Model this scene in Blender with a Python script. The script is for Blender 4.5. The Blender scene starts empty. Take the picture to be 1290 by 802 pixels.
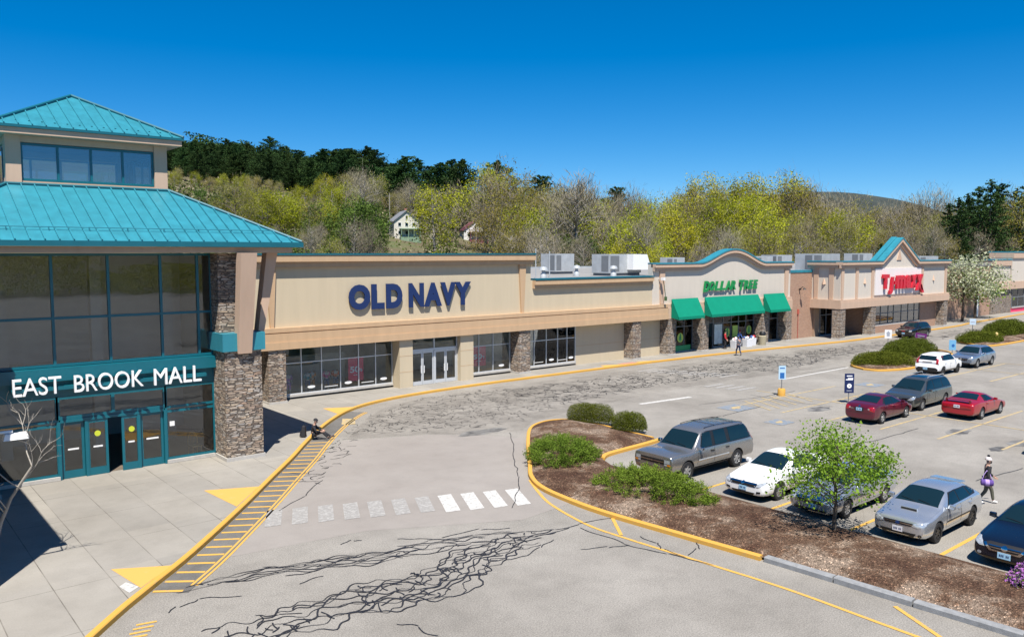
import bpy, bmesh, math, random
import numpy as np
from mathutils import Vector, Matrix, geometry
from mathutils.bvhtree import BVHTree

SC = bpy.context.scene
COL = SC.collection
R = math.radians

# ------------------------------------------------------------------ camera
cam_d = bpy.data.cameras.new("camera")
cam_d.sensor_width = 36.0
cam_d.lens = 1030.0 / 1290.0 * 36.0
cam_d.clip_start = 0.3
cam_d.clip_end = 9000.0
cam = bpy.data.objects.new("camera", cam_d)
COL.objects.link(cam)
cam.location = (0, 0, 9.0)
cam.rotation_euler = (R(90 - 4.552), 0, R(50.2 - 90))
SC.camera = cam

# ------------------------------------------------------------------ sky and sun
SHX, SHY = 0.30, 0.43            # ground shadow of a 1 m post
SUN_EL = math.atan2(1.0, math.hypot(SHX, SHY))
to_sun = Vector((-SHX, -SHY, 1.0)).normalized()
world = bpy.data.worlds.new("World")
SC.world = world
world.use_nodes = True
wt = world.node_tree
bg = wt.nodes["Background"]
sky = wt.nodes.new("ShaderNodeTexSky")
sky.sky_type = 'NISHITA'
sky.sun_disc = False
sky.sun_elevation = SUN_EL
sky.sun_rotation = math.atan2(to_sun.x, to_sun.y)
sky.altitude = 1500
sky.air_density = 1.0
sky.dust_density = 0.05
sky.ozone_density = 5.0
hs = wt.nodes.new("ShaderNodeHueSaturation")
hs.inputs["Saturation"].default_value = 1.43
hs.inputs["Hue"].default_value = 0.5
# look a little above the true direction: a deep clean spring sky without a white horizon band
tc = wt.nodes.new("ShaderNodeTexCoord"); va = wt.nodes.new("ShaderNodeVectorMath"); va.operation = 'ADD'
va.inputs[1].default_value = (0, 0, 0.022); vn = wt.nodes.new("ShaderNodeVectorMath"); vn.operation = 'NORMALIZE'
wt.links.new(tc.outputs["Generated"], va.inputs[0]); wt.links.new(va.outputs[0], vn.inputs[0]); wt.links.new(vn.outputs[0], sky.inputs[0])
wt.links.new(sky.outputs[0], hs.inputs["Color"])
wt.links.new(hs.outputs[0], bg.inputs[0])
bg.inputs[1].default_value = 0.08

sun_d = bpy.data.lights.new("sun", 'SUN')
sun_d.energy = 5.0
sun_d.angle = R(0.5)
sun_d.color = (1.0, 0.945, 0.86)
sun = bpy.data.objects.new("sun", sun_d)
COL.objects.link(sun)
sun.location = (-20, -30, 60)
sun.rotation_euler = to_sun.to_track_quat('Z', 'Y').to_euler()

SC.view_settings.view_transform = 'Standard'
SC.view_settings.look = 'None'
SC.view_settings.gamma = 1.0
SC.view_settings.use_curve_mapping = False
SC.view_settings.exposure = 0.72
SC.render.engine = 'CYCLES'
SC.cycles.use_denoising = True
SC.cycles.max_bounces = 7
SC.cycles.transparent_max_bounces = 12
SC.cycles.caustics_reflective = False
SC.cycles.caustics_refractive = False

# ------------------------------------------------------------------ helpers
WL = {}                          # world offset of every parent

def tag(o, label=None, cat=None, group=None, kind=None):
    if label: o['label'] = label
    if cat: o['category'] = cat
    if group: o['group'] = group
    if kind: o['kind'] = kind
    return o

def thing(name, label, cat, loc=(0, 0, 0), group=None, rz=0.0):
    o = bpy.data.objects.new(name, None)
    o.empty_display_size = 0.3
    COL.objects.link(o)
    o.location = loc
    o.rotation_euler = (0, 0, rz)
    WL[o.name] = Vector(loc)
    return tag(o, label, cat, group)

def copy_tree(o, parent=None):
    c = o.copy()
    COL.objects.link(c)
    if parent is not None:
        c.parent = parent
    for ch in list(o.children):
        copy_tree(ch, c)
    return c

class MB:
    def __init__(s):
        s.v = []; s.f = []; s.m = []
    def face(s, pts, m=0):
        b = len(s.v); s.v += [tuple(p) for p in pts]
        s.f.append(tuple(range(b, b + len(pts)))); s.m.append(m); return s
    def box(s, x0, x1, y0, y1, z0, z1, m=0):
        b = len(s.v)
        s.v += [(x0,y0,z0),(x1,y0,z0),(x1,y1,z0),(x0,y1,z0),(x0,y0,z1),(x1,y0,z1),(x1,y1,z1),(x0,y1,z1)]
        for q in ((0,3,2,1),(4,5,6,7),(0,1,5,4),(1,2,6,5),(2,3,7,6),(3,0,4,7)):
            s.f.append(tuple(b+i for i in q)); s.m.append(m)
        return s
    def hexa(s, bot, top, m=0):
        """bot/top: 4 points each, counter-clockwise seen from above"""
        b = len(s.v); s.v += [tuple(p) for p in bot] + [tuple(p) for p in top]
        for q in ((0,3,2,1),(4,5,6,7),(0,1,5,4),(1,2,6,5),(2,3,7,6),(3,0,4,7)):
            s.f.append(tuple(b+i for i in q)); s.m.append(m)
        return s
    def prism(s, poly, fn, a, b_, m=0, caps=True):
        """poly: 2D list; fn(u,v,t)->xyz; extruded from t=a to t=b_"""
        n = len(poly); b = len(s.v)
        s.v += [fn(u, v, a) for u, v in poly] + [fn(u, v, b_) for u, v in poly]
        for i in range(n):
            j = (i+1) % n
            s.f.append((b+i, b+j, b+n+j, b+n+i)); s.m.append(m)
        if caps:
            s.f.append(tuple(b+n-1-i for i in range(n))); s.m.append(m)
            s.f.append(tuple(b+n+i for i in range(n))); s.m.append(m)
        return s
    def tube(s, p0, p1, r0, r1=None, n=8, m=0, caps=True):
        if r1 is None: r1 = r0
        p0 = Vector(p0); p1 = Vector(p1); d = (p1-p0)
        if d.length < 1e-6: return s
        d.normalize()
        u = d.orthogonal().normalized(); w = d.cross(u)
        b = len(s.v)
        for p, r in ((p0, r0), (p1, r1)):
            for i in range(n):
                a = 2*math.pi*i/n
                s.v.append(tuple(p + (u*math.cos(a) + w*math.sin(a))*r))
        for i in range(n):
            j = (i+1) % n
            s.f.append((b+i, b+j, b+n+j, b+n+i)); s.m.append(m)
        if caps:
            s.f.append(tuple(b+n-1-i for i in range(n))); s.m.append(m)
            s.f.append(tuple(b+n+i for i in range(n))); s.m.append(m)
        return s
    def path(s, pts, r, n=8, m=0):
        for a, b in zip(pts[:-1], pts[1:]): s.tube(a, b, r, r, n, m)
        return s
    def lathe(s, prof, c=(0,0,0), n=20, m=0, axis='z'):
        b = len(s.v); k = len(prof)
        for i in range(n):
            a = 2*math.pi*i/n
            for r, h in prof:
                if axis == 'z': p = (c[0]+r*math.cos(a), c[1]+r*math.sin(a), c[2]+h)
                else: p = (c[0]+r*math.cos(a), c[1]+h, c[2]+r*math.sin(a))
                s.v.append(p)
        for i in range(n):
            j = (i+1) % n
            for q in range(k-1):
                f = (b+i*k+q, b+j*k+q, b+j*k+q+1, b+i*k+q+1)
                s.f.append(f if axis == 'z' else f[::-1]); s.m.append(m)
        return s
    def ribbon(s, pts, w, z, m=0):
        n = len(pts); L = []
        for i in range(n):
            a = Vector(pts[max(0,i-1)][:2]); c = Vector(pts[min(n-1,i+1)][:2])
            d = (c-a); d = d.normalized() if d.length > 1e-6 else Vector((1,0))
            nn = Vector((-d.y, d.x)); ww = w[i] if isinstance(w, (list,tuple)) else w
            p = Vector(pts[i][:2])
            L.append((p + nn*ww/2, p - nn*ww/2))
        b = len(s.v)
        for q, t in L: s.v += [(q.x,q.y,z),(t.x,t.y,z)]
        for i in range(n-1):
            s.f.append((b+2*i, b+2*i+1, b+2*i+3, b+2*i+2)); s.m.append(m)
        return s
    def add(s, v, f, fn=None, m=0):
        b = len(s.v)
        s.v += [tuple(fn(p)) if fn else tuple(p) for p in v]
        s.f += [tuple(b+i for i in q) for q in f]; s.m += [m]*len(f)
        return s
    def build(s, name, mats, parent=None, smooth=False, off=None):
        me = bpy.data.meshes.new(name)
        o_ = Vector((0,0,0))
        if parent is not None: o_ = WL.get(parent.name, Vector((0,0,0)))
        if off is not None: o_ = Vector(off)
        v = [(p[0]-o_.x, p[1]-o_.y, p[2]-o_.z) for p in s.v]
        me.from_pydata(v, [], s.f)
        if not isinstance(mats, (list, tuple)): mats = [mats]
        for mt in mats: me.materials.append(mt)
        if len(mats) > 1:
            me.polygons.foreach_set('material_index', s.m)
        me.update()
        if smooth:
            me.shade_smooth()
            me.set_sharp_from_angle(angle=R(smooth if smooth is not True else 35))
        o = bpy.data.objects.new(name, me)
        COL.objects.link(o)
        if parent is not None:
            o.parent = parent
        elif off is not None:
            o.location = o_
        WL[o.name] = o_
        return o

def fixn(o):
    bm = bmesh.new(); bm.from_mesh(o.data)
    bmesh.ops.recalc_face_normals(bm, faces=bm.faces)
    bm.to_mesh(o.data); bm.free(); return o

def smooth_path(pts, k=6):
    P = [Vector(p) for p in pts]; out = []
    for i in range(len(P)-1):
        p0 = P[max(0,i-1)]; p1 = P[i]; p2 = P[i+1]; p3 = P[min(len(P)-1,i+2)]
        for j in range(k):
            t = j/k
            out.append(0.5*((2*p1)+(-p0+p2)*t+(2*p0-5*p1+4*p2-p3)*t*t+(-p0+3*p1-3*p2+p3)*t**3))
    out.append(P[-1]); return out

def text_geo(s, width, height, depth, bold=0.0, shear=0.0, space=1.0):
    cu = bpy.data.curves.new("lettering", 'FONT')
    cu.body = s; cu.size = 1.0; cu.offset = bold; cu.shear = shear; cu.space_character = space
    cu.resolution_u = 4
    cu.extrude = 0.5
    ob = bpy.data.objects.new("lettering", cu)
    COL.objects.link(ob)
    dg = bpy.context.evaluated_depsgraph_get()
    me = bpy.data.meshes.new_from_object(ob.evaluated_get(dg))
    v = np.array([q.co[:] for q in me.vertices]); f = [tuple(p.vertices) for p in me.polygons]
    bpy.data.objects.remove(ob); bpy.data.curves.remove(cu); bpy.data.meshes.remove(me)
    mn = v.min(0); mx = v.max(0)
    v = (v-mn)/(mx-mn)
    v = v*np.array([width, height, depth])
    return [tuple(p) for p in v], f

# ------------------------------------------------------------------ materials
def new_mat(name):
    m = bpy.data.materials.new(name); m.use_nodes = True
    nt = m.node_tree; b = nt.nodes["Principled BSDF"]
    return m, nt, b

def N(nt, t, **kw):
    n = nt.nodes.new(t)
    for k, v in kw.items():
        if k in n.inputs: n.inputs[k].default_value = v
        else: setattr(n, k, v)
    return n

def ramp(nt, stops):
    n = nt.nodes.new("ShaderNodeValToRGB")
    el = n.color_ramp.elements
    while len(el) < len(stops): el.new(0.5)
    for e, (p, c) in zip(el, stops):
        e.position = p; e.color = (c[0], c[1], c[2], 1)
    return n

def coords(nt, world_space=True):
    if world_space:
        g = nt.nodes.new("ShaderNodeNewGeometry"); return g.outputs["Position"]
    g = nt.nodes.new("ShaderNodeTexCoord"); return g.outputs["Object"]

def mul(c, k): return (c[0]*k, c[1]*k, c[2]*k)

def simple(name, col, rough=0.6, var=0.10, scale=3.0, metal=0.0, bump=0.0, bscale=40.0, coat=0.0, spec=0.5, world_space=True, streak=False):
    m, nt, b = new_mat(name)
    b.inputs["Roughness"].default_value = rough
    b.inputs["Metallic"].default_value = metal
    b.inputs["Coat Weight"].default_value = coat
    b.inputs["Coat Roughness"].default_value = 0.04
    b.inputs["Specular IOR Level"].default_value = spec
    co = coords(nt, world_space)
    if var > 0:
        n = N(nt, "ShaderNodeTexNoise", Scale=scale, Detail=6.0, Roughness=0.6)
        if streak:
            mp = N(nt, "ShaderNodeMapping"); mp.inputs["Scale"].default_value = (2.5, 2.5, 0.25)
            nt.links.new(co, mp.inputs[0]); nt.links.new(mp.outputs[0], n.inputs[0])
        else:
            nt.links.new(co, n.inputs[0])
        r = ramp(nt, [(0.3, mul(col, 1-var)), (0.7, mul(col, 1+var))])
        nt.links.new(n.outputs[0], r.inputs[0]); nt.links.new(r.outputs[0], b.inputs["Base Color"])
    else:
        b.inputs["Base Color"].default_value = (*col, 1)
    if bump > 0:
        n2 = N(nt, "ShaderNodeTexNoise", Scale=bscale, Detail=4.0)
        nt.links.new(co, n2.inputs[0])
        bp = N(nt, "ShaderNodeBump", Strength=bump, Distance=0.02)
        nt.links.new(n2.outputs[0], bp.inputs["Height"]); nt.links.new(bp.outputs[0], b.inputs["Normal"])
    return m

def ground_mat(name, dark, light, speck=0.25, rough=0.9, tint=None, stain=0.25):
    m, nt, b = new_mat(name)
    b.inputs["Roughness"].default_value = rough
    b.inputs["Specular IOR Level"].default_value = 0.25
    co = coords(nt)
    n1 = N(nt, "ShaderNodeTexNoise", Scale=0.22, Detail=8.0, Roughness=0.62)
    n2 = N(nt, "ShaderNodeTexNoise", Scale=26.0, Detail=3.0, Roughness=0.8)
    n3 = N(nt, "ShaderNodeTexNoise", Scale=1.1, Detail=5.0, Roughness=0.7)
    for n in (n1, n2, n3): nt.links.new(co, n.inputs[0])
    r = ramp(nt, [(0.32, dark), (0.68, light)])
    nt.links.new(n1.outputs[0], r.inputs[0])
    r2 = ramp(nt, [(0.3, (1-speck,)*3), (0.7, (1+speck*0.6,)*3)])
    nt.links.new(n2.outputs[0], r2.inputs[0])
    r3 = ramp(nt, [(0.30, (1-stain,)*3), (0.55, (1,1,1))])
    nt.links.new(n3.outputs[0], r3.inputs[0])
    m1 = N(nt, "ShaderNodeMixRGB", blend_type='MULTIPLY', Fac=1.0)
    m2 = N(nt, "ShaderNodeMixRGB", blend_type='MULTIPLY', Fac=1.0)
    nt.links.new(r.outputs[0], m1.inputs[1]); nt.links.new(r2.outputs[0], m1.inputs[2])
    nt.links.new(m1.outputs[0], m2.inputs[1]); nt.links.new(r3.outputs[0], m2.inputs[2])
    nt.links.new(m2.outputs[0], b.inputs["Base Color"])
    bp = N(nt, "ShaderNodeBump", Strength=0.35, Distance=0.012)
    nt.links.new(n2.outputs[0], bp.inputs["Height"]); nt.links.new(bp.outputs[0], b.inputs["Normal"])
    return m

def sidewalk_mat():
    m = ground_mat("concrete_walk", (0.245,0.23,0.205), (0.31,0.293,0.265), speck=0.10, stain=0.10)
    nt = m.node_tree; b = nt.nodes["Principled BSDF"]
    old = b.inputs["Base Color"].links[0].from_socket
    co = coords(nt)
    sx = N(nt, "ShaderNodeSeparateXYZ"); nt.links.new(co, sx.inputs[0])
    def joint(sock, period, phase, w):
        a = N(nt, "ShaderNodeMath", operation='ADD'); a.inputs[1].default_value = phase
        nt.links.new(sock, a.inputs[0])
        f = N(nt, "ShaderNodeMath", operation='PINGPONG'); f.inputs[1].default_value = period/2
        nt.links.new(a.outputs[0], f.inputs[0])
        l = N(nt, "ShaderNodeMath", operation='LESS_THAN'); l.inputs[1].default_value = w
        nt.links.new(f.outputs[0], l.inputs[0]); return l.outputs[0]
    jx = joint(sx.outputs[0], 1.37, 0.0, 0.013); jy = joint(sx.outputs[1], 3.05, 0.6, 0.011)
    mx = N(nt, "ShaderNodeMath", operation='MAXIMUM'); nt.links.new(jx, mx.inputs[0]); nt.links.new(jy, mx.inputs[1])
    mm = N(nt, "ShaderNodeMixRGB", blend_type='MIX'); mm.inputs[2].default_value = (0.11,0.10,0.085,1)
    nz = N(nt, "ShaderNodeTexNoise", Scale=0.8, Detail=3.0); nt.links.new(co, nz.inputs[0])
    k = N(nt, "ShaderNodeMath", operation='MULTIPLY'); nt.links.new(mx.outputs[0], k.inputs[0])
    rz = ramp(nt, [(0.35,(0.25,)*3),(0.65,(1,)*3)]); nt.links.new(nz.outputs[0], rz.inputs[0])
    nt.links.new(rz.outputs[0], k.inputs[1])
    nt.links.new(k.outputs[0], mm.inputs[0]); nt.links.new(old, mm.inputs[1])
    # slab to slab tone
    vx = N(nt, "ShaderNodeVectorMath", operation='DIVIDE'); vx.inputs[1].default_value = (1.37,3.05,50)
    nt.links.new(co, vx.inputs[0])
    fl = N(nt, "ShaderNodeVectorMath", operation='FLOOR'); nt.links.new(vx.outputs[0], fl.inputs[0])
    wn = N(nt, "ShaderNodeTexWhiteNoise"); nt.links.new(fl.outputs[0], wn.inputs[0])
    rw = ramp(nt, [(0,(0.92,)*3),(1,(1.06,1.05,1.03))]); nt.links.new(wn.outputs[0], rw.inputs[0])
    m3 = N(nt, "ShaderNodeMixRGB", blend_type='MULTIPLY', Fac=1.0)
    nt.links.new(mm.outputs[0], m3.inputs[1]); nt.links.new(rw.outputs[0], m3.inputs[2])
    nt.links.new(m3.outputs[0], b.inputs["Base Color"])
    return m

def stone_mat():
    m, nt, b = new_mat("ledge_stone")
    b.inputs["Roughness"].default_value = 0.85
    co = coords(nt)
    g = nt.nodes.new("ShaderNodeNewGeometry")
    sx = N(nt, "ShaderNodeSeparateXYZ"); nt.links.new(co, sx.inputs[0])
    ad = N(nt, "ShaderNodeMath", operation='ADD'); nt.links.new(sx.outputs[0], ad.inputs[0]); nt.links.new(sx.outputs[1], ad.inputs[1])
    cb = N(nt, "ShaderNodeCombineXYZ"); nt.links.new(ad.outputs[0], cb.inputs[0]); nt.links.new(sx.outputs[2], cb.inputs[1])
    nz = N(nt, "ShaderNodeTexNoise", Scale=2.3, Detail=2.0); nt.links.new(cb.outputs[0], nz.inputs[0])
    mxv = N(nt, "ShaderNodeMixRGB", blend_type='ADD', Fac=0.10)
    nt.links.new(cb.outputs[0], mxv.inputs[1]); nt.links.new(nz.outputs[1], mxv.inputs[2])
    mp = N(nt, "ShaderNodeMapping"); mp.inputs["Scale"].default_value = (2.9, 13.5, 1)
    nt.links.new(mxv.outputs[0], mp.inputs[0])
    vo = N(nt, "ShaderNodeTexVoronoi", Scale=1.0, distance='CHEBYCHEV'); vo.inputs["Randomness"].default_value = 0.85
    ve = N(nt, "ShaderNodeTexVoronoi", Scale=1.0, feature='F2', distance='CHEBYCHEV'); ve.inputs["Randomness"].default_value = 0.85
    nt.links.new(mp.outputs[0], vo.inputs[0]); nt.links.new(mp.outputs[0], ve.inputs[0])
    df = N(nt, "ShaderNodeMath", operation='SUBTRACT'); nt.links.new(ve.outputs["Distance"], df.inputs[0]); nt.links.new(vo.outputs["Distance"], df.inputs[1])
    jr = ramp(nt, [(0.02,(0,0,0)),(0.16,(1,1,1))]); nt.links.new(df.outputs[0], jr.inputs[0])
    sp = N(nt, "ShaderNodeSeparateColor"); nt.links.new(vo.outputs["Color"], sp.inputs[0])
    r = ramp(nt, [(0.0,(0.15,0.115,0.095)),(0.18,(0.33,0.25,0.19)),(0.36,(0.44,0.36,0.28)),(0.55,(0.38,0.355,0.33)),(0.72,(0.50,0.39,0.28)),(0.88,(0.37,0.25,0.18)),(1.0,(0.56,0.50,0.43))])
    nt.links.new(sp.outputs[0], r.inputs[0])
    n4 = N(nt, "ShaderNodeTexNoise", Scale=22.0, Detail=4.0); nt.links.new(co, n4.inputs[0])
    r4 = ramp(nt, [(0.3,(0.75,)*3),(0.7,(1.15,)*3)]); nt.links.new(n4.outputs[0], r4.inputs[0])
    mq = N(nt, "ShaderNodeMixRGB", blend_type='MULTIPLY', Fac=1.0); nt.links.new(r.outputs[0], mq.inputs[1]); nt.links.new(r4.outputs[0], mq.inputs[2])
    mm = N(nt, "ShaderNodeMixRGB"); mm.inputs[1].default_value = (0.10,0.08,0.065,1)
    nt.links.new(jr.outputs[0], mm.inputs[0]); nt.links.new(mq.outputs[0], mm.inputs[2])
    nt.links.new(mm.outputs[0], b.inputs["Base Color"])
    hh = N(nt, "ShaderNodeMath", operation='MULTIPLY_ADD'); hh.inputs[1].default_value = 0.6
    nt.links.new(sp.outputs[1], hh.inputs[0]); nt.links.new(jr.outputs[0], hh.inputs[2])
    bp = N(nt, "ShaderNodeBump", Strength=0.9, Distance=0.05)
    nt.links.new(hh.outputs[0], bp.inputs["Height"]); nt.links.new(bp.outputs[0], b.inputs["Normal"])
    return m

def brick_mat(name, c1, c2, mortar):
    m, nt, b = new_mat(name)
    b.inputs["Roughness"].default_value = 0.85
    co = coords(nt)
    sx = N(nt, "ShaderNodeSeparateXYZ"); nt.links.new(co, sx.inputs[0])
    ad = N(nt, "ShaderNodeMath", operation='ADD'); nt.links.new(sx.outputs[0], ad.inputs[0]); nt.links.new(sx.outputs[1], ad.inputs[1])
    cb = N(nt, "ShaderNodeCombineXYZ"); nt.links.new(ad.outputs[0], cb.inputs[0]); nt.links.new(sx.outputs[2], cb.inputs[1])
    br = N(nt, "ShaderNodeTexBrick"); br.inputs["Scale"].default_value = 1.0
    br.inputs["Brick Width"].default_value = 0.21; br.inputs["Row Height"].default_value = 0.076
    br.inputs["Mortar Size"].default_value = 0.008
    br.inputs["Color1"].default_value = (*c1,1); br.inputs["Color2"].default_value = (*c2,1); br.inputs["Mortar"].default_value = (*mortar,1)
    nt.links.new(cb.outputs[0], br.inputs[0]); nt.links.new(br.outputs[0], b.inputs["Base Color"])
    return m

def glass_mat(name, tint=(0.55,0.6,0.6), boost=0.05, ior=1.5):
    m = bpy.data.materials.new(name); m.use_nodes = True
    nt = m.node_tree; nt.nodes.clear()
    out = N(nt, "ShaderNodeOutputMaterial")
    tr = N(nt, "ShaderNodeBsdfTransparent"); tr.inputs[0].default_value = (*tint, 1)
    gl = N(nt, "ShaderNodeBsdfGlossy"); gl.inputs["Roughness"].default_value = 0.0
    gl.inputs[0].default_value = (0.95,0.97,1.0,1)
    # slightly wavy pane
    co = coords(nt); nz = N(nt, "ShaderNodeTexNoise", Scale=0.7, Detail=1.0); nt.links.new(co, nz.inputs[0])
    bp = N(nt, "ShaderNodeBump", Strength=0.05, Distance=0.05); nt.links.new(nz.outputs[0], bp.inputs["Height"])
    nt.links.new(bp.outputs[0], gl.inputs["Normal"])
    fr = N(nt, "ShaderNodeFresnel", IOR=ior)
    ad = N(nt, "ShaderNodeMath", operation='ADD', use_clamp=True); ad.inputs[1].default_value = boost
    nt.links.new(fr.outputs[0], ad.inputs[0])
    mx = N(nt, "ShaderNodeMixShader")
    nt.links.new(ad.outputs[0], mx.inputs[0]); nt.links.new(tr.outputs[0], mx.inputs[1]); nt.links.new(gl.outputs[0], mx.inputs[2])
    nt.links.new(mx.outputs[0], out.inputs[0])
    return m

def paint_mat(name, col, wear=0.45, scale=9.0, under=(0.22,0.215,0.205)):
    """road paint worn through to the asphalt in patches"""
    m, nt, b = new_mat(name)
    b.inputs["Roughness"].default_value = 0.8
    co = coords(nt)
    n = N(nt, "ShaderNodeTexNoise", Scale=scale, Detail=7.0, Roughness=0.75)
    nt.links.new(co, n.inputs[0])
    r = ramp(nt, [(max(0.0, wear-0.10), under), (min(1.0, wear+0.10), col)])
    nt.links.new(n.outputs[0], r.inputs[0]); nt.links.new(r.outputs[0], b.inputs["Base Color"])
    return m

def leaf_mat(name, cols, rough=0.55, trans=0.35, hue=0.03, val=0.25, scale=0.5):
    m = bpy.data.materials.new(name); m.use_nodes = True
    nt = m.node_tree; b = nt.nodes["Principled BSDF"]; out = nt.nodes["Material Output"]
    b.inputs["Roughness"].default_value = 0.8; b.inputs["Specular IOR Level"].default_value = 0.12
    g = nt.nodes.new("ShaderNodeNewGeometry")
    rp = ramp(nt, [(i/(len(cols)-1), c) for i, c in enumerate(cols)])
    nz = N(nt, "ShaderNodeTexNoise", Scale=scale, Detail=2.0)
    nt.links.new(g.outputs["Position"], nz.inputs[0])
    mxr = N(nt, "ShaderNodeMath", operation='MULTIPLY_ADD'); mxr.inputs[1].default_value = 0.45
    nt.links.new(g.outputs["Random Per Island"], mxr.inputs[0])
    h2 = N(nt, "ShaderNodeMath", operation='MULTIPLY'); h2.inputs[1].default_value = 0.55; nt.links.new(nz.outputs[0], h2.inputs[0])
    nt.links.new(h2.outputs[0], mxr.inputs[2]); nt.links.new(mxr.outputs[0], rp.inputs[0])
    oi = nt.nodes.new("ShaderNodeObjectInfo")
    hs = N(nt, "ShaderNodeHueSaturation")
    def rng(lo, hi, src):
        mr = N(nt, "ShaderNodeMapRange"); mr.inputs["To Min"].default_value = lo; mr.inputs["To Max"].default_value = hi
        nt.links.new(src, mr.inputs["Value"]); return mr.outputs[0]
    nt.links.new(rng(0.5-hue, 0.5+hue, oi.outputs["Random"]), hs.inputs["Hue"])
    wn = N(nt, "ShaderNodeTexWhiteNoise", noise_dimensions='1D'); nt.links.new(oi.outputs["Random"], wn.inputs["W"])
    nt.links.new(rng(1-val, 1+val, wn.outputs[0]), hs.inputs["Value"])
    nt.links.new(rp.outputs[0], hs.inputs["Color"]); nt.links.new(hs.outputs[0], b.inputs["Base Color"])
    tl = N(nt, "ShaderNodeBsdfTranslucent"); nt.links.new(hs.outputs[0], tl.inputs[0])
    mx = N(nt, "ShaderNodeMixShader"); mx.inputs[0].default_value = trans
    nt.links.new(b.outputs[0], mx.inputs[1]); nt.links.new(tl.outputs[0], mx.inputs[2]); nt.links.new(mx.outputs[0], out.inputs[0])
    return m

M = {}
M['asphalt'] = ground_mat("asphalt_old", (0.225,0.209,0.186), (0.31,0.291,0.262), speck=0.50, stain=0.14)
M['asphalt_new'] = ground_mat("asphalt_smooth", (0.245,0.222,0.202), (0.285,0.262,0.24), speck=0.10, stain=0.08)
M['asphalt_crk'] = ground_mat("asphalt_worn", (0.17,0.156,0.138), (0.30,0.28,0.25), speck=0.35, stain=0.25)
M['asphalt_dark'] = ground_mat("asphalt_sealed", (0.12,0.115,0.108), (0.175,0.168,0.158), speck=0.25)
M['walk'] = sidewalk_mat()
M['concrete'] = simple("concrete", (0.42,0.40,0.37), 0.85, 0.12, 4.0, bump=0.2)
M['kerb_yellow'] = paint_mat("kerb_yellow", (0.55,0.30,0.05), 0.36, 5.0, (0.36,0.27,0.13))
M['line_yellow'] = paint_mat("line_yellow", (0.56,0.325,0.06), 0.37, 7.0)
M['line_faint'] = paint_mat("line_yellow_faint", (0.46,0.335,0.14), 0.47, 5.0, (0.25,0.235,0.205))
M['line_white'] = paint_mat("line_white", (0.50,0.49,0.465), 0.42, 8.0)
M['line_white_worn'] = paint_mat("line_white_worn", (0.42,0.41,0.39), 0.58, 7.0, (0.255,0.245,0.232))
M['ramp_yellow'] = paint_mat("ramp_yellow", (0.58,0.325,0.075), 0.34, 4.0, (0.5,0.36,0.14))
M['tar'] = simple("tar", (0.022,0.022,0.026), 0.55, 0.3, 6.0)
M['stone'] = stone_mat()
M['brick'] = brick_mat("brick_tan", (0.40,0.235,0.155), (0.31,0.17,0.11), (0.36,0.28,0.22))
M['cream'] = simple("stucco_cream", (0.52,0.435,0.305), 0.9, 0.035, 0.9, bump=0.15, bscale=90, streak=True)
M['pale'] = simple("stucco_pale", (0.565,0.505,0.43), 0.9, 0.035, 0.9, bump=0.15, bscale=90, streak=True)
M['peach'] = simple("stucco_peach", (0.495,0.335,0.20), 0.9, 0.06, 0.9, bump=0.15, bscale=90, streak=True)
M['pink'] = simple("stucco_pink", (0.51,0.36,0.26), 0.9, 0.06, 0.9, bump=0.15, bscale=90, streak=True)
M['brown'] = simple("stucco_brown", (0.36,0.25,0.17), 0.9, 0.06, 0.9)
M['teal_roof'] = simple("teal_standing_seam", (0.028,0.205,0.265), 0.40, 0.16, 0.8, streak=True)
M['teal_dark'] = simple("teal_trim", (0.006,0.105,0.14), 0.4, 0.08, 2.0)
M['teal_frame'] = simple("teal_frame", (0.004,0.115,0.155), 0.35, 0.06, 2.0)
M['alu'] = simple("aluminium", (0.58,0.60,0.62), 0.35, 0.05, 3.0, metal=0.3)
M['roof_white'] = simple("roof_membrane", (0.24,0.235,0.225), 0.9, 0.2, 0.4)
M['galv'] = simple("galvanised", (0.42,0.44,0.45), 0.55, 0.12, 1.5, metal=0.15)
M['galv_dark'] = simple("louvre_grey", (0.16,0.17,0.18), 0.6, 0.1, 2.0)
M['glass'] = glass_mat("shop_glass", (0.94,0.97,0.96), 0.0)
M['glass_tower'] = glass_mat("tower_glass", (0.88,0.90,0.90), 0.03)
M['glass_sky'] = glass_mat("clerestory_glass", (0.72,0.80,0.86), 0.12)
M['int_dark'] = simple("interior_dark", (0.34,0.345,0.32), 0.9, 0.2, 1.0)
M['int_mid'] = simple("interior_beige", (0.55,0.53,0.48), 0.9, 0.1, 1.0)
M['int_floor'] = simple("interior_floor", (0.16,0.13,0.10), 0.5, 0.1, 1.0)
M['navy'] = simple("sign_navy", (0.005,0.022,0.10), 0.6, 0.0)
M['white'] = simple("white_enamel", (0.80,0.80,0.79), 0.45, 0.02, 4.0)
M['lamp_white'] = simple("sign_face_white", (0.85,0.85,0.86), 0.5, 0.0)
M['red'] = simple("sign_red", (0.55,0.006,0.025), 0.4, 0.0)
M['poster_red'] = simple("poster_red", (0.88,0.035,0.13), 0.5, 0.03)
M['green'] = simple("sign_green", (0.004,0.22,0.055), 0.4, 0.0)
M['awning'] = simple("awning_green", (0.001,0.205,0.125), 0.85, 0.06, 1.5, spec=0.2)
M['black'] = simple("black_plastic", (0.012,0.012,0.013), 0.5, 0.0)
M['rubber'] = simple("rubber", (0.014,0.014,0.015), 0.8, 0.0)
M['steel'] = simple("steel_post", (0.22,0.23,0.24), 0.5, 0.05, metal=0.5)
M['wood'] = simple("wood_varnish", (0.62,0.38,0.13), 0.5, 0.15, 8.0)
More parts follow.
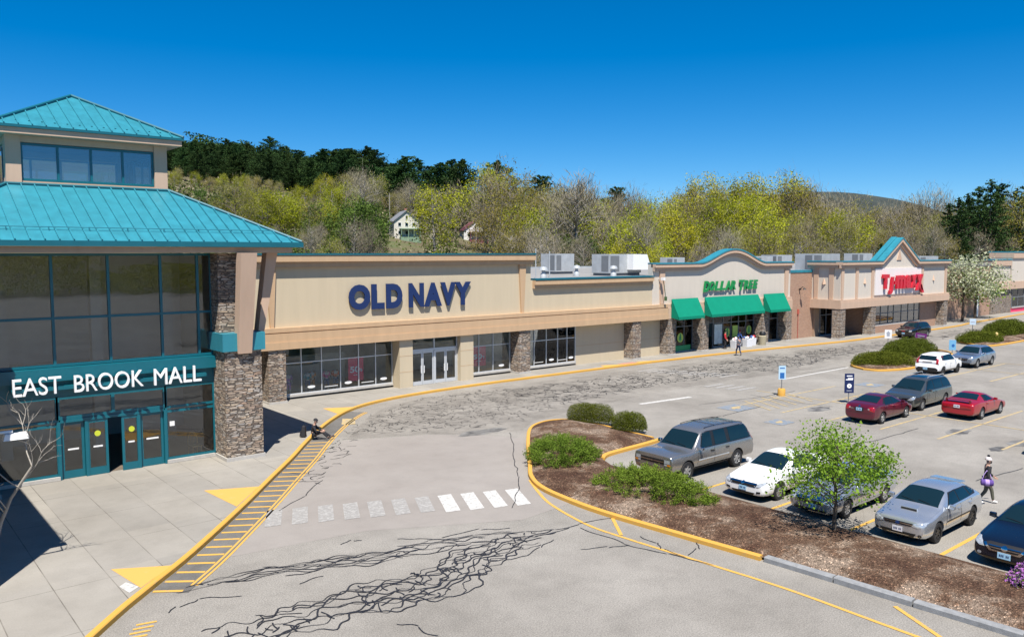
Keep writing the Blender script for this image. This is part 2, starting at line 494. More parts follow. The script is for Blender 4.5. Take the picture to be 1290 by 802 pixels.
# ================================================================== ground
def terrain(x, y):
    if y < 92: return -0.06
    a = math.degrees(math.atan2(y, x))
    A = [(-10,.005),(18,.010),(25,.022),(33,.038),(40,.055),(46,.070),(52,.100),(57,.122),(62,.140),(68,.160),(76,.170),(90,.165),(115,.15),(180,.1)]
    s = A[-1][1]
    for (a0,s0),(a1,s1) in zip(A[:-1],A[1:]):
        if a0 <= a <= a1: s = s0+(s1-s0)*(a-a0)/(a1-a0); break
    d = y-95
    if d < 0: d = 0
    if d > 310: d = 310+(d-310)*0.12
    z = s*d*(0.75+0.25*min(1.0,d/150.0))
    return z - 0.06 + 0.5*math.sin(x*.03)*math.sin(y*.041)*min(1,d/60)

def grid(xs, ys, fz):
    v = [(x,y,fz(x,y)) for y in ys for x in xs]; n = len(xs)
    f = [(j*n+i, j*n+i+1, (j+1)*n+i+1, (j+1)*n+i) for j in range(len(ys)-1) for i in range(n-1)]
    return v, f

gm, nt, b = new_mat("leaf_litter_grass")
b.inputs["Roughness"].default_value = 0.95
co = coords(nt); n1 = N(nt, "ShaderNodeTexNoise", Scale=0.05, Detail=8.0, Roughness=0.7); nt.links.new(co, n1.inputs[0])
r1 = ramp(nt, [(0.35,(0.085,0.065,0.038)),(0.52,(0.11,0.095,0.045)),(0.66,(0.075,0.105,0.028))]); nt.links.new(n1.outputs[0], r1.inputs[0])
nt.links.new(r1.outputs[0], b.inputs["Base Color"])
xs = [-4000,-2500,-1500,-900]+list(range(-700,1000,20))+[1100,1500,2500,4500]
ys = [-4000,-2500,-1200,-600,-300,-150,-80,0,60,85]+list(range(95,560,15))+[600,700,850,1100,1600,2600,4500]
mb = MB(); mb.add(*grid(xs, ys, terrain)); g_ = mb.build("ground", gm, smooth=True); tag(g_, kind='structure')

def sheet(name, poly, z, m, kind='structure'):
    mb = MB(); mb.face([(x,y,z) for x,y in poly]); o = mb.build(name, m); tag(o, kind=kind); return o

sheet("parking_lot", [(-60,-120),(420,-120),(420,46.4),(-60,46.4)], 0.0, M['asphalt'])
sheet("service_road", [(-60,85.2),(300,85.2),(300,92),(-60,92)], 0.0, M['asphalt'])
# smoother overlay in the drive lane
sheet("asphalt_overlay", [(8.6,23.6),(13.0,23.0),(17.6,20.6),(20.4,20.9),(20.5,22.6),(21.3,24.6),(24.2,28.2),(25.6,29.9),(24.6,31.6),(22.5,33.5),(18.6,35.0),(15.6,31.9),(11.6,27.2)], 0.004, M['asphalt_new'])
sheet("asphalt_worn_patch", [(18.9,35.2),(22.6,33.7),(24.8,31.8),(26.8,31.3),(28.6,32.6),(33,33.6),(45,34.6),(60,33.6),(74,36.2),(90,36.5),(90,40.6),(72,40.8),(60,41.8),(45,42.3),(33,42.8),(28,42.4),(24.4,41.0),(21.4,38.2)], 0.004, M['asphalt_crk'])

# kerb line and sidewalk
KERB = [(-6,7.6),(-1,13.9),(4.45,20.55),(6.15,22.45),(7.93,24.33),(10.95,27.9),(13.2,30.7),(15.26,33.24),(16.79,35.25),(18.6,37.5),(20.4,39.5),(22.4,41.3),(24.6,42.5),(27.9,43.35),(33.4,43.85),(40.8,43.93),(49.5,43.93),(57.6,43.75),(64.2,43.35),(71,42.6),(76,42.1),(80,41.75),(91,41.7),(106,41.9),(112,42.6),(122,43.2),(135,44.2),(150,44.6),(170,44.8)]
KP = smooth_path([(x,y,0) for x,y in KERB], 5)
def offset_path(P, d):
    out = []
    for i in range(len(P)):
        a = P[max(0,i-1)]; c = P[min(len(P)-1,i+1)]; t = (c-a); t.z = 0; t.normalize()
        out.append(Vector((P[i].x - t.y*d, P[i].y + t.x*d, 0)))
    return out
def sweep(name, P, w, z0, z1, m, side=1, kind='structure', bev=0.025):
    """kerb-like section from the path to w on its left (side=1)"""
    Q = offset_path(P, w*side); Pb = offset_path(P, bev*side)
    mb = MB()
    for i in range(len(P)-1):
        A, B, C, D, E_, F = P[i], P[i+1], Q[i], Q[i+1], Pb[i], Pb[i+1]
        mb.face([(A.x,A.y,z0),(B.x,B.y,z0),(B.x,B.y,z1-bev),(A.x,A.y,z1-bev)])
        mb.face([(A.x,A.y,z1-bev),(B.x,B.y,z1-bev),(F.x,F.y,z1),(E_.x,E_.y,z1)])
        mb.face([(E_.x,E_.y,z1),(F.x,F.y,z1),(D.x,D.y,z1),(C.x,C.y,z1)])
        mb.face([(C.x,C.y,z1),(D.x,D.y,z1),(D.x,D.y,z0),(C.x,C.y,z0)])
    for i in (0, len(P)-1):
        A, C, E_ = P[i], Q[i], Pb[i]
        mb.face([(A.x,A.y,z0),(A.x,A.y,z1-bev),(E_.x,E_.y,z1),(C.x,C.y,z1),(C.x,C.y,z0)])
    o = mb.build(name, m); fixn(o); tag(o, kind=kind); return o
sweep("kerb", KP, 0.17, -0.05, 0.156, M['kerb_yellow'])
IP = offset_path(KP, 0.165)
mb = MB()
top = [(p.x,p.y,0.15) for p in IP]
# strips from the kerb to the building line
for a, c in zip(IP[:-1], IP[1:]):
    yb = 46.9
    mb.face([(a.x,a.y,.15),(c.x,c.y,.15),(c.x,yb,.15),(a.x,yb,.15)])
o = mb.build("sidewalk", M['walk']); tag(o, kind='structure')

# painted zone along the kerb: sealed strip, hatch bars, double line
def kp_between(y0, y1):
    return [p for p in KP if y0 <= p.y <= y1]
seg = kp_between(22.2, 41.5)
mb = MB(); o1 = offset_path(seg, -0.02); o2 = offset_path(seg, -1.02)
for i in range(len(seg)-1):
    mb.face([(o1[i].x,o1[i].y,.008),(o2[i].x,o2[i].y,.008),(o2[i+1].x,o2[i+1].y,.008),(o1[i+1].x,o1[i+1].y,.008)])
tag(mb.build("sealed_strip", M['asphalt_dark']), kind='structure')
mb = MB()
for dd in (0.90, 1.04):
    q = offset_path(seg[1:], -dd); 
    mb.ribbon([(p.x,p.y) for p in q], 0.075, 0.012)
def along(P, step):
    out = []; acc = 0; nxt = 0
    for a, c in zip(P[:-1], P[1:]):
        L = (c-a).length
        while nxt <= acc+L:
            t = (nxt-acc)/L; out.append((a.lerp(c, t), (c-a).normalized())); nxt += step
        acc += L
    return out
for p, t in along(kp_between(22.3, 36.4), 0.66):
    nrm = Vector((t.y, -t.x, 0))
    a = p + nrm*0.06; c = p + nrm*0.84 - Vector((0.0,0.0,0)) + t*0.10
    mb.ribbon([(a.x,a.y),(c.x,c.y)], 0.13, 0.0135)
# worn marks at the two ends of the hatch
for k in range(7):
    x = 4.5+0.13*k; y = 19.4+0.2*k
    mb.ribbon([(x,y),(x+.45,y-.1)], 0.09, 0.012)
tag(mb.build("yellow_hatching", M['line_yellow']), kind='structure')
mb = MB(); mb.face([(20.3,38.4,.012),(20.9,38.0,.012),(21.6,39.3,.012),(21.1,39.8,.012)])
tag(mb.build("yellow_pad", M['line_faint']), kind='structure')
# yellow kerb ramps
mb = MB()
for tri in ([(10.35,30.45),(10.55,27.75),(12.15,29.65)],[(5.65,24.4),(5.92,22.5),(7.05,23.6)],[(21.3,42.5),(21.2,40.55),(22.9,41.75)],[(46.5,44.9),(46.2,44.1),(48.8,44.1)],[(50.3,44.6),(50.2,44.1),(52.6,44.1)]):
    mb.face([(x,y,.157) for x,y in tri])
tag(mb.build("ramp_paint", M['ramp_yellow']), kind='structure')
mb = MB(); mb.face([(5.5,22.95,.158),(5.6,22.35,.158),(5.9,22.62,.158),(5.72,23.15,.158)])
tag(mb.build("white_patch", M['line_white']), kind='structure')
mb = MB(); mb.face([(48.2,44.7,.157),(48.4,44.15,.157),(50.2,44.15,.157),(50.0,44.7,.157)])
tag(mb.build("tactile_pad", simple("tactile_red", (0.42,0.2,0.15), 0.8, 0.1)), kind='structure')

# crosswalks
mb = MB(); mw = MB()
for i in range(11):
    x = 19.62-0.80*i; y = 23.62+0.34*i
    w = 0.52; L = 1.85; dx = -0.87; dy = -1.80
    k = 1.0 if i < 4 else 0.9
    q = [(x-w/2,y+.05),(x+w/2,y-.08),(x+w/2+dx*k,y-.08+dy*k),(x-w/2+dx*k,y+.05+dy*k)]
    (mb if i < 4 else mw).face([(a,c,.012) for a,c in q])
tag(mb.build("crosswalk_bars", M['line_white']), kind='structure')
tag(mw.build("crosswalk_bars_worn", M['line_white_worn']), kind='structure')
mb = MB()
for i in range(9):
    x = 47.0+0.30*i; y = 41.6-0.72*i
    mb.face([(a,c,.012) for a,c in ((x,y),(x+2.2,y-.05),(x+2.2,y-.38),(x,y-.33))])
for i in range(4):
    x = 45.9+0.15*i; y = 33.9-0.75*i
    mb.face([(a,c,.012) for a,c in ((x-.8,y),(x+1.2,y-.05),(x+1.2,y-.4),(x-.8,y-.35))])
tag(mb.build("store_crosswalk_bars", M['line_white_worn']), kind='structure')
mb = MB()
mb.ribbon([(36.9,32.3),(41.2,31.9)], 0.35, .008); mb.ribbon([(52.4,32.2),(61.6,32.3)], 0.22, .008)
tag(mb.build("stop_line", M['line_white']), kind='structure')

# lane lines round the island
mb = MB()
lane = smooth_path([(21.0,24.1,0),(20.2,22.7,0),(19.5,21.2,0),(18.95,18.9,0),(18.95,17.2,0),(19.2,14,0),(19.35,11.5,0),(19.25,8.3,0),(19.2,2,0)], 5)
mb.ribbon([(p.x,p.y) for p in lane], 0.12, .012)
mb.ribbon([(20.5,19.3),(19.05,17.4)], 0.12, .0145); mb.ribbon([(20.5,9.3),(19.5,7.6)], 0.12, .0145)
tag(mb.build("lane_line", M['line_yellow']), kind='structure')
# stall lines
mb = MB(); mf = MB()
for y in (10.1, 12.95, 15.85, 18.9, 22.0):
    mb.ribbon([(25.15,y),(30.6,y)], 0.13, .008)
mb.ribbon([(25.1,7.0),(25.1,22.5)], 0.10, .012)
tag(mb.build("stall_lines", M['line_yellow']), kind='structure')
for y in [2.6+2.85*k for k in range(11)]:
    if y < 30: mf.ribbon([(41.0,y),(46.3,y)], 0.13, .008); mf.ribbon([(46.6,y),(52.2,y)], 0.13, .008)
mf.ribbon([(46.45,2),(46.45,30.6)], 0.13, .012)
for xx in (62.5, 68.2, 83, 88.5, 104):
    for y in [2.0+2.9*k for k in range(9)]:
        mf.ribbon([(xx,y),(xx+5.3,y)], 0.15, .008)
    mf.ribbon([(xx+5.5,1),(xx+5.5,26)], 0.13, .012)
for k in range(6):   # hatched access aisle
    mf.ribbon([(41.2+0.9*k,26.2),(42.6+0.9*k,28.9)], 0.11, .012)
for k in range(5):
    mf.ribbon([(47.2+0.9*k,23.2),(48.6+0.9*k,25.6)], 0.11, .012)
tag(mf.build("stall_lines_faded", M['line_faint']), kind='structure')
mb = MB(); my = MB()
for (cx, cy, s) in ((40.3,27.9,1.0),(64.2,19.2,1.0),(54.5,27.0,.9),(38.6,24.0,.7)):   # wheelchair bays: worn blue square with yellow symbol
    mb.face([(cx-.9*s,cy-.8*s,.012),(cx+.9*s,cy-.8*s,.012),(cx+.9*s,cy+.8*s,.012),(cx-.9*s,cy+.8*s,.012)])
    my.lathe([(0.0,.016),(.28*s,.016)], (cx,cy,0), 14); my.ribbon([(cx-.5*s,cy-.1),(cx+.55*s,cy+.15)], .22*s, .020)
tag(mb.build("accessible_bay_paint", paint_mat("bay_blue", (0.10,0.17,0.26), 0.52, 6.0, (0.24,0.23,0.215))), kind='structure')
tag(my.build("accessible_bay_symbol", M['line_faint']), kind='structure')
# oil stains in the stalls
om, nt, b = new_mat("oil_stain"); b.inputs["Roughness"].default_value = 0.7
co = coords(nt); nz = N(nt, "ShaderNodeTexNoise", Scale=1.3, Detail=5.0); nt.links.new(co, nz.inputs[0])
rr = ramp(nt, [(0.35,(0.06,0.058,0.055)),(0.62,(0.2,0.194,0.183))]); nt.links.new(nz.outputs[0], rr.inputs[0]); nt.links.new(rr.outputs[0], b.inputs["Base Color"])
rnd = random.Random(4)
mb = MB()
for (cx,cy,rx,ry) in ((43.5,16.9,.9,.5),(43.0,14.0,.8,.45),(48.5,14.1,.9,.5),(43.8,11.2,.7,.4),(43.7,24.6,.9,.5),(41.0,14.2,.6,.3),(24.9,32.3,1.5,.5),(48.8,11.3,.7,.4)):
    mb.face([(cx+rx*math.cos(t)*(0.8+.4*rnd.random()), cy+ry*math.sin(t)*(0.8+.4*rnd.random()), .006) for t in [2*math.pi*i/18 for i in range(18)]])
tag(mb.build("oil_stains", om), kind='structure')

# ------------------------------------------------------------------ tar crack seal
CR = MB(); rnd = random.Random(11)
def wander(p0, p1, amp, w, n=None, z=.016):
    p0 = Vector(p0); p1 = Vector(p1); L = (p1-p0).length
    n = n or max(4, int(L/0.4)); d = (p1-p0).normalized(); nn = Vector((-d.y,d.x)); o = 0; pts = []; amp = amp*1.4
    for i in range(n+1):
        o += rnd.gauss(0, amp); o *= 0.86
        pts.append(p0.lerp(p1, i/n) + nn*o)
    pts = smooth_path([(p.x,p.y,0) for p in pts], 4); ww = [w*(0.75+0.4*rnd.random()) for _ in pts]; ww[0] = ww[-1] = w*0.3
    CR.ribbon([(p.x,p.y) for p in pts], ww, z)
def corridor(path, hw, nl, w=0.055, rungs=20, part=0.5):
    P = [Vector(p) for p in path]
    cum = [0]
    for a, c in zip(P[:-1],P[1:]): cum.append(cum[-1]+(c-a).length)
    T = cum[-1]
    def at(s, o):
        s = max(0,min(T-1e-4,s))
        for i in range(len(P)-1):
            if cum[i] <= s <= cum[i+1]:
                d = (P[i+1]-P[i]).normalized(); q = P[i].lerp(P[i+1], (s-cum[i])/(cum[i+1]-cum[i])); return q + Vector((-d.y,d.x))*o
        return P[-1]
    for k in range(nl):
        o = rnd.uniform(-hw,hw); L = T*rnd.uniform(0.12,part); s0 = rnd.uniform(0,T-L*.6); pts = []
        n = max(4,int(L/.34)); j = 0
        for i in range(n+1):
            j += rnd.gauss(0,.07); j *= .85; o += rnd.gauss(0,.02)
            pts.append(at(s0+L*i/n, o+j))
        pts = smooth_path([(p.x,p.y,0) for p in pts], 4); ww = [w*(0.75+0.4*rnd.random()) for _ in pts]; ww[0]=ww[-1]=w*.3
        CR.ribbon([(p.x,p.y) for p in pts], ww, .016+.0004*(k%5))
    for k in range(rungs):
        s = rnd.uniform(0,T); o = rnd.uniform(-hw,hw*.6)
        a = at(s,o); c = at(s+rnd.uniform(-.5,.5), o+rnd.uniform(.25,.7)*min(1.3,hw*1.4))
        wander(a, c, .05, w, 5, .0185)
def squiggles(poly, n, w=(.035,.07), L=(.3,1.0), zz=.016, dirx=None):
    xs = [p[0] for p in poly]; ys = [p[1] for p in poly]; k = 0
    while k < n:
        x = rnd.uniform(min(xs),max(xs)); y = rnd.uniform(min(ys),max(ys)); ins = False
        for i in range(len(poly)):
            (x1,y1),(x2,y2) = poly[i], poly[i-1]
            if (y1>y) != (y2>y) and x < (x2-x1)*(y-y1)/(y2-y1)+x1: ins = not ins
        if not ins: continue
        k += 1; a = rnd.gauss(0.1,.7) if rnd.random()<.7 else rnd.uniform(0,6.3)
        p = Vector((x,y)); pts = [p]; LL = rnd.uniform(*L); m = 5
        for i in range(m):
            a += rnd.gauss(0,.55); p = p + Vector((math.cos(a),math.sin(a)))*LL/m; pts.append(p)
        ww0 = rnd.uniform(*w); CR.ribbon([(q.x,q.y) for q in pts], [ww0*.4]+[ww0*(.7+.6*rnd.random()) for _ in range(m-1)]+[ww0*.4], zz+.0003*(k%7))
CORR_A = [(6.56, 22.11), (8.94, 21.75), (11.06, 21.07), (13.15, 20.49), (14.48, 20.27), (16.26, 19.72), (17.96, 19.3)]
CORR_B = [(17.74, 19.07), (15.36, 19.0), (13.68, 18.57), (12.4, 17.93), (11.28, 18.17), (9.81, 18.3), (8.26, 18.24), (6.93, 18.38), (5.48, 18.64), (3.93, 18.66)]
def weave(path, hw, lines, amp, lam, w, rungs):
    """long sealant lines that wander in and out of one another and leave eye-shaped cells"""
    P = smooth_path([(x,y,0) for x,y in path], 8); cum=[0]
    for a, c in zip(P[:-1],P[1:]): cum.append(cum[-1]+(c-a).length)
    T = cum[-1]
    def at(s, o):
        s = max(0,min(T-1e-4,s)); k = max(j for j in range(len(cum)) if cum[j] <= s+1e-6); k = min(k,len(P)-2)
        d = (P[k+1]-P[k]).normalized(); q = P[k]+d*(s-cum[k]); return q+Vector((-d.y,d.x,0))*o
    env = lambda s: .45+.55*math.sin(math.pi*min(1,max(0,s/T)))
    for i in range(lines):
        base = hw*(2*(i+.5)/lines-1); L = T*rnd.uniform(.30,.85); s0 = rnd.uniform(0,T-L)
        a1,a2 = amp*rnd.uniform(.6,1.3), amp*rnd.uniform(.2,.6); l1,l2 = lam*rnd.uniform(.7,1.5), lam*rnd.uniform(.3,.55); f1,f2 = rnd.uniform(0,6.3), rnd.uniform(0,6.3)
        n = int(L/.07); pts = []; j = 0
        for q in range(n+1):
            s_ = s0+L*q/n; j = j*.97+rnd.gauss(0,.010)
            pts.append(at(s_, (base+a1*math.sin(6.283*s_/l1+f1)+a2*math.sin(6.283*s_/l2+f2)+j)*env(s_)))
        ww = [w*(.75+.35*math.sin(q*.21+f1)+.1*rnd.random()) for q in range(n+1)]; ww[0]=ww[-1]=w*.25
        CR.ribbon([(q.x,q.y) for q in pts], ww, .016+.00035*i)
    for k in range(rungs):
        s_ = rnd.uniform(.05,.95)*T; o = rnd.uniform(-hw,hw*.5); o2 = o+rnd.uniform(.2,.5)*hw; ds = rnd.uniform(-.25,.25); b_ = rnd.uniform(-.1,.1)
        pts = [at(s_+ds*t+b_*math.sin(3.14*t), (o+(o2-o)*t)*env(s_)) for t in (0,.2,.4,.6,.8,1)]
        CR.ribbon([(q.x,q.y) for q in pts], [w*rnd.uniform(.6,1.0) for _ in pts], .0225+.0002*(k%5))
weave(CORR_A, .48, 9, .13, 1.9, .036, 16)
weave(CORR_B, 1.0, 13, .20, 1.5, .044, 70)
for pl in [[(13.01, 21.17), (14.29, 20.61), (15.44, 20.47), (16.89, 19.62), (17.79, 19.18), (18.75, 19.02), (20.33, 18.6)], [(18.5, 18.76), (18.51, 16.81), (18.91, 15.39), (19.26, 13.96)], [(17.18, 17.36), (17.92, 16.88), (18.6, 16.79)], [(19.46, 16.94), (19.42, 16.2), (19.15, 15.73), (19.17, 14.86)], [(19.28, 14.95), (19.96, 15.05), (20.43, 15.35)], [(14.22, 20.52), (14.45, 20.05), (14.93, 19.93), (15.64, 19.34), (16.33, 19.2), (16.83, 19.07), (18.25, 18.96)], [(16.32, 19.8), (16.31, 19.07), (16.23, 18.85)], [(14.34, 18.31), (14.85, 18.25), (15.57, 17.97), (16.36, 18.19), (17.15, 18.37)], [(13.34, 21.69), (13.76, 21.34), (14.48, 20.89), (15.93, 20.73), (16.79, 20.24)], [(10.18, 16.6), (10.44, 16.12), (10.53, 15.43)], [(7.71, 19.26), (8.19, 18.95), (8.64, 18.58)], [(7.85, 19.14), (7.58, 18.66)], [(9.41, 20.36), (10.19, 20.37)], [(10.37, 19.02), (10.84, 18.6), (11.2, 18.82)], [(6.11, 20.78), (6.41, 20.99), (6.96, 21.12), (7.96, 20.68)], [(11.74, 22.35), (12.21, 22.42), (12.44, 22.37)], [(11.63, 26.81), (13.14, 27.83), (14.62, 29.39)], [(25.81, 31.29), (21.04, 24.75), (18.21, 21.72)], [(39.34, 29.86), (44.6, 28.99), (48.29, 29.02)], [(44.78, 29.97), (44.53, 26.21), (45.04, 24.46)], [(35.24, 27.25), (37.64, 26.94), (41.8, 27.15)], [(36.84, 18.76), (41.16, 18.5), (42.73, 18.41)], [(34.49, 12.64), (38.09, 12.14)], [(35.23, 37.93), (42.77, 37.92), (53.67, 39.26), (55.39, 33.33)], [(29.28, 41.76), (34.66, 41.19), (42.66, 40.87)], [(55.85, 32.94), (61.91, 32.39)], [(59.95, 41.81), (58.65, 38.19), (64.52, 36.61), (74.98, 36.95)], [(21.31, 13.18), (21.37, 11.69), (21.05, 10.03)]]:
    for a, c in zip(pl[:-1], pl[1:]): wander(a, c, .03, .034)
squiggles([(19.3,36.2),(22.8,34.2),(26.0,33.0),(30,33.8),(33,35),(33,42.6),(28,42.2),(24.6,40.8),(21.6,38.6)], 620, (.016,.034), (.25,.75))
squiggles([(33,35.2),(45,36.2),(60,35),(72,37),(84,37.5),(84,39.6),(72,39.8),(60,40.6),(45,40.6),(33,41.5)], 1300, (.025,.055), (.3,1.1))
squiggles([(13.5,29.5),(16.5,33.5),(19,36),(18.8,34.6),(16.6,31.8),(14.3,29.0)], 36, (.02,.04), (.3,.9))
squiggles([(88,36.5),(120,37),(120,40),(88,40)], 120, (.05,.1), (.8,2.5))
tag(CR.build("tar_crack_seal", M['tar']), kind='structure')

# ------------------------------------------------------------------ planted islands
mm_, nt, b = new_mat("bark_mulch"); b.inputs["Roughness"].default_value = 0.95; b.inputs["Specular IOR Level"].default_value = 0.15
co = coords(nt)
n1 = N(nt, "ShaderNodeTexNoise", Scale=0.55, Detail=7.0, Roughness=0.75); n2 = N(nt, "ShaderNodeTexVoronoi", Scale=26.0); n3 = N(nt, "ShaderNodeTexNoise", Scale=30.0, Detail=3.0)
for n in (n1,n2,n3): nt.links.new(co, n.inputs[0])
r1 = ramp(nt, [(0.38,(0.075,0.040,0.026)),(0.5,(0.135,0.083,0.054)),(0.60,(0.27,0.205,0.155))]); nt.links.new(n1.outputs[0], r1.inputs[0])
sp = N(nt, "ShaderNodeSeparateColor"); nt.links.new(n2.outputs["Color"], sp.inputs[0])
r2 = ramp(nt, [(0.0,(0.45,)*3),(0.6,(1.0,)*3),(0.93,(1.25,)*3),(0.97,(2.6,2.5,2.4))]); nt.links.new(sp.outputs[0], r2.inputs[0])
m1 = N(nt, "ShaderNodeMixRGB", blend_type='MULTIPLY', Fac=1.0); nt.links.new(r1.outputs[0], m1.inputs[1]); nt.links.new(r2.outputs[0], m1.inputs[2])
nt.links.new(m1.outputs[0], b.inputs["Base Color"])
bp = N(nt, "ShaderNodeBump", Strength=0.9, Distance=0.05); nt.links.new(n2.outputs["Distance"], bp.inputs["Height"]); nt.links.new(bp.outputs[0], b.inputs["Normal"])
M['mulch'] = mm_
M['kerb_grey'] = simple("kerb_granite", (0.23,0.235,0.24), 0.85, 0.2, 5.0, bump=0.3)

front = smooth_path([(20.55,13.3,0),(20.3,16,0),(20.05,19,0),(20.1,20.9,0),(20.4,22.8,0),(21.1,24.25,0),(22.2,25.6,0),(23.6,27.3,0),(25.0,28.95,0),(26.6,30.7,0),(27.7,31.55,0),(28.9,31.9,0),(29.9,31.6,0),(30.4,30.8,0),(30.5,29.5,0),(30.4,27.4,0),(30.3,25.6,0)], 5)
front = [Vector((p.x,p.y,0)) for p in front]
inner = [(30.25,25.1,0),(29,24.95,0),(27.6,24.85,0),(26.2,24.7,0),(25.5,24.3,0)]
rear = [(25.0,23.4),(24.9,7),(25.0,0.5),(20.9,0.5),(21.0,6.5)]
sweep("island_kerb", front, 0.17, -0.05, 0.15, M['kerb_yellow'], side=-1)
sweep("stall_end_kerb", smooth_path([Vector(p) for p in inner], 4), 0.19, -0.05, 0.15, M['kerb_yellow'], side=-1)
gp = [(20.58,13.2),(20.7,11.1),(20.8,9),(20.95,6.5),(20.9,.5)]
for i,(a,c) in enumerate(zip(gp[:-1],gp[1:])):
    A = Vector((*a,0)); B_ = Vector((*c,0)); 
    P = [B_.lerp(A, t) for t in (0.01,.5,.99)]
    sweep("granite_kerb", P, 0.24, -0.05, 0.155+0.012*(i%2), M['kerb_grey'], side=-1)
# mulch bed: gently domed grid inside the kerb
def inside(poly, x, y):
    ins = False
    for i in range(len(poly)):
        (x1,y1),(x2,y2) = poly[i], poly[i-1]
        if (y1>y) != (y2>y) and x < (x2-x1)*(y-y1)/(y2-y1)+x1: ins = not ins
    return ins
bedo = [(p.x,p.y) for p in offset_path(front, -0.10)] + [(30.2,25.1),(29,24.99),(27.6,24.9),(26.2,24.76),(25.4,24.35),(24.95,23.4),(24.88,0.5),(21.1,0.5),(21.1,6.5),(20.98,9),(20.86,11.1),(20.74,13.0)]
def bed_mesh(name, poly, mat, h=0.22, step=0.35, z0=0.10, edge=1.2):
    pts = [Vector(p) for p in poly]; n = len(pts); V2 = list(pts); E2 = [(i,(i+1)%n) for i in range(n)]
    xs = [p.x for p in pts]; ys = [p.y for p in pts]
    x = min(xs)
    while x < max(xs):
        y = min(ys)
        while y < max(ys):
            q = Vector((x+rnd.uniform(-.08,.08), y+rnd.uniform(-.08,.08)))
            if inside(poly, q.x, q.y): V2.append(q)
            y += step
        x += step
    res = geometry.delaunay_2d_cdt(V2, E2, [list(range(n))], 1, 1e-4)
    vs, fs = res[0], res[2]
    def dist(q):
        best = 9
        for a, c in E2:
            A = pts[a]; B_ = pts[c]; d = B_-A; t = max(0,min(1,(q-A).dot(d)/max(1e-9,d.dot(d))))
            best = min(best, (A+d*t-q).length)
        return best
    v3 = []
    for q in vs:
        dd = min(1, dist(q)/edge); v3.append((q.x,q.y, z0 + h*math.sin(dd*math.pi/2) + (0.03*math.sin(q.x*3.1)*math.cos(q.y*2.3) if dd > .2 else 0)))
    mb = MB(); mb.add(v3, fs); o = mb.build(name, mat, smooth=True); fixn(o); tag(o, kind='structure'); return o
bed_mesh("mulch_bed", bedo, M['mulch'])
def oval_island(pts, nm):
    P = smooth_path([Vector((x,y,0)) for x,y in pts+pts[:1]], 6)
    sweep(nm+"_kerb", P, 0.17, -0.05, 0.15, M['kerb_yellow'], side=1)
    q = [(p.x,p.y) for p in offset_path(P[:-1], 0.1)]
    bed_mesh(nm+"_bed", q, M['mulch'], h=.2, step=.6)
oval_island([(61.0,30.8),(61.4,29.5),(64.5,28.6),(70,28.9),(76,30.2),(78.6,32.5),(78.2,34.6),(74,35.2),(67,34.2),(62.5,32.6)], "shrub_island")
oval_island([(85.4,32.0),(86.4,30.6),(96,30.4),(112,30.8),(114,33.2),(111,35.2),(98,35.6),(89,35.0)], "hydrant_island")
# ================================================================== buildings
XZ = lambda u, v, t: (u, t, v)
YZ = lambda u, v, t: (t, u, v)

def letters(s, x0, z0, w, h, yfront, depth, mat, parent, name="lettering", bold=0.02, shear=0.0, space=1.0):
    v, f = text_geo(s, w, h, depth, bold, shear, space)
    mb = MB(); mb.add(v, f, lambda p: (x0+p[0], yfront+depth-p[2], z0+p[1]))
    return fixn(mb.build(name, mat, parent))

def storefront(parent, x0, x1, y, z0, z1, xs, zs, frame, glass, fw=0.055, name="window", sill=True, depth=0.10):
    """glazed bay facing -Y: frame part with its pane as sub-part"""
    mb = MB()
    if sill: mb.box(x0-.02, x1+.02, y-.09, y+.12, z0-.14, z0, 1)
    edges = [x0]+list(xs)+[x1]
    for x in edges: mb.box(x-fw/2, x+fw/2, y, y+depth, z0, z1, 0)
    for z in [z0+fw/2]+list(zs)+[z1-fw/2]:
        for a, c in zip(edges[:-1], edges[1:]): mb.box(a+fw/2, c-fw/2, y+.004, y+depth-.004, z-fw/2, z+fw/2, 0)
    o = mb.build(name, [frame, M['concrete']], parent)
    p = MB(); p.box(x0, x1, y+depth/2-.006, y+depth/2+.006, z0+.002, z1-.002)
    WL[o.name] = WL[parent.name]
    p.build("pane", glass, o)
    return o

# ------------------------------------------------------------------ entrance tower
T = thing("entrance_tower", "glass fronted mall entrance tower with two tiered teal metal roofs and stone corner column", "tower", (8.65, 41.0, 0))
def stone_col(x0, x1, y0, y1):
    mb = MB(); mb.box(x0, x1, y0, y1, .30, 4.86); mb.box(x0-.02, x0+.95, y0+.5, y1, 5.62, 9.0)
    o = mb.build("stone_column", M['stone'], T); WL[o.name] = WL[T.name]
    mb = MB(); mb.box(x0-.06, x1+.06, y0-.06, y1+.04, .14, .30); mb.build("column_base", M['concrete'], o)
    mb = MB(); mb.box(x0-.13, x1+.13, y0-.13, y1+.02, 4.862, 5.618); mb.build("column_cap", M['teal_roof'], o)
    return o
stone_col(12.62, 14.22, 34.07, 35.72)
stone_col(2.70, 4.30, 34.07, 35.72)
def strut(bot, top):
    mb = MB(); mb.hexa(bot, top); fixn(mb.build("roof_strut", M['pink'], T))
strut([(13.12,33.86,4.75),(13.72,33.86,4.75),(13.72,34.3,5.0),(13.12,34.3,5.0)], [(13.10,33.2,9.02),(13.78,33.2,9.02),(13.78,33.75,9.02),(13.10,33.75,9.02)])
strut([(14.2,34.5,4.9),(14.42,34.5,4.9),(14.42,35.0,4.9),(14.2,35.0,4.9)], [(14.75,34.5,9.02),(15.25,34.5,9.02),(15.25,35.0,9.02),(14.75,35.0,9.02)])
strut([(3.1,33.86,4.75),(3.7,33.86,4.75),(3.7,34.3,5.0),(3.1,34.3,5.0)], [(3.1,33.2,9.02),(3.78,33.2,9.02),(3.78,33.75,9.02),(3.1,33.75,9.02)])
